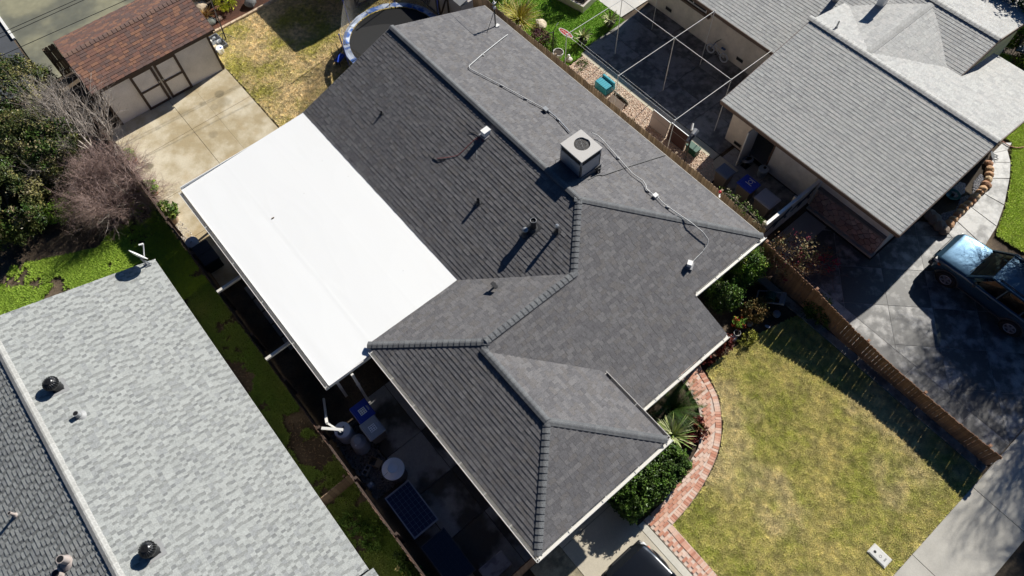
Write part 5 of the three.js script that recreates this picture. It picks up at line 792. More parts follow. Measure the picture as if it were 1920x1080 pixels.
{ const o = thing('rose_bush', 'straggly rose bush climbing over the fence by the house corner', 'rose bush', at0(1465, 510)); const st = []; for (let i = 0; i < 9; i++) st.push([V3(rr(-0.4, 0.4), 0, rr(-0.6, 0.6)), V3(rr(-0.3, 0.7), 1, rr(-0.5, 0.5)), rr(0.8, 1.1)]); twigs(o, 'cane', st, { depth: 2, len: 1.05, r: 0.016, kids: 3, bend: 0.7, mat: std([0.2, 0.13, 0.09], 0.8) }); crown(o, { c: [0.15, 1.1, 0], r: [0.95, 0.85, 0.9], clumps: 130, leaves: 12, size: 0.06, spread: 0.2, colors: [[0.2, 0.12, 0.05], [0.28, 0.2, 0.1], [0.1, 0.11, 0.03], [0.3, 0.26, 0.15], [0.2, 0.03, 0.05]], hollow: 0.3 }); }
{ const o = thing('rose_bush', 'sparse reddish rose branches overhanging the dark driveway corner', 'rose bush', at0(1535, 510)); twigs(o, 'cane', [[V3(0, 0, 0), V3(0.4, 1, 0.1)], [V3(0, 0, 0.1), V3(-0.2, 1, 0.4)], [V3(0.1, 0, 0), V3(0.2, 1, -0.4)]], { depth: 2, len: 0.85, r: 0.014, kids: 3, bend: 0.8, mat: std([0.2, 0.11, 0.08], 0.8) }); crown(o, { c: [0, 0.75, 0], r: [0.55, 0.45, 0.5], clumps: 40, leaves: 9, size: 0.06, spread: 0.15, colors: [[0.25, 0.06, 0.05], [0.2, 0.13, 0.06], [0.36, 0.03, 0.08]], hollow: 0.3 }); }
shrub('leafy_shrub', 'dark green bush in the shade of the brown front fence', at0(1530, 590), { c: [0, 0.4, 0], r: [0.5, 0.4, 0.6], clumps: 90, leaves: 26, size: 0.05, spread: 0.17, colors: [...G3.dark, ...G3.mid] });
shrub('lawn_edge_shrub', 'small yellow-green shrub at the lawn corner by the porch', at0(1400, 638), { c: [0, 0.18, 0], r: [0.4, 0.2, 0.25], clumps: 36, leaves: 24, size: 0.04, spread: 0.1, colors: [[0.3, 0.3, 0.05], [0.22, 0.24, 0.04]] });
// side strip and bottom-left
{ const o = thing('ivy_bank', 'dark ivy spilling along the side fence near the gate', 'ivy', [-1.15, 0, -3.6]); twigs(o, 'stem', [[V3(0, 0, -1), V3(0, 1, 0.3)], [V3(0, 0, 0.6), V3(0, 1, -0.3)]], { depth: 2, len: 0.4, r: 0.015, kids: 3, bend: 0.7, mat: bark }); crown(o, { c: [0, 0.35, 0], r: [0.34, 0.42, 1.7], clumps: 260, leaves: 26, size: 0.055, spread: 0.13, colors: [...G3.dark, ...G3.mid], hollow: 0.6 }); crown(o, { c: [-0.22, 0.62, 0.1], r: [0.1, 0.12, 1.35], clumps: 60, leaves: 12, size: 0.06, spread: 0.08, colors: [[0.4, 0.36, 0.12], [0.5, 0.44, 0.2], [0.25, 0.26, 0.06]], name: 'pale_leaves' }); }
for (const [x, y, l] of [[660, 985, 'tuft of green weeds beside the short low fence'], [700, 1010, 'tuft of green weeds beside the ivy']]) shrub('weed_tuft', l, at0(x, y), { c: [0, 0.15, 0], r: [0.4, 0.16, 0.45], clumps: 50, leaves: 20, size: 0.05, spread: 0.12, colors: G3.mid, cat: 'weeds' }, 3);
// potted plants on the back patio
function pot(name, label, cat, v, r, h, mat, plant) { const o = thing(name, label, cat, v); part(o, 'pot', lathe([[0, 0.01], [r * 0.72, 0.01], [r * 0.78, h * 0.1], [r * 0.95, h * 0.85], [r * 1.06, h * 0.86], [r * 1.06, h], [r * 0.94, h], [r * 0.9, h * 0.86], [0, h * 0.86]], 22), mat); part(o, 'soil', cyl(r * 0.9, r * 0.9, 0.02, 20, 0, h * 0.88, 0), M.soil); plant(o); return o; }
const terra = std([0.3, 0.13, 0.08], 0.85), tanPot = std([0.34, 0.25, 0.17], 0.85);
pot('potted_plant', 'terracotta pot with trailing plant at the patio corner by the fence', 'potted plant', at0(253, 306), 0.2, 0.3, terra, (o) => crown(o, { c: [-0.05, 0.42, -0.18], r: [0.26, 0.2, 0.3], clumps: 36, leaves: 16, size: 0.06, spread: 0.11, colors: [...G3.bright, ...G3.rust] }));
pot('potted_plant', 'terracotta pot with leafy jade plant between the other two patio pots', 'potted plant', at0(291, 364), 0.19, 0.3, terra, (o) => crown(o, { c: [0, 0.5, 0], r: [0.3, 0.25, 0.32], clumps: 44, leaves: 16, size: 0.06, spread: 0.1, colors: [...G3.mid, ...G3.bright] }));
pot('potted_plant', 'large tan pot with round jade bush beside the patio cover corner', 'potted plant', at0(327, 415), 0.26, 0.42, tanPot, (o) => crown(o, { c: [0.02, 0.74, 0], r: [0.42, 0.34, 0.42], clumps: 90, leaves: 18, size: 0.065, spread: 0.11, colors: [...G3.mid, [0.2, 0.24, 0.05], [0.1, 0.16, 0.03]] }));
// planting bed at the back
{
  ground('planting_bed', plan(rect(5.5, -32.55, 15.2, -30.55), -0.02), std([1.1, 0.55, 0.42], 0.95, { map: T.earth }), 'reddish mulch bed behind the back lawn edging', 'soil');
  const o = new THREE.Group(); o.name = 'bed_edging'; scene.add(o); tag(o, 'row of pale edging bricks between back lawn and mulch bed', 'edging', null, 'structure'); const m = [conc([0.5, 0.38, 0.26]), conc([0.56, 0.44, 0.32])]; for (let x = 5.25; x < 11.5; x += 0.31) { const q = part(o, 'brick', rbox(0.3, 0.12, 0.13, 0.012, 0, 0, 0, 1), m[Math.floor(rnd() * 2)]); q.position.set(x + 0.15, 0.05, -30.46 + rr(-0.01, 0.01)); q.rotation.y = rr(-0.03, 0.03); }
  const a = thing('dry_grass_clump', 'orange-brown dry grass clump beside the shed roof', 'grass clump', at0(387, 33)); straps(a, 'blade', { n: 70, len: 0.6, w: 0.022, lift: [0.5, 1.5], arch: 0.5, colors: [[0.4, 0.22, 0.06], [0.5, 0.34, 0.12], [0.26, 0.13, 0.04]], each: false });
  shrub('bright_shrub', 'bright yellow-green shrub in the mulch bed', at0(428, 14), { c: [0, 0.5, 0], r: [0.5, 0.45, 0.5], clumps: 60, leaves: 24, size: 0.07, spread: 0.16, colors: [[0.4, 0.42, 0.03], [0.3, 0.36, 0.02], [0.5, 0.48, 0.06]] });
  const rk = (px, py, s, c, l) => single('rock', l, 'rock', (() => { const g = new THREE.IcosahedronGeometry(s, 2), p = g.attributes.position; for (let i = 0; i < p.count; i++) { const v = V3().fromBufferAttribute(p, i), k = 0.8 + 0.4 * vnoise(v.x * 6 + 9, v.y * 6 + v.z * 5 + 9, 0, px); p.setXYZ(i, v.x * k, v.y * k * 0.7, v.z * k); } g.computeVertexNormals(); const q = P(px, py, 0); return g.translate(q.x, s * 0.35, q.z); })(), conc(c));
  rk(375, 18, 0.4, [0.42, 0.34, 0.25], 'tan boulder beside the dry grass clump'); rk(398, 42, 0.22, [0.16, 0.17, 0.15], 'dark grey-green rock at the shed corner'); rk(470, 8, 0.3, [0.12, 0.12, 0.12], 'dark boulder in the shaded mulch bed'); rk(412, 36, 0.16, [0.36, 0.26, 0.2], 'small tan rock in the mulch bed');
  rk(1012, 50, 0.3, [0.55, 0.46, 0.34], 'pale boulder beside the tall yellow grass'); rk(1066, 114, 0.16, [0.55, 0.5, 0.44], 'small white rock at the corner of the gravel bed'); rk(1374, 634, 0.14, [0.6, 0.58, 0.54], 'white stone beside the porch corner'); rk(1405, 608, 0.13, [0.3, 0.29, 0.28], 'grey stone at the shaded lawn edge'); rk(1390, 606, 0.16, [0.25, 0.25, 0.25], 'larger grey stone beside the orange-leaved plant'); rk(1455, 590, 0.16, [0.22, 0.22, 0.23], 'flat grey stone near the hose cart');
}
// neighbour's back garden
{ const o = thing('tall_yellow_grass', 'tall clump of yellow ornamental grass beside the side fence', 'ornamental grass', at0(975, 48)); straps(o, 'blade', { n: 300, len: 1.25, w: 0.03, lift: [0.7, 1.55], arch: 0.7, colors: G3.yellow, each: false }); const b = thing('tall_yellow_grass', 'smaller clump of yellow grass at the roof corner by the fence', 'ornamental grass', at0(950, 30)); straps(b, 'blade', { n: 160, len: 0.9, w: 0.03, lift: [0.6, 1.5], arch: 0.7, colors: [...G3.yellow, ...G3.bright], each: false }); }
shrub('leafy_shrub', 'green leafy bush at the roof corner behind the antenna mast', at0(925, 12), { c: [0, 0.8, 0], r: [0.6, 0.7, 0.6], clumps: 80, leaves: 22, size: 0.07, spread: 0.2, colors: [...G3.bright, ...G3.mid] });
shrub('purple_shrub', 'purple-brown shrub beside the side fence and yellow grass', at0(1012, 85), { c: [0, 0.45, 0], r: [0.4, 0.4, 0.5], clumps: 60, leaves: 20, size: 0.06, spread: 0.16, colors: [[0.1, 0.04, 0.05], [0.14, 0.07, 0.06], [0.2, 0.15, 0.07]] });
shrub('leafy_shrub', 'low green plant behind the white flowerpot by the fence', at0(1030, 92), { c: [0, 0.25, 0], r: [0.5, 0.25, 0.35], clumps: 50, leaves: 22, size: 0.05, spread: 0.12, colors: [...G3.mid, ...G3.bright] });
for (const [x, y, l] of [[1143, 48, 'dark pot with striped agave near the lawn edge'], [1093, 80, 'dark pot with striped agave nearer the leaning red sign']]) pot('agave_pot', l, 'potted plant', at0(x, y), 0.24, 0.32, std([0.05, 0.045, 0.04], 0.6), (o) => straps(o, 'leaf', { n: 34, len: 0.5, w: 0.07, lift: [0.3, 1.4], arch: 0.5, colors: [[0.5, 0.5, 0.28], [0.16, 0.24, 0.06], [0.4, 0.42, 0.2]], y: 0.3 }));
pot('flowerpot', 'white rimmed pot of dark soil beside the side fence', 'pot', at0(1046, 108), 0.24, 0.34, std([0.6, 0.58, 0.55], 0.6), () => {});
shrub('weed_tuft', 'small green weeds growing through the pink gravel', at0(1090, 125), { c: [0, 0.08, 0], r: [0.4, 0.08, 0.3], clumps: 30, leaves: 12, size: 0.04, spread: 0.08, colors: G3.mid, cat: 'weeds' }, 2);
{ const b = at0(1096, 2), o = thing('planter_box', 'white square planter with dark soil on the lush lawn', 'planter', [b[0], 0, b[2] - 0.4], 0.2); part(o, 'side', [box(1.7, 0.4, 0.1, 0, 0.2, 0.8), box(1.7, 0.4, 0.1, 0, 0.2, -0.8), box(0.1, 0.4, 1.5, 0.8, 0.2, 0), box(0.1, 0.4, 1.5, -0.8, 0.2, 0)], std([0.5, 0.46, 0.4], 0.8)); part(o, 'soil', box(1.5, 0.3, 1.5, 0, 0.15, 0), M.soil); crown(o, { c: [0.1, 0.9, -0.2], r: [0.8, 0.7, 0.8], clumps: 110, leaves: 18, size: 0.07, spread: 0.2, colors: G3.dark, name: 'foliage' }); }
// right-hand garden
shrub('leafy_shrub', 'green shrub with pale leaves beyond the pale roof gable', at0(1885, 90), { c: [0, 0.7, 0], r: [0.5, 0.5, 0.5], clumps: 70, leaves: 20, size: 0.08, spread: 0.18, colors: [...G3.bright, [0.4, 0.36, 0.2]] });
shrub('leafy_shrub', 'mixed green shrub beside the pale roof corner at the picture edge', at0(1912, 135), { c: [0, 0.5, 0], r: [0.55, 0.45, 0.55], clumps: 80, leaves: 20, size: 0.08, spread: 0.18, colors: [...G3.mid, ...G3.olive, [0.3, 0.28, 0.12]] });
shrub('added_shade_tree', 'unseen evergreen tree added to shade the garden beyond the pale roof gable', [33.4, 0, -6.2], { c: [0, 3, 0], r: [2.4, 1.9, 2.3], clumps: 420, leaves: 34, size: 0.14, spread: 0.45, colors: [...G3.dark, ...G3.mid], cat: 'tree' }, 4);  // unseen tree out of view, added to shade the garden and chair
// bare street tree beyond the frame, whose branch shadows fall on sidewalk, driveway and lawn
for (const [x, z, k, l] of [[26.0, 4.0, 1, 'bare street tree beside the neighbour driveway'], [26.6, 6.4, 1.05, 'second bare street tree farther along the street']]) { const o = thing('street_tree', l, 'tree', [x, 0, z], 0, 'bare street trees'); twigs(o, 'trunk', [[V3(0, 0, 0), V3(0.05, 1, 0), 1]], { depth: 5, len: 3.2 * k, r: 0.24, kids: 4, bend: 0.8, shrink: 0.7, up: 0.12, mat: bark, tip: 0.8 }); }
// ---------------------------------------------------------------- cars
function bodyLoft(st) {
  const prof = ([z, hw, yb, ys, yt, ht]) => { const h = [[0, yb], [hw * 0.8, yb], [hw * 0.965, yb + 0.1], [hw, (yb + ys) / 2], [hw * 0.985, ys - 0.06], [ht + (hw - ht) * 0.72, ys + (yt - ys) * 0.3], [ht + (hw - ht) * 0.2, ys + (yt - ys) * 0.72], [ht * 0.7, yt - 0.012], [0, yt]]; return [...h.map(([x, y]) => V3(x, y, z)), ...h.slice(1, -1).reverse().map(([x, y]) => V3(-x, y, z))]; };
  const fine = []; for (let i = 0; i + 1 < st.length; i++) for (let k = 0; k < 5; k++) { const t = k / 5, g = (j) => { const a = st[Math.max(0, i - 1)][j], b = st[i][j], c = st[i + 1][j], d = st[Math.min(st.length - 1, i + 2)][j], m0 = (c - a) * 0.3, m1 = (d - b) * 0.3; return j === 0 ? b + (c - b) * t : (2 * t ** 3 - 3 * t ** 2 + 1) * b + (t ** 3 - 2 * t * t + t) * m0 + (-2 * t ** 3 + 3 * t * t) * c + (t ** 3 - t * t) * m1; }; fine.push([0, 1, 2, 3, 4, 5].map(g)); } fine.push(st[st.length - 1]);
  const rows = fine.map(prof), n = rows[0].length, pos = [], idx = []; rows.forEach((r) => r.forEach((p) => pos.push(p.x, p.y, p.z)));
  for (let i = 0; i + 1 < rows.length; i++) for (let j = 0; j < n; j++) { const a = i * n + j, b = i * n + (j + 1) % n, c = a + n, d = b + n; idx.push(a, c, b, b, c, d); }
  for (let j = 1; j < n - 1; j++) { idx.push(0, j, j + 1); const o = (rows.length - 1) * n; idx.push(o, o + j + 1, o + j); }
  const g = new THREE.BufferGeometry(); g.setAttribute('position', new THREE.Float32BufferAttribute(pos, 3)); g.setIndex(idx); g.computeVertexNormals(); return g;
}
function sheet4(a, b, c, d, bulge, n = 8, thick = 0) { // bilinear pane a-b (bottom) d-c (top), bulging along its normal
  const nn = new THREE.Vector3().crossVectors(b.clone().sub(a), d.clone().sub(a)).normalize(), pos = [], idx = []; for (let i = 0; i <= n; i++) for (let j = 0; j <= n; j++) { const u = j / n, v = i / n, p = a.clone().lerp(b, u).lerp(d.clone().lerp(c, u), v).addScaledVector(nn, bulge * (1 - (2 * u - 1) ** 2) * (0.4 + 0.6 * (1 - (2 * v - 1) ** 2)) - thick); pos.push(p.x, p.y, p.z); }
  for (let i = 0; i < n; i++) for (let j = 0; j < n; j++) { const q = i * (n + 1) + j; idx.push(q, q + 1, q + n + 2, q, q + n + 2, q + n + 1); } const g = new THREE.BufferGeometry(); g.setAttribute('position', new THREE.Float32BufferAttribute(pos, 3)); g.setIndex(idx); g.computeVertexNormals(); return g;
}
const darkGlass = new THREE.MeshPhysicalMaterial({ color: C(0.02, 0.025, 0.024), roughness: 0.02, transmission: 1, thickness: 0, ior: 1.5, side: THREE.DoubleSide });
function makeCar(label, pos, { st, paint, glass, wb, wr, hw, cowl, wsTop, roofEnd, tail, yBelt, yRoof, rw, trimMat, lamp }) {
  const o = thing('parked_car', label, 'car', pos);
  const body = part(o, 'body', bodyLoft(st), paint);
  const tyre = std([0.018, 0.018, 0.019], 0.85), rim = std([0.55, 0.56, 0.6], 0.3, { metalness: 0.8 }), tin = std([0.09, 0.09, 0.1], 0.5);
  for (const z of [0, wb]) for (const s of [-1, 1]) {
    const w = part(o, 'wheel', new THREE.CylinderGeometry(wr + 0.055, wr + 0.055, 0.06, 32).rotateZ(Math.PI / 2).translate(s * (hw - 0.028), wr + 0.02, z), M.black);  // parent disc is black: shade of the wheel arch put in as colour
    part(w, 'tyre', new THREE.TorusGeometry(wr - 0.07, 0.085, 12, 32).scale(1, 1, 1.25).rotateY(Math.PI / 2).translate(s * (hw - 0.05), wr, z), tyre);
    const rg = [new THREE.TorusGeometry(wr - 0.145, 0.018, 8, 32).rotateY(Math.PI / 2).translate(s * (hw + 0.03), wr, z), new THREE.CylinderGeometry(0.055, 0.06, 0.03, 16).rotateZ(Math.PI / 2).translate(s * (hw + 0.03), wr, z)];
    for (let i = 0; i < 5; i++) rg.push(new THREE.BoxGeometry(0.025, wr - 0.13, 0.065).translate(0, (wr - 0.13) / 2, 0).rotateX(i * 1.2566 + 0.3).translate(s * (hw + 0.025), wr, z));
    part(w, 'rim', rg, rim); part(w, 'brake_disc', new THREE.CylinderGeometry(wr - 0.15, wr - 0.15, 0.02, 24).rotateZ(Math.PI / 2).translate(s * (hw + 0.008), wr, z), tin);
    part(o, 'fender_flare', new THREE.TorusGeometry(wr + 0.085, 0.04, 8, 24, Math.PI).rotateY(Math.PI / 2).scale(1, 1, 1).translate(s * (hw - 0.012), wr - 0.01, z), trimMat);
  }
  // cabin
  const bw = hw * 0.9, A = (s) => V3(s * bw, yBelt, cowl), B = (s) => V3(s * rw, yRoof, wsTop), Cc = (s) => V3(s * rw, yRoof - 0.02, roofEnd), D = (s) => V3(s * bw, yBelt, tail), mid = (p, q, t) => p.clone().lerp(q, t);
  part(o, 'windshield', sheet4(A(1), A(-1), B(-1), B(1), 0.07), glass); part(o, 'rear_window', sheet4(D(-1), D(1), Cc(1), Cc(-1), 0.06), darkGlass);
  part(o, 'roof', [sheet4(B(1), B(-1), Cc(-1), Cc(1), 0.045, 10), sheet4(B(1), B(-1), Cc(-1), Cc(1), 0.04, 10, 0.05)], paint);
  for (const s of [-1, 1]) {
    const beltZ = [cowl + 0.25, 1.62, 2.5, tail - 0.15].map((z) => Math.min(z, tail - 0.05)), tops = [wsTop + 0.12, 1.68, 2.5, roofEnd - 0.05];
    for (let k = 0; k < 3; k++) part(o, 'side_window', sheet4(...(s > 0 ? [V3(bw, yBelt, beltZ[k + 1] - 0.05), V3(bw, yBelt, beltZ[k] + 0.05), V3(rw, yRoof - 0.06, tops[k] + 0.05), V3(rw, yRoof - 0.06, tops[k + 1] - 0.05)] : [V3(-bw, yBelt, beltZ[k] + 0.05), V3(-bw, yBelt, beltZ[k + 1] - 0.05), V3(-rw, yRoof - 0.06, tops[k + 1] - 0.05), V3(-rw, yRoof - 0.06, tops[k] + 0.05)]), 0.02, 5), darkGlass);
    part(o, 'pillar', [bar(A(s), B(s), 0.085, 0.07), bar(D(s), Cc(s), 0.08, 0.08), bar(B(s), Cc(s), 0.11, 0.08), ...[1, 2].map((k) => bar(V3(s * bw, yBelt, beltZ[k]), V3(s * rw, yRoof - 0.03, tops[k]), 0.04, 0.08))], paint);
    part(o, 'roof_rail', [rod(V3(s * (rw - 0.06), yRoof + 0.07, wsTop + 0.25), V3(s * (rw - 0.06), yRoof + 0.06, roofEnd - 0.1), 0.018), rod(V3(s * (rw - 0.06), yRoof, wsTop + 0.3), V3(s * (rw - 0.06), yRoof + 0.07, wsTop + 0.25), 0.018), rod(V3(s * (rw - 0.06), yRoof, roofEnd - 0.15), V3(s * (rw - 0.06), yRoof + 0.06, roofEnd - 0.1), 0.018)], trimMat);
    part(o, 'mirror', [rbox(0.2, 0.15, 0.1, 0.04, s * (hw + 0.06), yBelt + 0.05, cowl + 0.38), rod(V3(s * (bw - 0.05), yBelt, cowl + 0.38), V3(s * (hw + 0.02), yBelt + 0.02, cowl + 0.38), 0.025)], trimMat);
    part(o, 'headlight', rbox(0.26, 0.13, 0.22, 0.05, s * (st[2][1] - 0.13), st[2][3] - 0.1, st[2][0] - 0.02), lamp); part(o, 'turn_signal', rbox(0.1, 0.1, 0.12, 0.03, s * (st[2][1] - 0.01), st[2][3] - 0.14, st[2][0] + 0.12), std([0.5, 0.1, 0.02], 0.3));
    part(o, 'side_moulding', box(0.02, 0.07, wb - 0.95, s * (hw + 0.006), 0.42, wb / 2), trimMat);
    part(o, 'door_handle', [rbox(0.02, 0.03, 0.16, 0.008, s * (hw + 0.004), yBelt - 0.16, 1.45), rbox(0.02, 0.03, 0.16, 0.008, s * (hw + 0.004), yBelt - 0.16, 2.3)], trimMat);
  }
  part(o, 'bumper', [rbox(st[2][1] * 2 - 0.06, 0.2, 0.2, 0.06, 0, 0.47, st[1][0] + 0.05)], trimMat); part(o, 'grille', rbox(0.8, 0.14, 0.06, 0.02, 0, st[1][3] - 0.02, st[1][0] - 0.03), M.black);
  const cabin = part(o, 'interior', [box(bw * 1.85, 0.05, tail - cowl - 0.3, 0, yBelt - 0.25, (cowl + tail) / 2), rbox(bw * 1.75, 0.14, 0.4, 0.05, 0, yBelt - 0.06, cowl + 0.28)], std([0.3, 0.33, 0.28], 0.8), 'grey-green dashboard and floor');
  for (const s of [-1, 1]) for (const z of [1.55, 2.45]) part(cabin, 'seat', [rbox(0.5, 0.14, 0.5, 0.05, s * 0.36, yBelt - 0.2, z - 0.1), rbox(0.5, 0.55, 0.14, 0.06, s * 0.36, yBelt + 0.05, z + 0.2), rbox(0.26, 0.16, 0.1, 0.04, s * 0.36, yBelt + 0.4, z + 0.22)], std([0.22, 0.23, 0.2], 0.85));
  part(cabin, 'steering_wheel', new THREE.TorusGeometry(0.18, 0.018, 8, 28).rotateX(-0.5).translate(-0.36, yBelt + 0.02, cowl + 0.6), M.black);
  part(o, 'wiper', [rod(V3(-0.6, yBelt + 0.05, cowl - 0.03), V3(-0.05, yBelt + 0.06, cowl + 0.03), 0.012), rod(V3(0.05, yBelt + 0.07, cowl - 0.03), V3(0.6, yBelt + 0.05, cowl + 0.05), 0.012)], M.black);
  part(o, 'hood_seam', [tube([V3(-0.7, st[3][4] - 0.045, cowl - 0.02), V3(-0.68, st[3][4] - 0.055, -0.2), V3(-0.56, st[2][4] - 0.06, st[2][0] + 0.05)], 0.012, 5), tube([V3(0.7, st[3][4] - 0.045, cowl - 0.02), V3(0.68, st[3][4] - 0.055, -0.2), V3(0.56, st[2][4] - 0.06, st[2][0] + 0.05)], 0.012, 5)], M.black);
  return o;
}
const clearGlass = new THREE.MeshPhysicalMaterial({ color: C(0.16, 0.2, 0.185), roughness: 0.02, transmission: 1, thickness: 0, ior: 1.5, side: THREE.DoubleSide });
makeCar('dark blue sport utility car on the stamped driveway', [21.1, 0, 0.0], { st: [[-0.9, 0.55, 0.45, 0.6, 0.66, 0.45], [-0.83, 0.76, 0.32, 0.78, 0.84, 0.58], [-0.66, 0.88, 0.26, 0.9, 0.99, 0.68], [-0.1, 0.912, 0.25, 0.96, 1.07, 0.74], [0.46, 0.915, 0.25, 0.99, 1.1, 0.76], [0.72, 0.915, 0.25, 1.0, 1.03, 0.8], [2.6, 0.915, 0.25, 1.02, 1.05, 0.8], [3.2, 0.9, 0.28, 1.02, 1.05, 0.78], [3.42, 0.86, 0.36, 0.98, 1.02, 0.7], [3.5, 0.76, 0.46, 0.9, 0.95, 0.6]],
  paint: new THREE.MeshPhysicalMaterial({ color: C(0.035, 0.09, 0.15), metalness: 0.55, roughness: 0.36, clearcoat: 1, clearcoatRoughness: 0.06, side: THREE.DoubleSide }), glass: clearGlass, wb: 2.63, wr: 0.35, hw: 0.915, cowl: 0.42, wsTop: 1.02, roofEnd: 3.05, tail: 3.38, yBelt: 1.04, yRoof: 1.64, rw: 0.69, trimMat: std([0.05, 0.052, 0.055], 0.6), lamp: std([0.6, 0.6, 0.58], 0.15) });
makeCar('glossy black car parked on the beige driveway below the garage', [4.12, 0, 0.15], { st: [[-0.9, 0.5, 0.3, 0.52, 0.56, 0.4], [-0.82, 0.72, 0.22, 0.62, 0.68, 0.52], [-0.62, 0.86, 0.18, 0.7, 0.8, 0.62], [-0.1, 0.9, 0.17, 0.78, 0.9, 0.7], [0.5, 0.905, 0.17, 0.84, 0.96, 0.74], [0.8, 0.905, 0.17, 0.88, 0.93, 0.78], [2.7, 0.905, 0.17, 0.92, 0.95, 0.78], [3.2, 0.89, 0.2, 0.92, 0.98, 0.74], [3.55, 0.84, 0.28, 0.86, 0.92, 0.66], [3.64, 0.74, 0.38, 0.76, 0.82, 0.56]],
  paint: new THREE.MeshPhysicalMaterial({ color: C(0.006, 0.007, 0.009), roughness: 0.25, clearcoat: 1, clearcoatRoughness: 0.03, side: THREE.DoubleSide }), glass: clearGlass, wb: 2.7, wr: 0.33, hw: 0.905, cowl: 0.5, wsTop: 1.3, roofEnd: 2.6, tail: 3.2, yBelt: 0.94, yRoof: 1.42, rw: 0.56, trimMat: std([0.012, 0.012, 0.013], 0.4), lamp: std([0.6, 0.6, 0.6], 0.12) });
// ---------------------------------------------------------------- yard objects
function decal(w, h, draw) { const c = document.createElement('canvas'); c.width = w; c.height = h; const x = c.getContext('2d'); draw(x, w, h); const t = new THREE.CanvasTexture(c); t.colorSpace = THREE.SRGBColorSpace; t.magFilter = THREE.LinearFilter; return t; }
const iconSheet = decal(128, 128, (x) => { x.fillStyle = '#e8edf2'; x.fillRect(0, 0, 128, 128); x.fillStyle = '#27335c'; for (let i = 0; i < 3; i++) for (let j = 0; j < 3; j++) { const a = 12 + i * 38, b = 10 + j * 38; x.beginPath(); if ((i + j) % 3 === 0) x.arc(a + 14, b + 14, 11, 0, 7); else if ((i + j) % 3 === 1) x.rect(a + 6, b + 3, 15, 22); else { x.moveTo(a + 14, b + 1); x.lineTo(a + 27, b + 25); x.lineTo(a + 1, b + 25); } x.fill(); } });
const bodyGrey = std([0.2, 0.175, 0.15], 0.7);
function cart(label, v, turn, lid, { s = 1, icon = false, h = 1.0, group } = {}) {
  const o = thing('wheelie_bin', label, 'bin', v, turn, group), w = 0.6 * s, d = 0.68 * s, tb = (w1, d1, w2, d2, y0, y1) => { const p = [[-w1, y0, -d1], [w1, y0, -d1], [w1, y0, d1], [-w1, y0, d1], [-w2, y1, -d2], [w2, y1, -d2], [w2, y1, d2], [-w2, y1, d2]], f = [[0, 4, 1], [1, 4, 5], [1, 5, 2], [2, 5, 6], [2, 6, 3], [3, 6, 7], [3, 7, 0], [0, 7, 4], [4, 7, 5], [5, 7, 6], [0, 1, 2], [0, 2, 3]], pos = []; f.forEach((t) => t.forEach((i) => pos.push(...p[i]))); const g = new THREE.BufferGeometry(); g.setAttribute('position', new THREE.Float32BufferAttribute(pos, 3)); g.computeVertexNormals(); return g; };
  part(o, 'body', tb(w * 0.38, d * 0.34, w * 0.47, d * 0.46, 0.08, h - 0.06), bodyGrey);
  part(o, 'rim', rbox(w * 1.0, 0.05, d * 0.98, 0.02, 0, h - 0.06, 0), bodyGrey);
  const l = part(o, 'lid', [rbox(w * 1.04, 0.075, d * 1.04, 0.035, 0, h, 0, 4), rbox(w * 0.8, 0.03, d * 0.8, 0.014, 0, h + 0.04, 0.02, 2)], std(lid, 0.45));
  if (icon) { const dm = std([1, 1, 1], 0.5, { map: iconSheet }); part(l, 'sticker', new THREE.PlaneGeometry(0.24 * s, 0.24 * s).rotateX(-Math.PI / 2).rotateY(1.57).translate(0.0, h + 0.059, 0.02), dm, 'white pictogram sticker'); part(l, 'lettering', [box(0.03, 0.004, 0.2, w * 0.33, h + 0.058, 0.02), box(0.015, 0.004, 0.14, w * 0.39, h + 0.058, 0.02)], std([0.35, 0.4, 0.5], 0.5)); }
  part(o, 'handle', [rod(V3(-w * 0.52, h - 0.04, -d * 0.44), V3(-w * 0.52, h - 0.04, d * 0.44), 0.016), rod(V3(-w * 0.46, h - 0.06, -d * 0.4), V3(-w * 0.53, h - 0.04, -d * 0.4), 0.014), rod(V3(-w * 0.46, h - 0.06, d * 0.4), V3(-w * 0.53, h - 0.04, d * 0.4), 0.014)], bodyGrey);
  for (const k of [-1, 1]) { const wh = part(o, 'wheel', new THREE.CylinderGeometry(0.11, 0.11, 0.05, 20).rotateX(Math.PI / 2).translate(-w * 0.36, 0.11, k * d * 0.42), M.rubber); part(wh, 'hub', new THREE.CylinderGeometry(0.04, 0.04, 0.056, 12).rotateX(Math.PI / 2).translate(-w * 0.36, 0.11, k * d * 0.42), M.zinc); }
  return o;
}
cart('blue-lidded bin with pictogram sticker beside the garage wall', [0.64, 0, -9.62], 0, [0.016, 0.045, 0.36], { icon: true });
cart('grey-lidded bin with pictogram sticker next to the white drum', [0.57, 0, -8.92], 0, [0.34, 0.37, 0.42], { icon: true });
cart('small grey bin with dark blue-grey lid in the shaded side passage', [17.36, 0, -8.5], 0, [0.14, 0.18, 0.25], { s: 0.9, h: 0.95 });
{ const c = cart('blue-lidded bin with white lid marks in the shaded side passage', [17.5, 0, -7.45], 0, [0.02, 0.05, 0.42], { h: 1.05, s: 1.02 }); part(c, 'lid_print', [new THREE.TorusGeometry(0.08, 0.012, 4, 24).rotateX(Math.PI / 2).translate(0.08, 1.108, 0), box(0.03, 0.004, 0.3, 0.2, 1.108, 0), box(0.03, 0.004, 0.3, -0.05, 1.108, 0)], M.whitePaint, 'white printed emblem'); }
cart('large grey-lidded bin closest to the cream gate', [17.5, 0, -6.5], 0, [0.36, 0.36, 0.4], { h: 1.05, s: 1.12 });
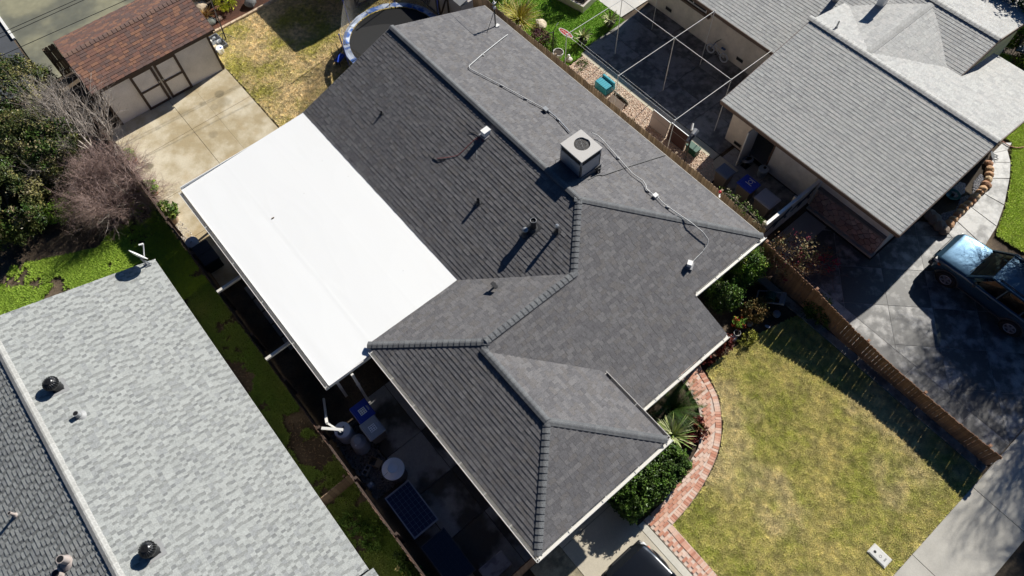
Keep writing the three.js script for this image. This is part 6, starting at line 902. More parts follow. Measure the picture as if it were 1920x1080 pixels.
{ // white drum, pale barrel, metal disc
  const a = at0(640, 815), o = thing('white_drum', 'white plastic drum with round opening behind the grey-lidded bin', 'drum', [-0.24, 0, -9.62]); part(o, 'shell', lathe([[0, 0], [0.27, 0], [0.285, 0.05], [0.29, 0.4], [0.3, 0.42], [0.29, 0.44], [0.285, 0.74], [0.27, 0.8], [0, 0.8]], 32), std([0.62, 0.66, 0.72], 0.5)); part(o, 'opening', cyl(0.1, 0.1, 0.01, 20, -0.1, 0.803, 0.06), std([0.06, 0.09, 0.12], 0.5)); part(o, 'mark', [box(0.1, 0.006, 0.02, 0.08, 0.804, -0.06), box(0.02, 0.006, 0.07, 0.08, 0.804, -0.02)], M.black);
  const b = thing('pale_barrel', 'pale grey faceted barrel beside the white drum', 'barrel', [-0.05, 0, -9.0]); part(b, 'shell', new THREE.CylinderGeometry(0.26, 0.31, 0.62, 10).translate(0, 0.31, 0), std([0.42, 0.44, 0.47], 0.7)); part(b, 'lid', new THREE.CylinderGeometry(0.13, 0.27, 0.12, 10).translate(0, 0.68, 0), std([0.34, 0.35, 0.37], 0.7)); part(b, 'plug', cyl(0.03, 0.03, 0.03, 10, -0.14, 0.71, 0.1), M.whitePaint);
  const d = thing('metal_disc_table', 'round shiny metal disc with raised centre on a grey drum', 'metal disc', [0.31, 0, -7.42]); part(d, 'drum', cyl(0.24, 0.26, 0.8, 24, 0.06, 0.4, 0.08), std([0.1, 0.1, 0.11], 0.7)); part(d, 'disc', lathe([[0, 0.86], [0.16, 0.86], [0.165, 0.9], [0.18, 0.9], [0.19, 0.845], [0.36, 0.8], [0.375, 0.81], [0.37, 0.825], [0.2, 0.87], [0.185, 0.925], [0.155, 0.925], [0.145, 0.885], [0, 0.885]], 48), std([0.92, 0.93, 0.95], 0.22)); part(d, 'seam', [bar(V3(-0.36, 0.834, 0.0), V3(-0.2, 0.874, 0.0), 0.01, 0.006)], M.zinc);
  const bx = thing('open_crate', 'small open wooden crate in the gravel near the metal disc', 'crate', at0(702, 868), 0.5); part(bx, 'side', [box(0.3, 0.2, 0.02, 0, 0.1, 0.14), box(0.3, 0.2, 0.02, 0, 0.1, -0.14), box(0.02, 0.2, 0.26, 0.14, 0.1, 0), box(0.02, 0.2, 0.26, -0.14, 0.1, 0)], std([0.26, 0.2, 0.13], 0.9)); part(bx, 'flap', box(0.28, 0.02, 0.2).rotateX(0.5).translate(0, 0.22, 0.2), std([0.34, 0.27, 0.18], 0.9));
  const cb = thing('concrete_block', 'grey hollow concrete block by the side fence', 'block', at0(689, 884), 0.4); const bs = new THREE.Shape([[-0.2, -0.1], [0.2, -0.1], [0.2, 0.1], [-0.2, 0.1]].map(([p, q]) => new THREE.Vector2(p, q))); for (const k of [-0.09, 0.09]) bs.holes.push(new THREE.Path([[k - 0.06, -0.06], [k + 0.06, -0.06], [k + 0.06, 0.06], [k - 0.06, 0.06]].map(([p, q]) => new THREE.Vector2(p, q)))); part(cb, 'block', new THREE.ExtrudeGeometry(bs, { depth: 0.2, bevelEnabled: false }).rotateX(-Math.PI / 2), conc([0.16, 0.16, 0.16]));
  const jug = thing('white_jug', 'small white plastic jug on the ground by the solar panel', 'jug', at0(697, 912)); part(jug, 'body', rbox(0.2, 0.26, 0.16, 0.05, 0, 0.13, 0, 3), std([0.34, 0.36, 0.42], 0.5)); part(jug, 'cap', cyl(0.035, 0.035, 0.05, 12, 0.04, 0.28, 0), M.whitePaint);
}
{ // white pipes leaning at the fence
  const o = thing('white_pipe_stand', 'white pipe stand with bright cross arm rising beside the side fence', 'pipe stand'); const m = std([0.66, 0.65, 0.62], 0.5);
  part(o, 'post', bar(P(607, 748, 0.35), P(612, 786, 1.35), 0.07, 0.07), m); part(o, 'upright', bar(P(611, 783, 1.3), P(613, 794, 1.5), 0.075, 0.075), m); part(o, 'brace', bar(P(613, 793, 1.48), P(640, 810, 1.2), 0.06, 0.05), m); part(o, 'cross_arm', bar(P(603, 803, 1.5), P(643, 806, 1.52), 0.09, 0.06), m); part(o, 'leg', rod(P(611, 786, 1.35), V3(P(611, 786, 1.35).x, 0, P(611, 786, 1.35).z), 0.03), m);
}
{ // solar panels lying beside the garage
  const mk = (label, x0, z0, x1, z1, y, cell, grid) => { const o = thing('solar_panel', label, 'solar panel', [(x0 + x1) / 2, y, (z0 + z1) / 2], 0, 'solar panels beside the garage'), w = x1 - x0, d = z1 - z0; part(o, 'backing', box(w - 0.03, 0.02, d - 0.03, 0, 0, 0), grid ? std([0.3, 0.31, 0.36], 0.4) : std([0.012, 0.013, 0.03], 0.3)); part(o, 'frame', [box(w, 0.045, 0.03, 0, 0.005, d / 2), box(w, 0.045, 0.03, 0, 0.005, -d / 2), box(0.03, 0.045, d - 0.03, w / 2 - 0.015, 0.005, 0), box(0.03, 0.045, d - 0.03, -w / 2 + 0.015, 0.005, 0)], grid ? std([0.5, 0.51, 0.53], 0.35, { metalness: 0.6 }) : std([0.1, 0.1, 0.11], 0.4)); const g = new THREE.BoxGeometry((w - 0.08) / 6 - (grid ? 0.007 : 0.002), 0.006, (d - 0.08) / 10 - (grid ? 0.007 : 0.002)); for (let i = 0; i < 6; i++) for (let j = 0; j < 10; j++) { const c = part(o, 'cell', g, cell); c.position.set((i - 2.5) * (w - 0.08) / 6, 0.013, (j - 4.5) * (d - 0.08) / 10); } part(o, 'trestle', [box(0.08, y - 0.03, 0.08, -w / 2 + 0.1, -(y - 0.03) / 2 - 0.02, -d / 2 + 0.2), box(0.08, y - 0.03, 0.08, w / 2 - 0.1, -(y - 0.03) / 2 - 0.02, -d / 2 + 0.2), box(0.08, y - 0.03, 0.08, -w / 2 + 0.1, -(y - 0.03) / 2 - 0.02, d / 2 - 0.2), box(0.08, y - 0.03, 0.08, w / 2 - 0.1, -(y - 0.03) / 2 - 0.02, d / 2 - 0.2)], M.soil); };
  mk('blue solar panel with silver frame and visible cell grid beside the garage', -0.46, -6.95, 0.5, -5.31, 0.3, new THREE.MeshPhysicalMaterial({ color: C(0.02, 0.02, 0.055), roughness: 0.2, clearcoat: 1 }), true);
  mk('plain dark solar panel with thin black frame below the silver-framed one', -0.46, -4.98, 0.48, -3.35, 0.3, new THREE.MeshPhysicalMaterial({ color: C(0.012, 0.012, 0.022), roughness: 0.25, clearcoat: 1 }), false);
}
{ const o = thing('storage_bench', 'pale rounded plastic storage chest with stained lid by the garage corner', 'storage chest', [0.98, 0, -2.98]); part(o, 'chest', rbox(0.86, 0.44, 0.5, 0.05, 0, 0.24, 0, 3), std([0.3, 0.3, 0.34], 0.6)); part(o, 'lid', rbox(0.92, 0.09, 0.56, 0.04, 0, 0.49, 0, 3), std([0.36, 0.36, 0.4], 0.6, { map: texture(128, 1.2, (u, v) => 0.55 + 0.45 * step(0.35, 0.6, fbm(u * 4, v * 4, 4, 401, 4))) })); }
{ const o = thing('deck_box', 'black plastic storage box in the shade of the patio cover', 'storage box', [-0.42, 0, -19.1]); part(o, 'chest', rbox(0.6, 0.55, 1.1, 0.04, 0, 0.28, 0), M.black); part(o, 'lid', [rbox(0.66, 0.07, 0.56, 0.03, 0, 0.58, -0.28), rbox(0.66, 0.07, 0.56, 0.03, 0, 0.58, 0.28)], std([0.02, 0.02, 0.022], 0.5)); const b = thing('round_tub_lid', 'pale blue round tub beside the black storage box', 'tub', [-0.6, 0, -19.95]); part(b, 'tub', lathe([[0, 0], [0.2, 0], [0.24, 0.5], [0.26, 0.5], [0.26, 0.53], [0.25, 0.55], [0, 0.58]], 28), std([0.3, 0.36, 0.46], 0.5)); part(b, 'knob', cyl(0.03, 0.04, 0.04, 12, 0, 0.59, 0), std([0.3, 0.36, 0.46], 0.5)); }
{ // things by the shed corner
  const a = at0(406, 84), o = thing('plastic_tray', 'grey plastic tray of odds and ends beside the shed corner', 'tray', a, 0.05); part(o, 'tray', [box(0.7, 0.03, 1.0, 0, 0.02, 0), box(0.7, 0.16, 0.03, 0, 0.09, 0.5), box(0.7, 0.16, 0.03, 0, 0.09, -0.5), box(0.03, 0.16, 1.0, 0.35, 0.09, 0), box(0.03, 0.16, 1.0, -0.35, 0.09, 0)], std([0.16, 0.17, 0.19], 0.6)); for (const [x, z, s, c] of [[-0.15, -0.25, 0.13, [0.6, 0.58, 0.52]], [-0.15, 0.2, 0.14, [0.55, 0.45, 0.3]], [0.18, 0.02, 0.15, [0.5, 0.52, 0.54]], [0.12, -0.33, 0.1, [0.3, 0.32, 0.34]]]) part(o, 'content', rbox(s * 1.5, 0.14, s * 1.2, 0.05, x, 0.11, z), std(c, 0.6));
  const b = thing('white_bucket', 'white round bucket with blue label beside the shed', 'bucket', at0(416, 99)); part(b, 'pail', lathe([[0, 0], [0.13, 0], [0.16, 0.3], [0.17, 0.3], [0.17, 0.33], [0, 0.335]], 24), M.whitePaint); part(b, 'label', cyl(0.05, 0.05, 0.004, 16, 0.04, 0.338, 0.06), std([0.03, 0.08, 0.4], 0.5)); part(b, 'handle', new THREE.TorusGeometry(0.16, 0.005, 5, 20, Math.PI).rotateX(-1.3).translate(0, 0.32, 0), M.zinc);
  const c = P(424, 74, 0), pole = thing('garden_pole', 'tall black pole with guy wires standing beside the shed roof', 'pole', c); part(pole, 'shaft', rod(V3(0, 0, 0), P(390, -14, 2.6).sub(c), 0.03, 0.025), M.black); part(pole, 'foot', [rod(V3(0, 0.4, 0), V3(0.4, 0, 0.3), 0.014), rod(V3(0, 0.4, 0), V3(-0.45, 0, 0.35), 0.014), rod(V3(0, 0.4, 0), V3(-0.1, 0, -0.5), 0.014)], M.black);
}
{ // trampoline
  const cx = 11.75, cz = -23.5, R = 2.32, o = thing('trampoline', 'round trampoline with blue padded rim and sagging grey net behind the house', 'trampoline', [cx, 0, cz]), blue = std([1, 1, 1], 0.55, { map: texture(256, 1, (u, v) => mix3([0.06, 0.14, 0.42], [0.6, 0.66, 0.78], step(0.4, 0.6, fbm(u * 14, v * 14, 14, 411, 3)))) }), pole = std([0.015, 0.04, 0.3], 0.35), steel = std([0.35, 0.36, 0.38], 0.4, { metalness: 0.6 });
  part(o, 'mat', lathe([[0, 0.84], [1.0, 0.845], [R - 0.29, 0.87]], 48), std([0.014, 0.014, 0.015], 0.9)); for (let i = 0; i < 12; i++) { const a0 = i * Math.PI / 6, g = new THREE.RingGeometry(R - 0.29, R, 8, 2, a0 + 0.008, Math.PI / 6 - 0.016).rotateX(-Math.PI / 2).translate(0, 0.93, 0), p = g.attributes.position; for (let k = 0; k < p.count; k++) p.setY(k, 0.93 + 0.02 * Math.sin(p.getX(k) * 9) * Math.sin(p.getZ(k) * 8)); g.computeVertexNormals(); part(o, 'pad', g, blue); }
  part(o, 'frame', new THREE.TorusGeometry(R - 0.04, 0.03, 8, 64).rotateX(Math.PI / 2).translate(0, 0.87, 0), steel);
  for (let i = 0; i < 6; i++) { const a = i * Math.PI / 3 + 0.1, x = Math.cos(a) * (R + 0.05), z = Math.sin(a) * (R + 0.05); const l = part(o, 'pole', rod(V3(x, 0.1, z), V3(x * 1.03, 2.35, z * 1.03), 0.025), pole); part(l, 'cap', new THREE.SphereGeometry(0.04, 10, 8).translate(x * 1.03, 2.38, z * 1.03), pole); part(o, 'leg', tube([V3(x, 0.86, z), V3(x * 0.98, 0.04, z * 0.98), V3(Math.cos(a + 0.3) * R * 0.97, 0.04, Math.sin(a + 0.3) * R * 0.97), V3(Math.cos(a + 0.3) * R, 0.86, Math.sin(a + 0.3) * R)], 0.024), steel); }
  const net = new THREE.CylinderGeometry(R + 0.02, R - 0.12, 1.25, 72, 8, true).translate(0, 1.56, 0), q = net.attributes.position; for (let k = 0; k < q.count; k++) { const a = Math.atan2(q.getZ(k), q.getX(k)), s = Math.abs(Math.sin((a - 0.1) * 3)), t = (q.getY(k) - 0.93) / 1.25; q.setY(k, q.getY(k) - s * 0.42 * t); const f = 1 - 0.05 * s * t; q.setX(k, q.getX(k) * f); q.setZ(k, q.getZ(k) * f); } net.computeVertexNormals();
  part(o, 'net', net, new THREE.MeshStandardMaterial({ color: C(0.2, 0.19, 0.17), roughness: 0.9, side: THREE.DoubleSide, transparent: true, opacity: 0.42 }), 'see-through grey safety net');
  const st = at0(640, 118), s = thing('trampoline_step', 'small blue step standing beside the trampoline', 'step', st, 0.4); part(s, 'tread', rbox(0.55, 0.05, 0.3, 0.02, 0, 0.3, 0), std([0.015, 0.06, 0.45], 0.5)); part(s, 'leg', [rod(V3(-0.22, 0, -0.1), V3(-0.22, 0.85, -0.18), 0.018), rod(V3(0.22, 0, -0.1), V3(0.22, 0.85, -0.18), 0.018), rod(V3(-0.22, 0, 0.12), V3(-0.22, 0.3, 0.1), 0.018), rod(V3(0.22, 0, 0.12), V3(0.22, 0.3, 0.1), 0.018)], M.darkMetal);
}
{ // white pipe frame over the neighbour's patio
  const y = 3.02, o = thing('pipe_frame', 'open white pipe frame standing over the shaded neighbour patio', 'canopy frame'), m = std([0.62, 0.61, 0.58], 0.4), xs = [16.15, 19.32, 21.7], zs = [-16.75, -13.68, -10.62];
  for (const z of zs) { for (let i = 0; i < 2; i++) part(o, 'beam', rod(V3(xs[i], y, z), V3(xs[i + 1], y, z), 0.014), m); for (const x of xs) if (!(x > 21 && z > -11)) { part(o, 'post', rod(V3(x, 0, z), V3(x, y, z), 0.015), m); part(o, 'joint', new THREE.SphereGeometry(0.035, 10, 8).translate(x, y, z), m); } }
  for (const [x, r, nm] of [[xs[1], 0.014, 'side_rail'], [xs[0], 0.005, 'wire'], [xs[0] + 0.14, 0.005, 'wire']]) for (let j = 0; j < 2; j++) part(o, nm, rod(V3(x, y, zs[j]), V3(x, y, zs[j + 1]), r), m);
  part(o, 'brace', rod(V3(16.15, y, -16.75), V3(16.7, 2.3, -16.75), 0.014), m);
}
{ // kids bicycle against the cream wall
  const o = thing('small_bicycle', 'small white-tyred bicycle leaning against the cream back wall', 'bicycle', [22.6, 0, -13.55], 0), white = std([0.5, 0.52, 0.55], 0.5), blue = std([0.05, 0.12, 0.3], 0.4), lean = new THREE.Matrix4().makeRotationZ(-0.12), put = (n, g, m2, p = o) => part(p, n, flat(g).applyMatrix4(lean), m2);
  for (const z of [-0.4, 0.4]) { const w = put('wheel', new THREE.TorusGeometry(0.2, 0.035, 8, 28).rotateY(Math.PI / 2).translate(0, 0.235, z), white); const sp = []; for (let i = 0; i < 8; i++) sp.push(rod(V3(0, 0.235, z), V3(0, 0.235 + Math.sin(i * 0.785) * 0.19, z + Math.cos(i * 0.785) * 0.19), 0.004, 0.004, 4)); put('spokes', sp, M.zinc, w); }
  put('frame', [rod(V3(0, 0.235, 0.4), V3(0, 0.26, 0.05), 0.017), rod(V3(0, 0.26, 0.05), V3(0, 0.55, 0.2), 0.017), rod(V3(0, 0.26, 0.05), V3(0, 0.58, -0.26), 0.02), rod(V3(0, 0.5, 0.18), V3(0, 0.6, -0.25), 0.018), rod(V3(0, 0.235, 0.4), V3(0, 0.52, 0.19), 0.014)], std([0.6, 0.6, 0.6], 0.4)); put('fork', [rod(V3(0, 0.235, -0.4), V3(0, 0.72, -0.23), 0.018)], blue); put('handlebar', [rod(V3(-0.22, 0.8, -0.16), V3(0.22, 0.8, -0.16), 0.014), rod(V3(0, 0.7, -0.23), V3(0, 0.8, -0.18), 0.015)], M.black); put('saddle', rbox(0.12, 0.05, 0.22, 0.025, 0, 0.62, 0.22), blue); put('crank', [new THREE.CylinderGeometry(0.06, 0.06, 0.02, 16).rotateZ(Math.PI / 2).translate(0.03, 0.26, 0.05), box(0.1, 0.02, 0.06, -0.08, 0.2, 0)], M.black);
}
{ // neighbour's gravel bed things
  const t = thing('teal_toy_bench', 'turquoise plastic bench box on the pink gravel', 'bench', [17.45, 0, -15.5], 0), teal = std([0.03, 0.3, 0.38], 0.5); part(t, 'box', rbox(0.62, 0.4, 0.85, 0.05, 0, 0.2, 0, 3), teal); part(t, 'seat', [rbox(0.4, 0.06, 0.8, 0.02, -0.1, 0.43, 0)], teal); for (let i = 0; i < 6; i++) part(t, 'rib', box(0.38, 0.012, 0.03, -0.1, 0.465, -0.32 + i * 0.128), teal); part(t, 'back', rbox(0.14, 0.5, 0.86, 0.04, 0.28, 0.28, 0, 3), teal); t.scale.setScalar(0.88);
  const v = thing('folded_panel', 'pale green folded panel tray beside the turquoise bench', 'panel', [17.35, 0, -14.55], 0), pm = std([0.3, 0.36, 0.33], 0.6); part(v, 'leaf', box(0.03, 0.5, 0.9).rotateZ(0.5).translate(0.16, 0.22, 0), pm); part(v, 'leaf', box(0.03, 0.36, 0.8).rotateZ(-0.7).translate(-0.16, 0.15, 0.1), M.whitePaint);
  for (const [x, z, c, l] of [[17.5, -12.2, [0.42, 0.38, 0.38], 'pale framed screen panel standing in the gravel bed'], [17.55, -11.2, [0.07, 0.035, 0.035], 'dark framed screen panel standing in the gravel bed']]) { const o = thing('screen_panel', l, 'screen', [x, 0, z], 0); part(o, 'mesh', box(0.015, 0.86, 0.9).rotateZ(-0.15).translate(0, 0.46, 0), std(c, 0.8)); part(o, 'frame', flat([box(0.03, 0.03, 0.96, 0, 0.43, 0), box(0.03, 0.03, 0.96, 0, -0.43, 0), box(0.03, 0.9, 0.03, 0, 0, 0.47), box(0.03, 0.9, 0.03, 0, 0, -0.47), box(0.025, 0.02, 0.94, 0, 0.12, 0)]).rotateZ(-0.15).translate(0, 0.46, 0), M.zinc); }
  const sp = P(1283, 302, 0), s = thing('post_light', 'black and white swivel floodlight on a slim post by the side fence', 'floodlight', sp); part(s, 'post', rod(V3(0, 0, 0), V3(0, 1.5, 0), 0.035), M.black); part(s, 'head', [rod(V3(-0.28, 1.48, 0.05), V3(0.1, 1.55, -0.02), 0.09, 0.1, 14)], std([0.04, 0.04, 0.05], 0.4)); part(s, 'reflector', [rod(V3(0.1, 1.55, -0.02), V3(0.34, 1.6, -0.08), 0.1, 0.14, 14)], std([0.55, 0.56, 0.58], 0.35)); part(s, 'bracket', [rod(V3(0.2, 1.6, -0.2), V3(0.42, 1.72, -0.35), 0.05, 0.04)], M.whitePaint);
  const bx = thing('green_bin', 'small dark green box behind the dark screen panel', 'box', [17.75, 0, -10.45]); part(bx, 'box', rbox(0.3, 0.35, 0.55, 0.03, 0, 0.18, 0), std([0.01, 0.07, 0.045], 0.5)); part(bx, 'lid', rbox(0.34, 0.05, 0.6, 0.02, 0, 0.37, 0), std([0.012, 0.08, 0.05], 0.5));
  const hk = P(1036, 108, 0), h = thing('sign_hook', 'black iron hook pole holding the red oval sign', 'pole', hk); part(h, 'shaft', rod(V3(0, 0, 0), V3(0, 1.5, 0), 0.03), M.black); part(h, 'arm', [tube([V3(0, 1.5, 0), V3(0.25, 1.62, -0.1), V3(0.52, 1.55, -0.25)], 0.018), tube([V3(0, 1.48, 0), V3(-0.2, 1.5, -0.05), V3(-0.42, 1.35, -0.1)], 0.018)], M.black);
  const oval = decal(256, 96, (x) => { x.fillStyle = '#e6e2dc'; x.fillRect(0, 0, 256, 96); x.fillStyle = '#c8342c'; x.beginPath(); x.ellipse(128, 48, 112, 34, 0, 0, 7); x.fill(); x.strokeStyle = '#f0d5cc'; x.lineWidth = 9; x.beginPath(); for (let i = 0; i < 5; i++) { x.moveTo(45 + i * 36, 36); x.quadraticCurveTo(60 + i * 36, 80, 72 + i * 36, 34); } x.stroke(); });
  const sg = P(1061, 62, 1.3), q = thing('oval_sign', 'red oval sign with pale rim and curly pale lettering on the black hook', 'sign', sg, -1.5); const eg = new THREE.CylinderGeometry(0.5, 0.5, 0.03, 40).scale(1, 1, 0.3), uv = eg.attributes.uv, ep = eg.attributes.position; for (let i = 0; i < uv.count; i++) uv.setXY(i, ep.getX(i) + 0.5, 0.5 - ep.getZ(i) / 0.3); q.scale.setScalar(0.85); part(q, 'board', eg.rotateX(0.25), std([1, 1, 1], 0.5, { map: oval })); part(q, 'hanger', [rod(V3(-0.3, 0, 0), V3(-0.3, 0.25, 0), 0.006), rod(V3(0.3, 0, 0), V3(0.3, 0.25, 0), 0.006)], M.black);
  const wp = thing('wire_plant_stand', 'thin wire rack with white ornaments at the corner of the gravel bed', 'rack', at0(1060, 112)); part(wp, 'wire', [rod(V3(0, 0, 0), V3(0, 1.2, 0), 0.01), rod(V3(0.3, 0, -0.3), V3(0, 1.2, 0), 0.008), rod(V3(-0.25, 0, -0.2), V3(0, 1.1, 0), 0.008)], M.zinc); part(wp, 'ornament', [new THREE.SphereGeometry(0.1, 10, 8).translate(0.1, 0.1, 0.1), new THREE.SphereGeometry(0.07, 10, 8).translate(0.1, 0.25, 0.1)], M.whitePaint);
  const bk = thing('white_tub', 'white round tub against the white stucco wall', 'tub', [19.0, 0, -7.75]); part(bk, 'tub', lathe([[0, 0], [0.17, 0], [0.2, 0.42], [0.215, 0.42], [0.215, 0.45], [0.16, 0.47], [0, 0.47]], 24), std([0.3, 0.36, 0.42], 0.5)); part(bk, 'cap', cyl(0.06, 0.06, 0.04, 12, 0.05, 0.48, 0), M.black);
  const tire = thing('coiled_hose', 'pale coiled hose hanging by the open side door', 'hose', [18.9, 0, -8.5]); part(tire, 'coil', [0, 1, 2].map((i) => new THREE.TorusGeometry(0.22 - i * 0.03, 0.02, 6, 28).rotateX(1.2).translate(0, 0.42 + i * 0.03, 0)), std([0.25, 0.27, 0.32], 0.6)); part(tire, 'reel', [cyl(0.06, 0.06, 0.4, 12, 0, 0.22, 0), box(0.3, 0.04, 0.3, 0, 0.03, 0)], M.black);
  const lamp = thing('red_ball_lamp', 'small red ball ornament on the side fence above the gutter', 'ornament', P(1350, 360, 1.75)); part(lamp, 'ball', new THREE.SphereGeometry(0.06, 14, 10), std([0.5, 0.02, 0.04], 0.3)); part(lamp, 'hook', [bar(V3(-0.02, -0.05, 0.02), V3(-0.2, -0.02, 0.16), 0.05, 0.05), rod(V3(0, -0.3, 0), V3(0, 0, 0), 0.01)], M.whitePaint);
  const vn = thing('fence_vine', 'thin vine with small leaves along the side fence by the bins', 'vine', [16.0, 0, -6.9]); part(vn, 'stem', tube([V3(-0.15, 0.0, -0.7), V3(-0.08, 1.7, -0.7), V3(0, 1.8, 0), V3(0.05, 1.65, 0.8), V3(0, 1.5, 1.3)], 0.012), bark); crown(vn, { c: [0.08, 1.7, 0.2], r: [0.22, 0.18, 1.2], clumps: 44, leaves: 8, size: 0.05, spread: 0.12, colors: [...G3.mid, [0.34, 0.32, 0.2]], hollow: 0.2 });
}
{ // front yard: hose cart, meter cover, pots
  const o = thing('hose_cart', 'grey framed hose cart with green hose in the shaded front bed', 'hose cart', [14.78, 0, -3.72], 0.5); part(o, 'frame', [rod(V3(-0.25, 0.05, -0.45), V3(-0.25, 0.45, 0.45), 0.03), rod(V3(0.25, 0.05, -0.45), V3(0.25, 0.45, 0.45), 0.03), rod(V3(-0.25, 0.45, 0.45), V3(0.25, 0.45, 0.45), 0.03), rbox(0.56, 0.05, 0.2, 0.02, 0, 0.4, 0.4), rod(V3(-0.25, 0.06, -0.45), V3(0.25, 0.06, -0.45), 0.03)], std([0.3, 0.3, 0.32], 0.5)); part(o, 'hose', [-0.12, -0.04, 0.04, 0.12].map((x) => new THREE.TorusGeometry(0.16, 0.03, 8, 24).rotateY(Math.PI / 2).translate(x, 0.28, -0.02)), std([0.01, 0.09, 0.07], 0.5)); part(o, 'wheel', [-0.32, 0.32].map((x) => new THREE.CylinderGeometry(0.13, 0.13, 0.05, 18).rotateZ(Math.PI / 2).translate(x, 0.13, -0.35)), M.rubber);
  const [a, b, c, d] = [[1627, 1035], [1640, 1023], [1669, 1050], [1656, 1066]].map(([x, y]) => P(x, y, 0)), mcx = (a.x + c.x) / 2, mcz = (a.z + c.z) / 2, m = thing('meter_box_cover', 'pale concrete meter box cover set in the lawn by the sidewalk', 'meter cover', [mcx, 0, mcz]); part(m, 'collar', rbox(0.4, 0.1, 0.66, 0.015, 0, 0.01, 0), conc([0.55, 0.54, 0.5])); part(m, 'lid', rbox(0.33, 0.02, 0.58, 0.008, 0, 0.066, 0), conc([0.6, 0.59, 0.56])); part(m, 'reading_hole', cyl(0.045, 0.045, 0.012, 16, -0.02, 0.073, -0.17), M.black); part(m, 'marking', [box(0.12, 0.006, 0.05, 0.02, 0.078, 0.18), new THREE.TorusGeometry(0.04, 0.008, 4, 16).rotateX(Math.PI / 2).translate(0, 0.076, 0.02)], std([0.28, 0.28, 0.27], 0.8));
  pot('flowerpot', 'small white round pot beside the porch corner', 'pot', at0(1380, 628), 0.12, 0.2, M.whitePaint, () => {});
  single('pale_disc', 'pale oval disc lying on the shaded lawn by the bed', 'disc', new THREE.SphereGeometry(0.1, 14, 8).scale(0.6, 0.2, 1).rotateY(0.5).translate(...P(1439, 612, 0.05).toArray()), std([0.35, 0.38, 0.45], 0.5));
}
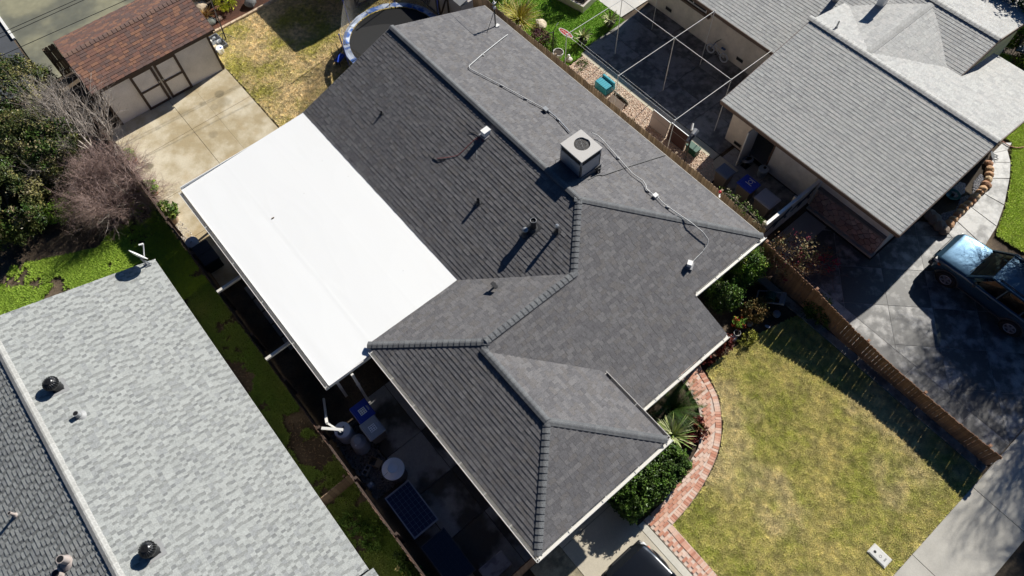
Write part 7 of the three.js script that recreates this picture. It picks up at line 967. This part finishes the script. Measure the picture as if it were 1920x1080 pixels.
{ // stone-edged bed in front of the pale-roofed house
  ground('entry_bed', plan([[20.9, -2.42], [21.95, -2.2], [22.5, -1.5], [23.6, -1.55], [25.2, -1.7], [26.0, -1.8], [26.8, -2.3], [26.8, -2.42]], 0.02), std([0.55, 0.55, 0.5], 0.95, { map: T.earth }), 'dark soil bed edged with rounded stones', 'soil');
  pebbles('bed_gravel', 'blue-grey gravel ribbon in the stone-edged bed', XZ(0, [1764, 425], [1776, 418], [1800, 392], [1830, 358], [1846, 335], [1838, 328], [1826, 340], [1822, 366], [1800, 372], [1792, 395], [1765, 402]), 2600, 0.02, 0.045, [[0.2, 0.2, 0.22], [0.28, 0.28, 0.3], [0.14, 0.14, 0.16]], 0.02);
  pebbles('white_pebbles', 'white pebbles around the turquoise dish', XZ(0, [1790, 372], [1808, 362], [1808, 345], [1798, 343], [1782, 358]), 260, 0.035, 0.06, [[0.5, 0.5, 0.5], [0.4, 0.4, 0.42]], 0.03);
  const d = thing('glazed_dish', 'turquoise glazed dish among white pebbles', 'dish', P(1784, 368, 0)); part(d, 'dish', lathe([[0, 0.02], [0.2, 0.03], [0.28, 0.14], [0.29, 0.14], [0.21, 0.0], [0, 0]], 28), std([0.05, 0.18, 0.17], 0.25)); part(d, 'stone', new THREE.IcosahedronGeometry(0.07, 1).translate(0.03, 0.09, 0), M.black);
  const stone = (() => { const g = new THREE.IcosahedronGeometry(0.17, 2), p = g.attributes.position; for (let i = 0; i < p.count; i++) { const v = V3().fromBufferAttribute(p, i), k = 0.85 + 0.3 * vnoise(v.x * 9 + 7, v.y * 9 + v.z * 7 + 7, 0, 3); p.setXYZ(i, v.x * k * 1.15, v.y * k * 0.85, v.z * k); } g.computeVertexNormals(); return g; })(), sm2 = [[0.42, 0.24, 0.13], [0.48, 0.3, 0.17], [0.36, 0.19, 0.11], [0.5, 0.36, 0.22]].map((c) => conc(c));
  const edge = new THREE.CatmullRomCurve3([[1778, 423], [1800, 398], [1825, 373], [1846, 350], [1853, 330], [1852, 312], [1846, 300]].map(([x, y]) => P(x, y, 0))), L = edge.getLength(); let k = 0, i = 0;
  while (k < L) { const p = edge.getPointAt(k / L), m = part(scene, numbered('edging_stone'), stone, sm2[i % 4]); tag(m, 'rounded tan stone in the row edging the curved walk bed', 'stone', 'edging stones along the curved walk'); m.position.set(p.x, 0.1, p.z); m.rotation.y = i * 1.7; const s = rr(0.8, 1.15); m.scale.set(s, s, s); k += 0.29 * s; i++; }
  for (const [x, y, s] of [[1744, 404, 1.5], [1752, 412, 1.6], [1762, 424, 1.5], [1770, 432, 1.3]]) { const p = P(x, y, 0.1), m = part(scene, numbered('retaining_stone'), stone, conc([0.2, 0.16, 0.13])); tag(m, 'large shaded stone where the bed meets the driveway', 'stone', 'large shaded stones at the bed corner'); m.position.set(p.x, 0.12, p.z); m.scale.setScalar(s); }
  const bird = new THREE.Shape([[-0.45, 0.0], [-0.2, 0.16], [0.06, 0.18], [0.16, 0.3], [0.14, 0.44], [0.2, 0.52], [0.3, 0.53], [0.5, 0.46], [0.31, 0.47], [0.24, 0.44], [0.26, 0.3], [0.16, 0.1], [0.06, 0.02], [0.04, -0.2], [0.0, -0.2], [0.0, 0.0], [-0.08, -0.02], [-0.14, -0.2], [-0.18, -0.2], [-0.13, 0.0], [-0.3, 0.02]].map(([a, b]) => new THREE.Vector2(a * 0.9, b * 0.9)));
  const hp = P(1862, 293, 0), hn = thing('bird_shape', 'flat black wading-bird shape on the curved walk', 'ornament', [hp.x, 0.03, hp.z], 0.62); part(hn, 'cutout', new THREE.ExtrudeGeometry(bird, { depth: 0.012, bevelEnabled: false }).rotateX(-Math.PI / 2 + 0.25).translate(0, 0.06, 0), M.black); part(hn, 'stake', rod(V3(0, 0, 0.1), V3(0, 0.09, 0.05), 0.008), M.black);  // thin flat black plate in the outline of a wading bird
  single('garden_hose', 'orange-red garden hose curving across the bright lawn', 'hose', tube([[1876, 262], [1890, 272], [1905, 277], [1925, 274], [1950, 262]].map(([x, y]) => P(x, y, 0.06)), 0.02), std([0.35, 0.1, 0.05], 0.5));
  const ch = P(1905, 105, 0), chair = thing('metal_chair', 'grey metal garden chair frame in the dark garden beyond the gable', 'chair', ch, 0.4); part(chair, 'seat', box(0.5, 0.03, 0.5, 0, 0.42, 0), std([0.16, 0.165, 0.17], 0.7)); part(chair, 'backrest', box(0.5, 0.45, 0.03, 0, 0.68, -0.24), std([0.16, 0.165, 0.17], 0.7)); for (const [x, z] of [[-0.23, -0.23], [0.23, -0.23], [-0.23, 0.23], [0.23, 0.23]]) part(chair, 'leg', rod(V3(x, 0, z), V3(x, 0.42, z), 0.015), std([0.16, 0.165, 0.17], 0.7));
}
renderer.render(scene, camera);
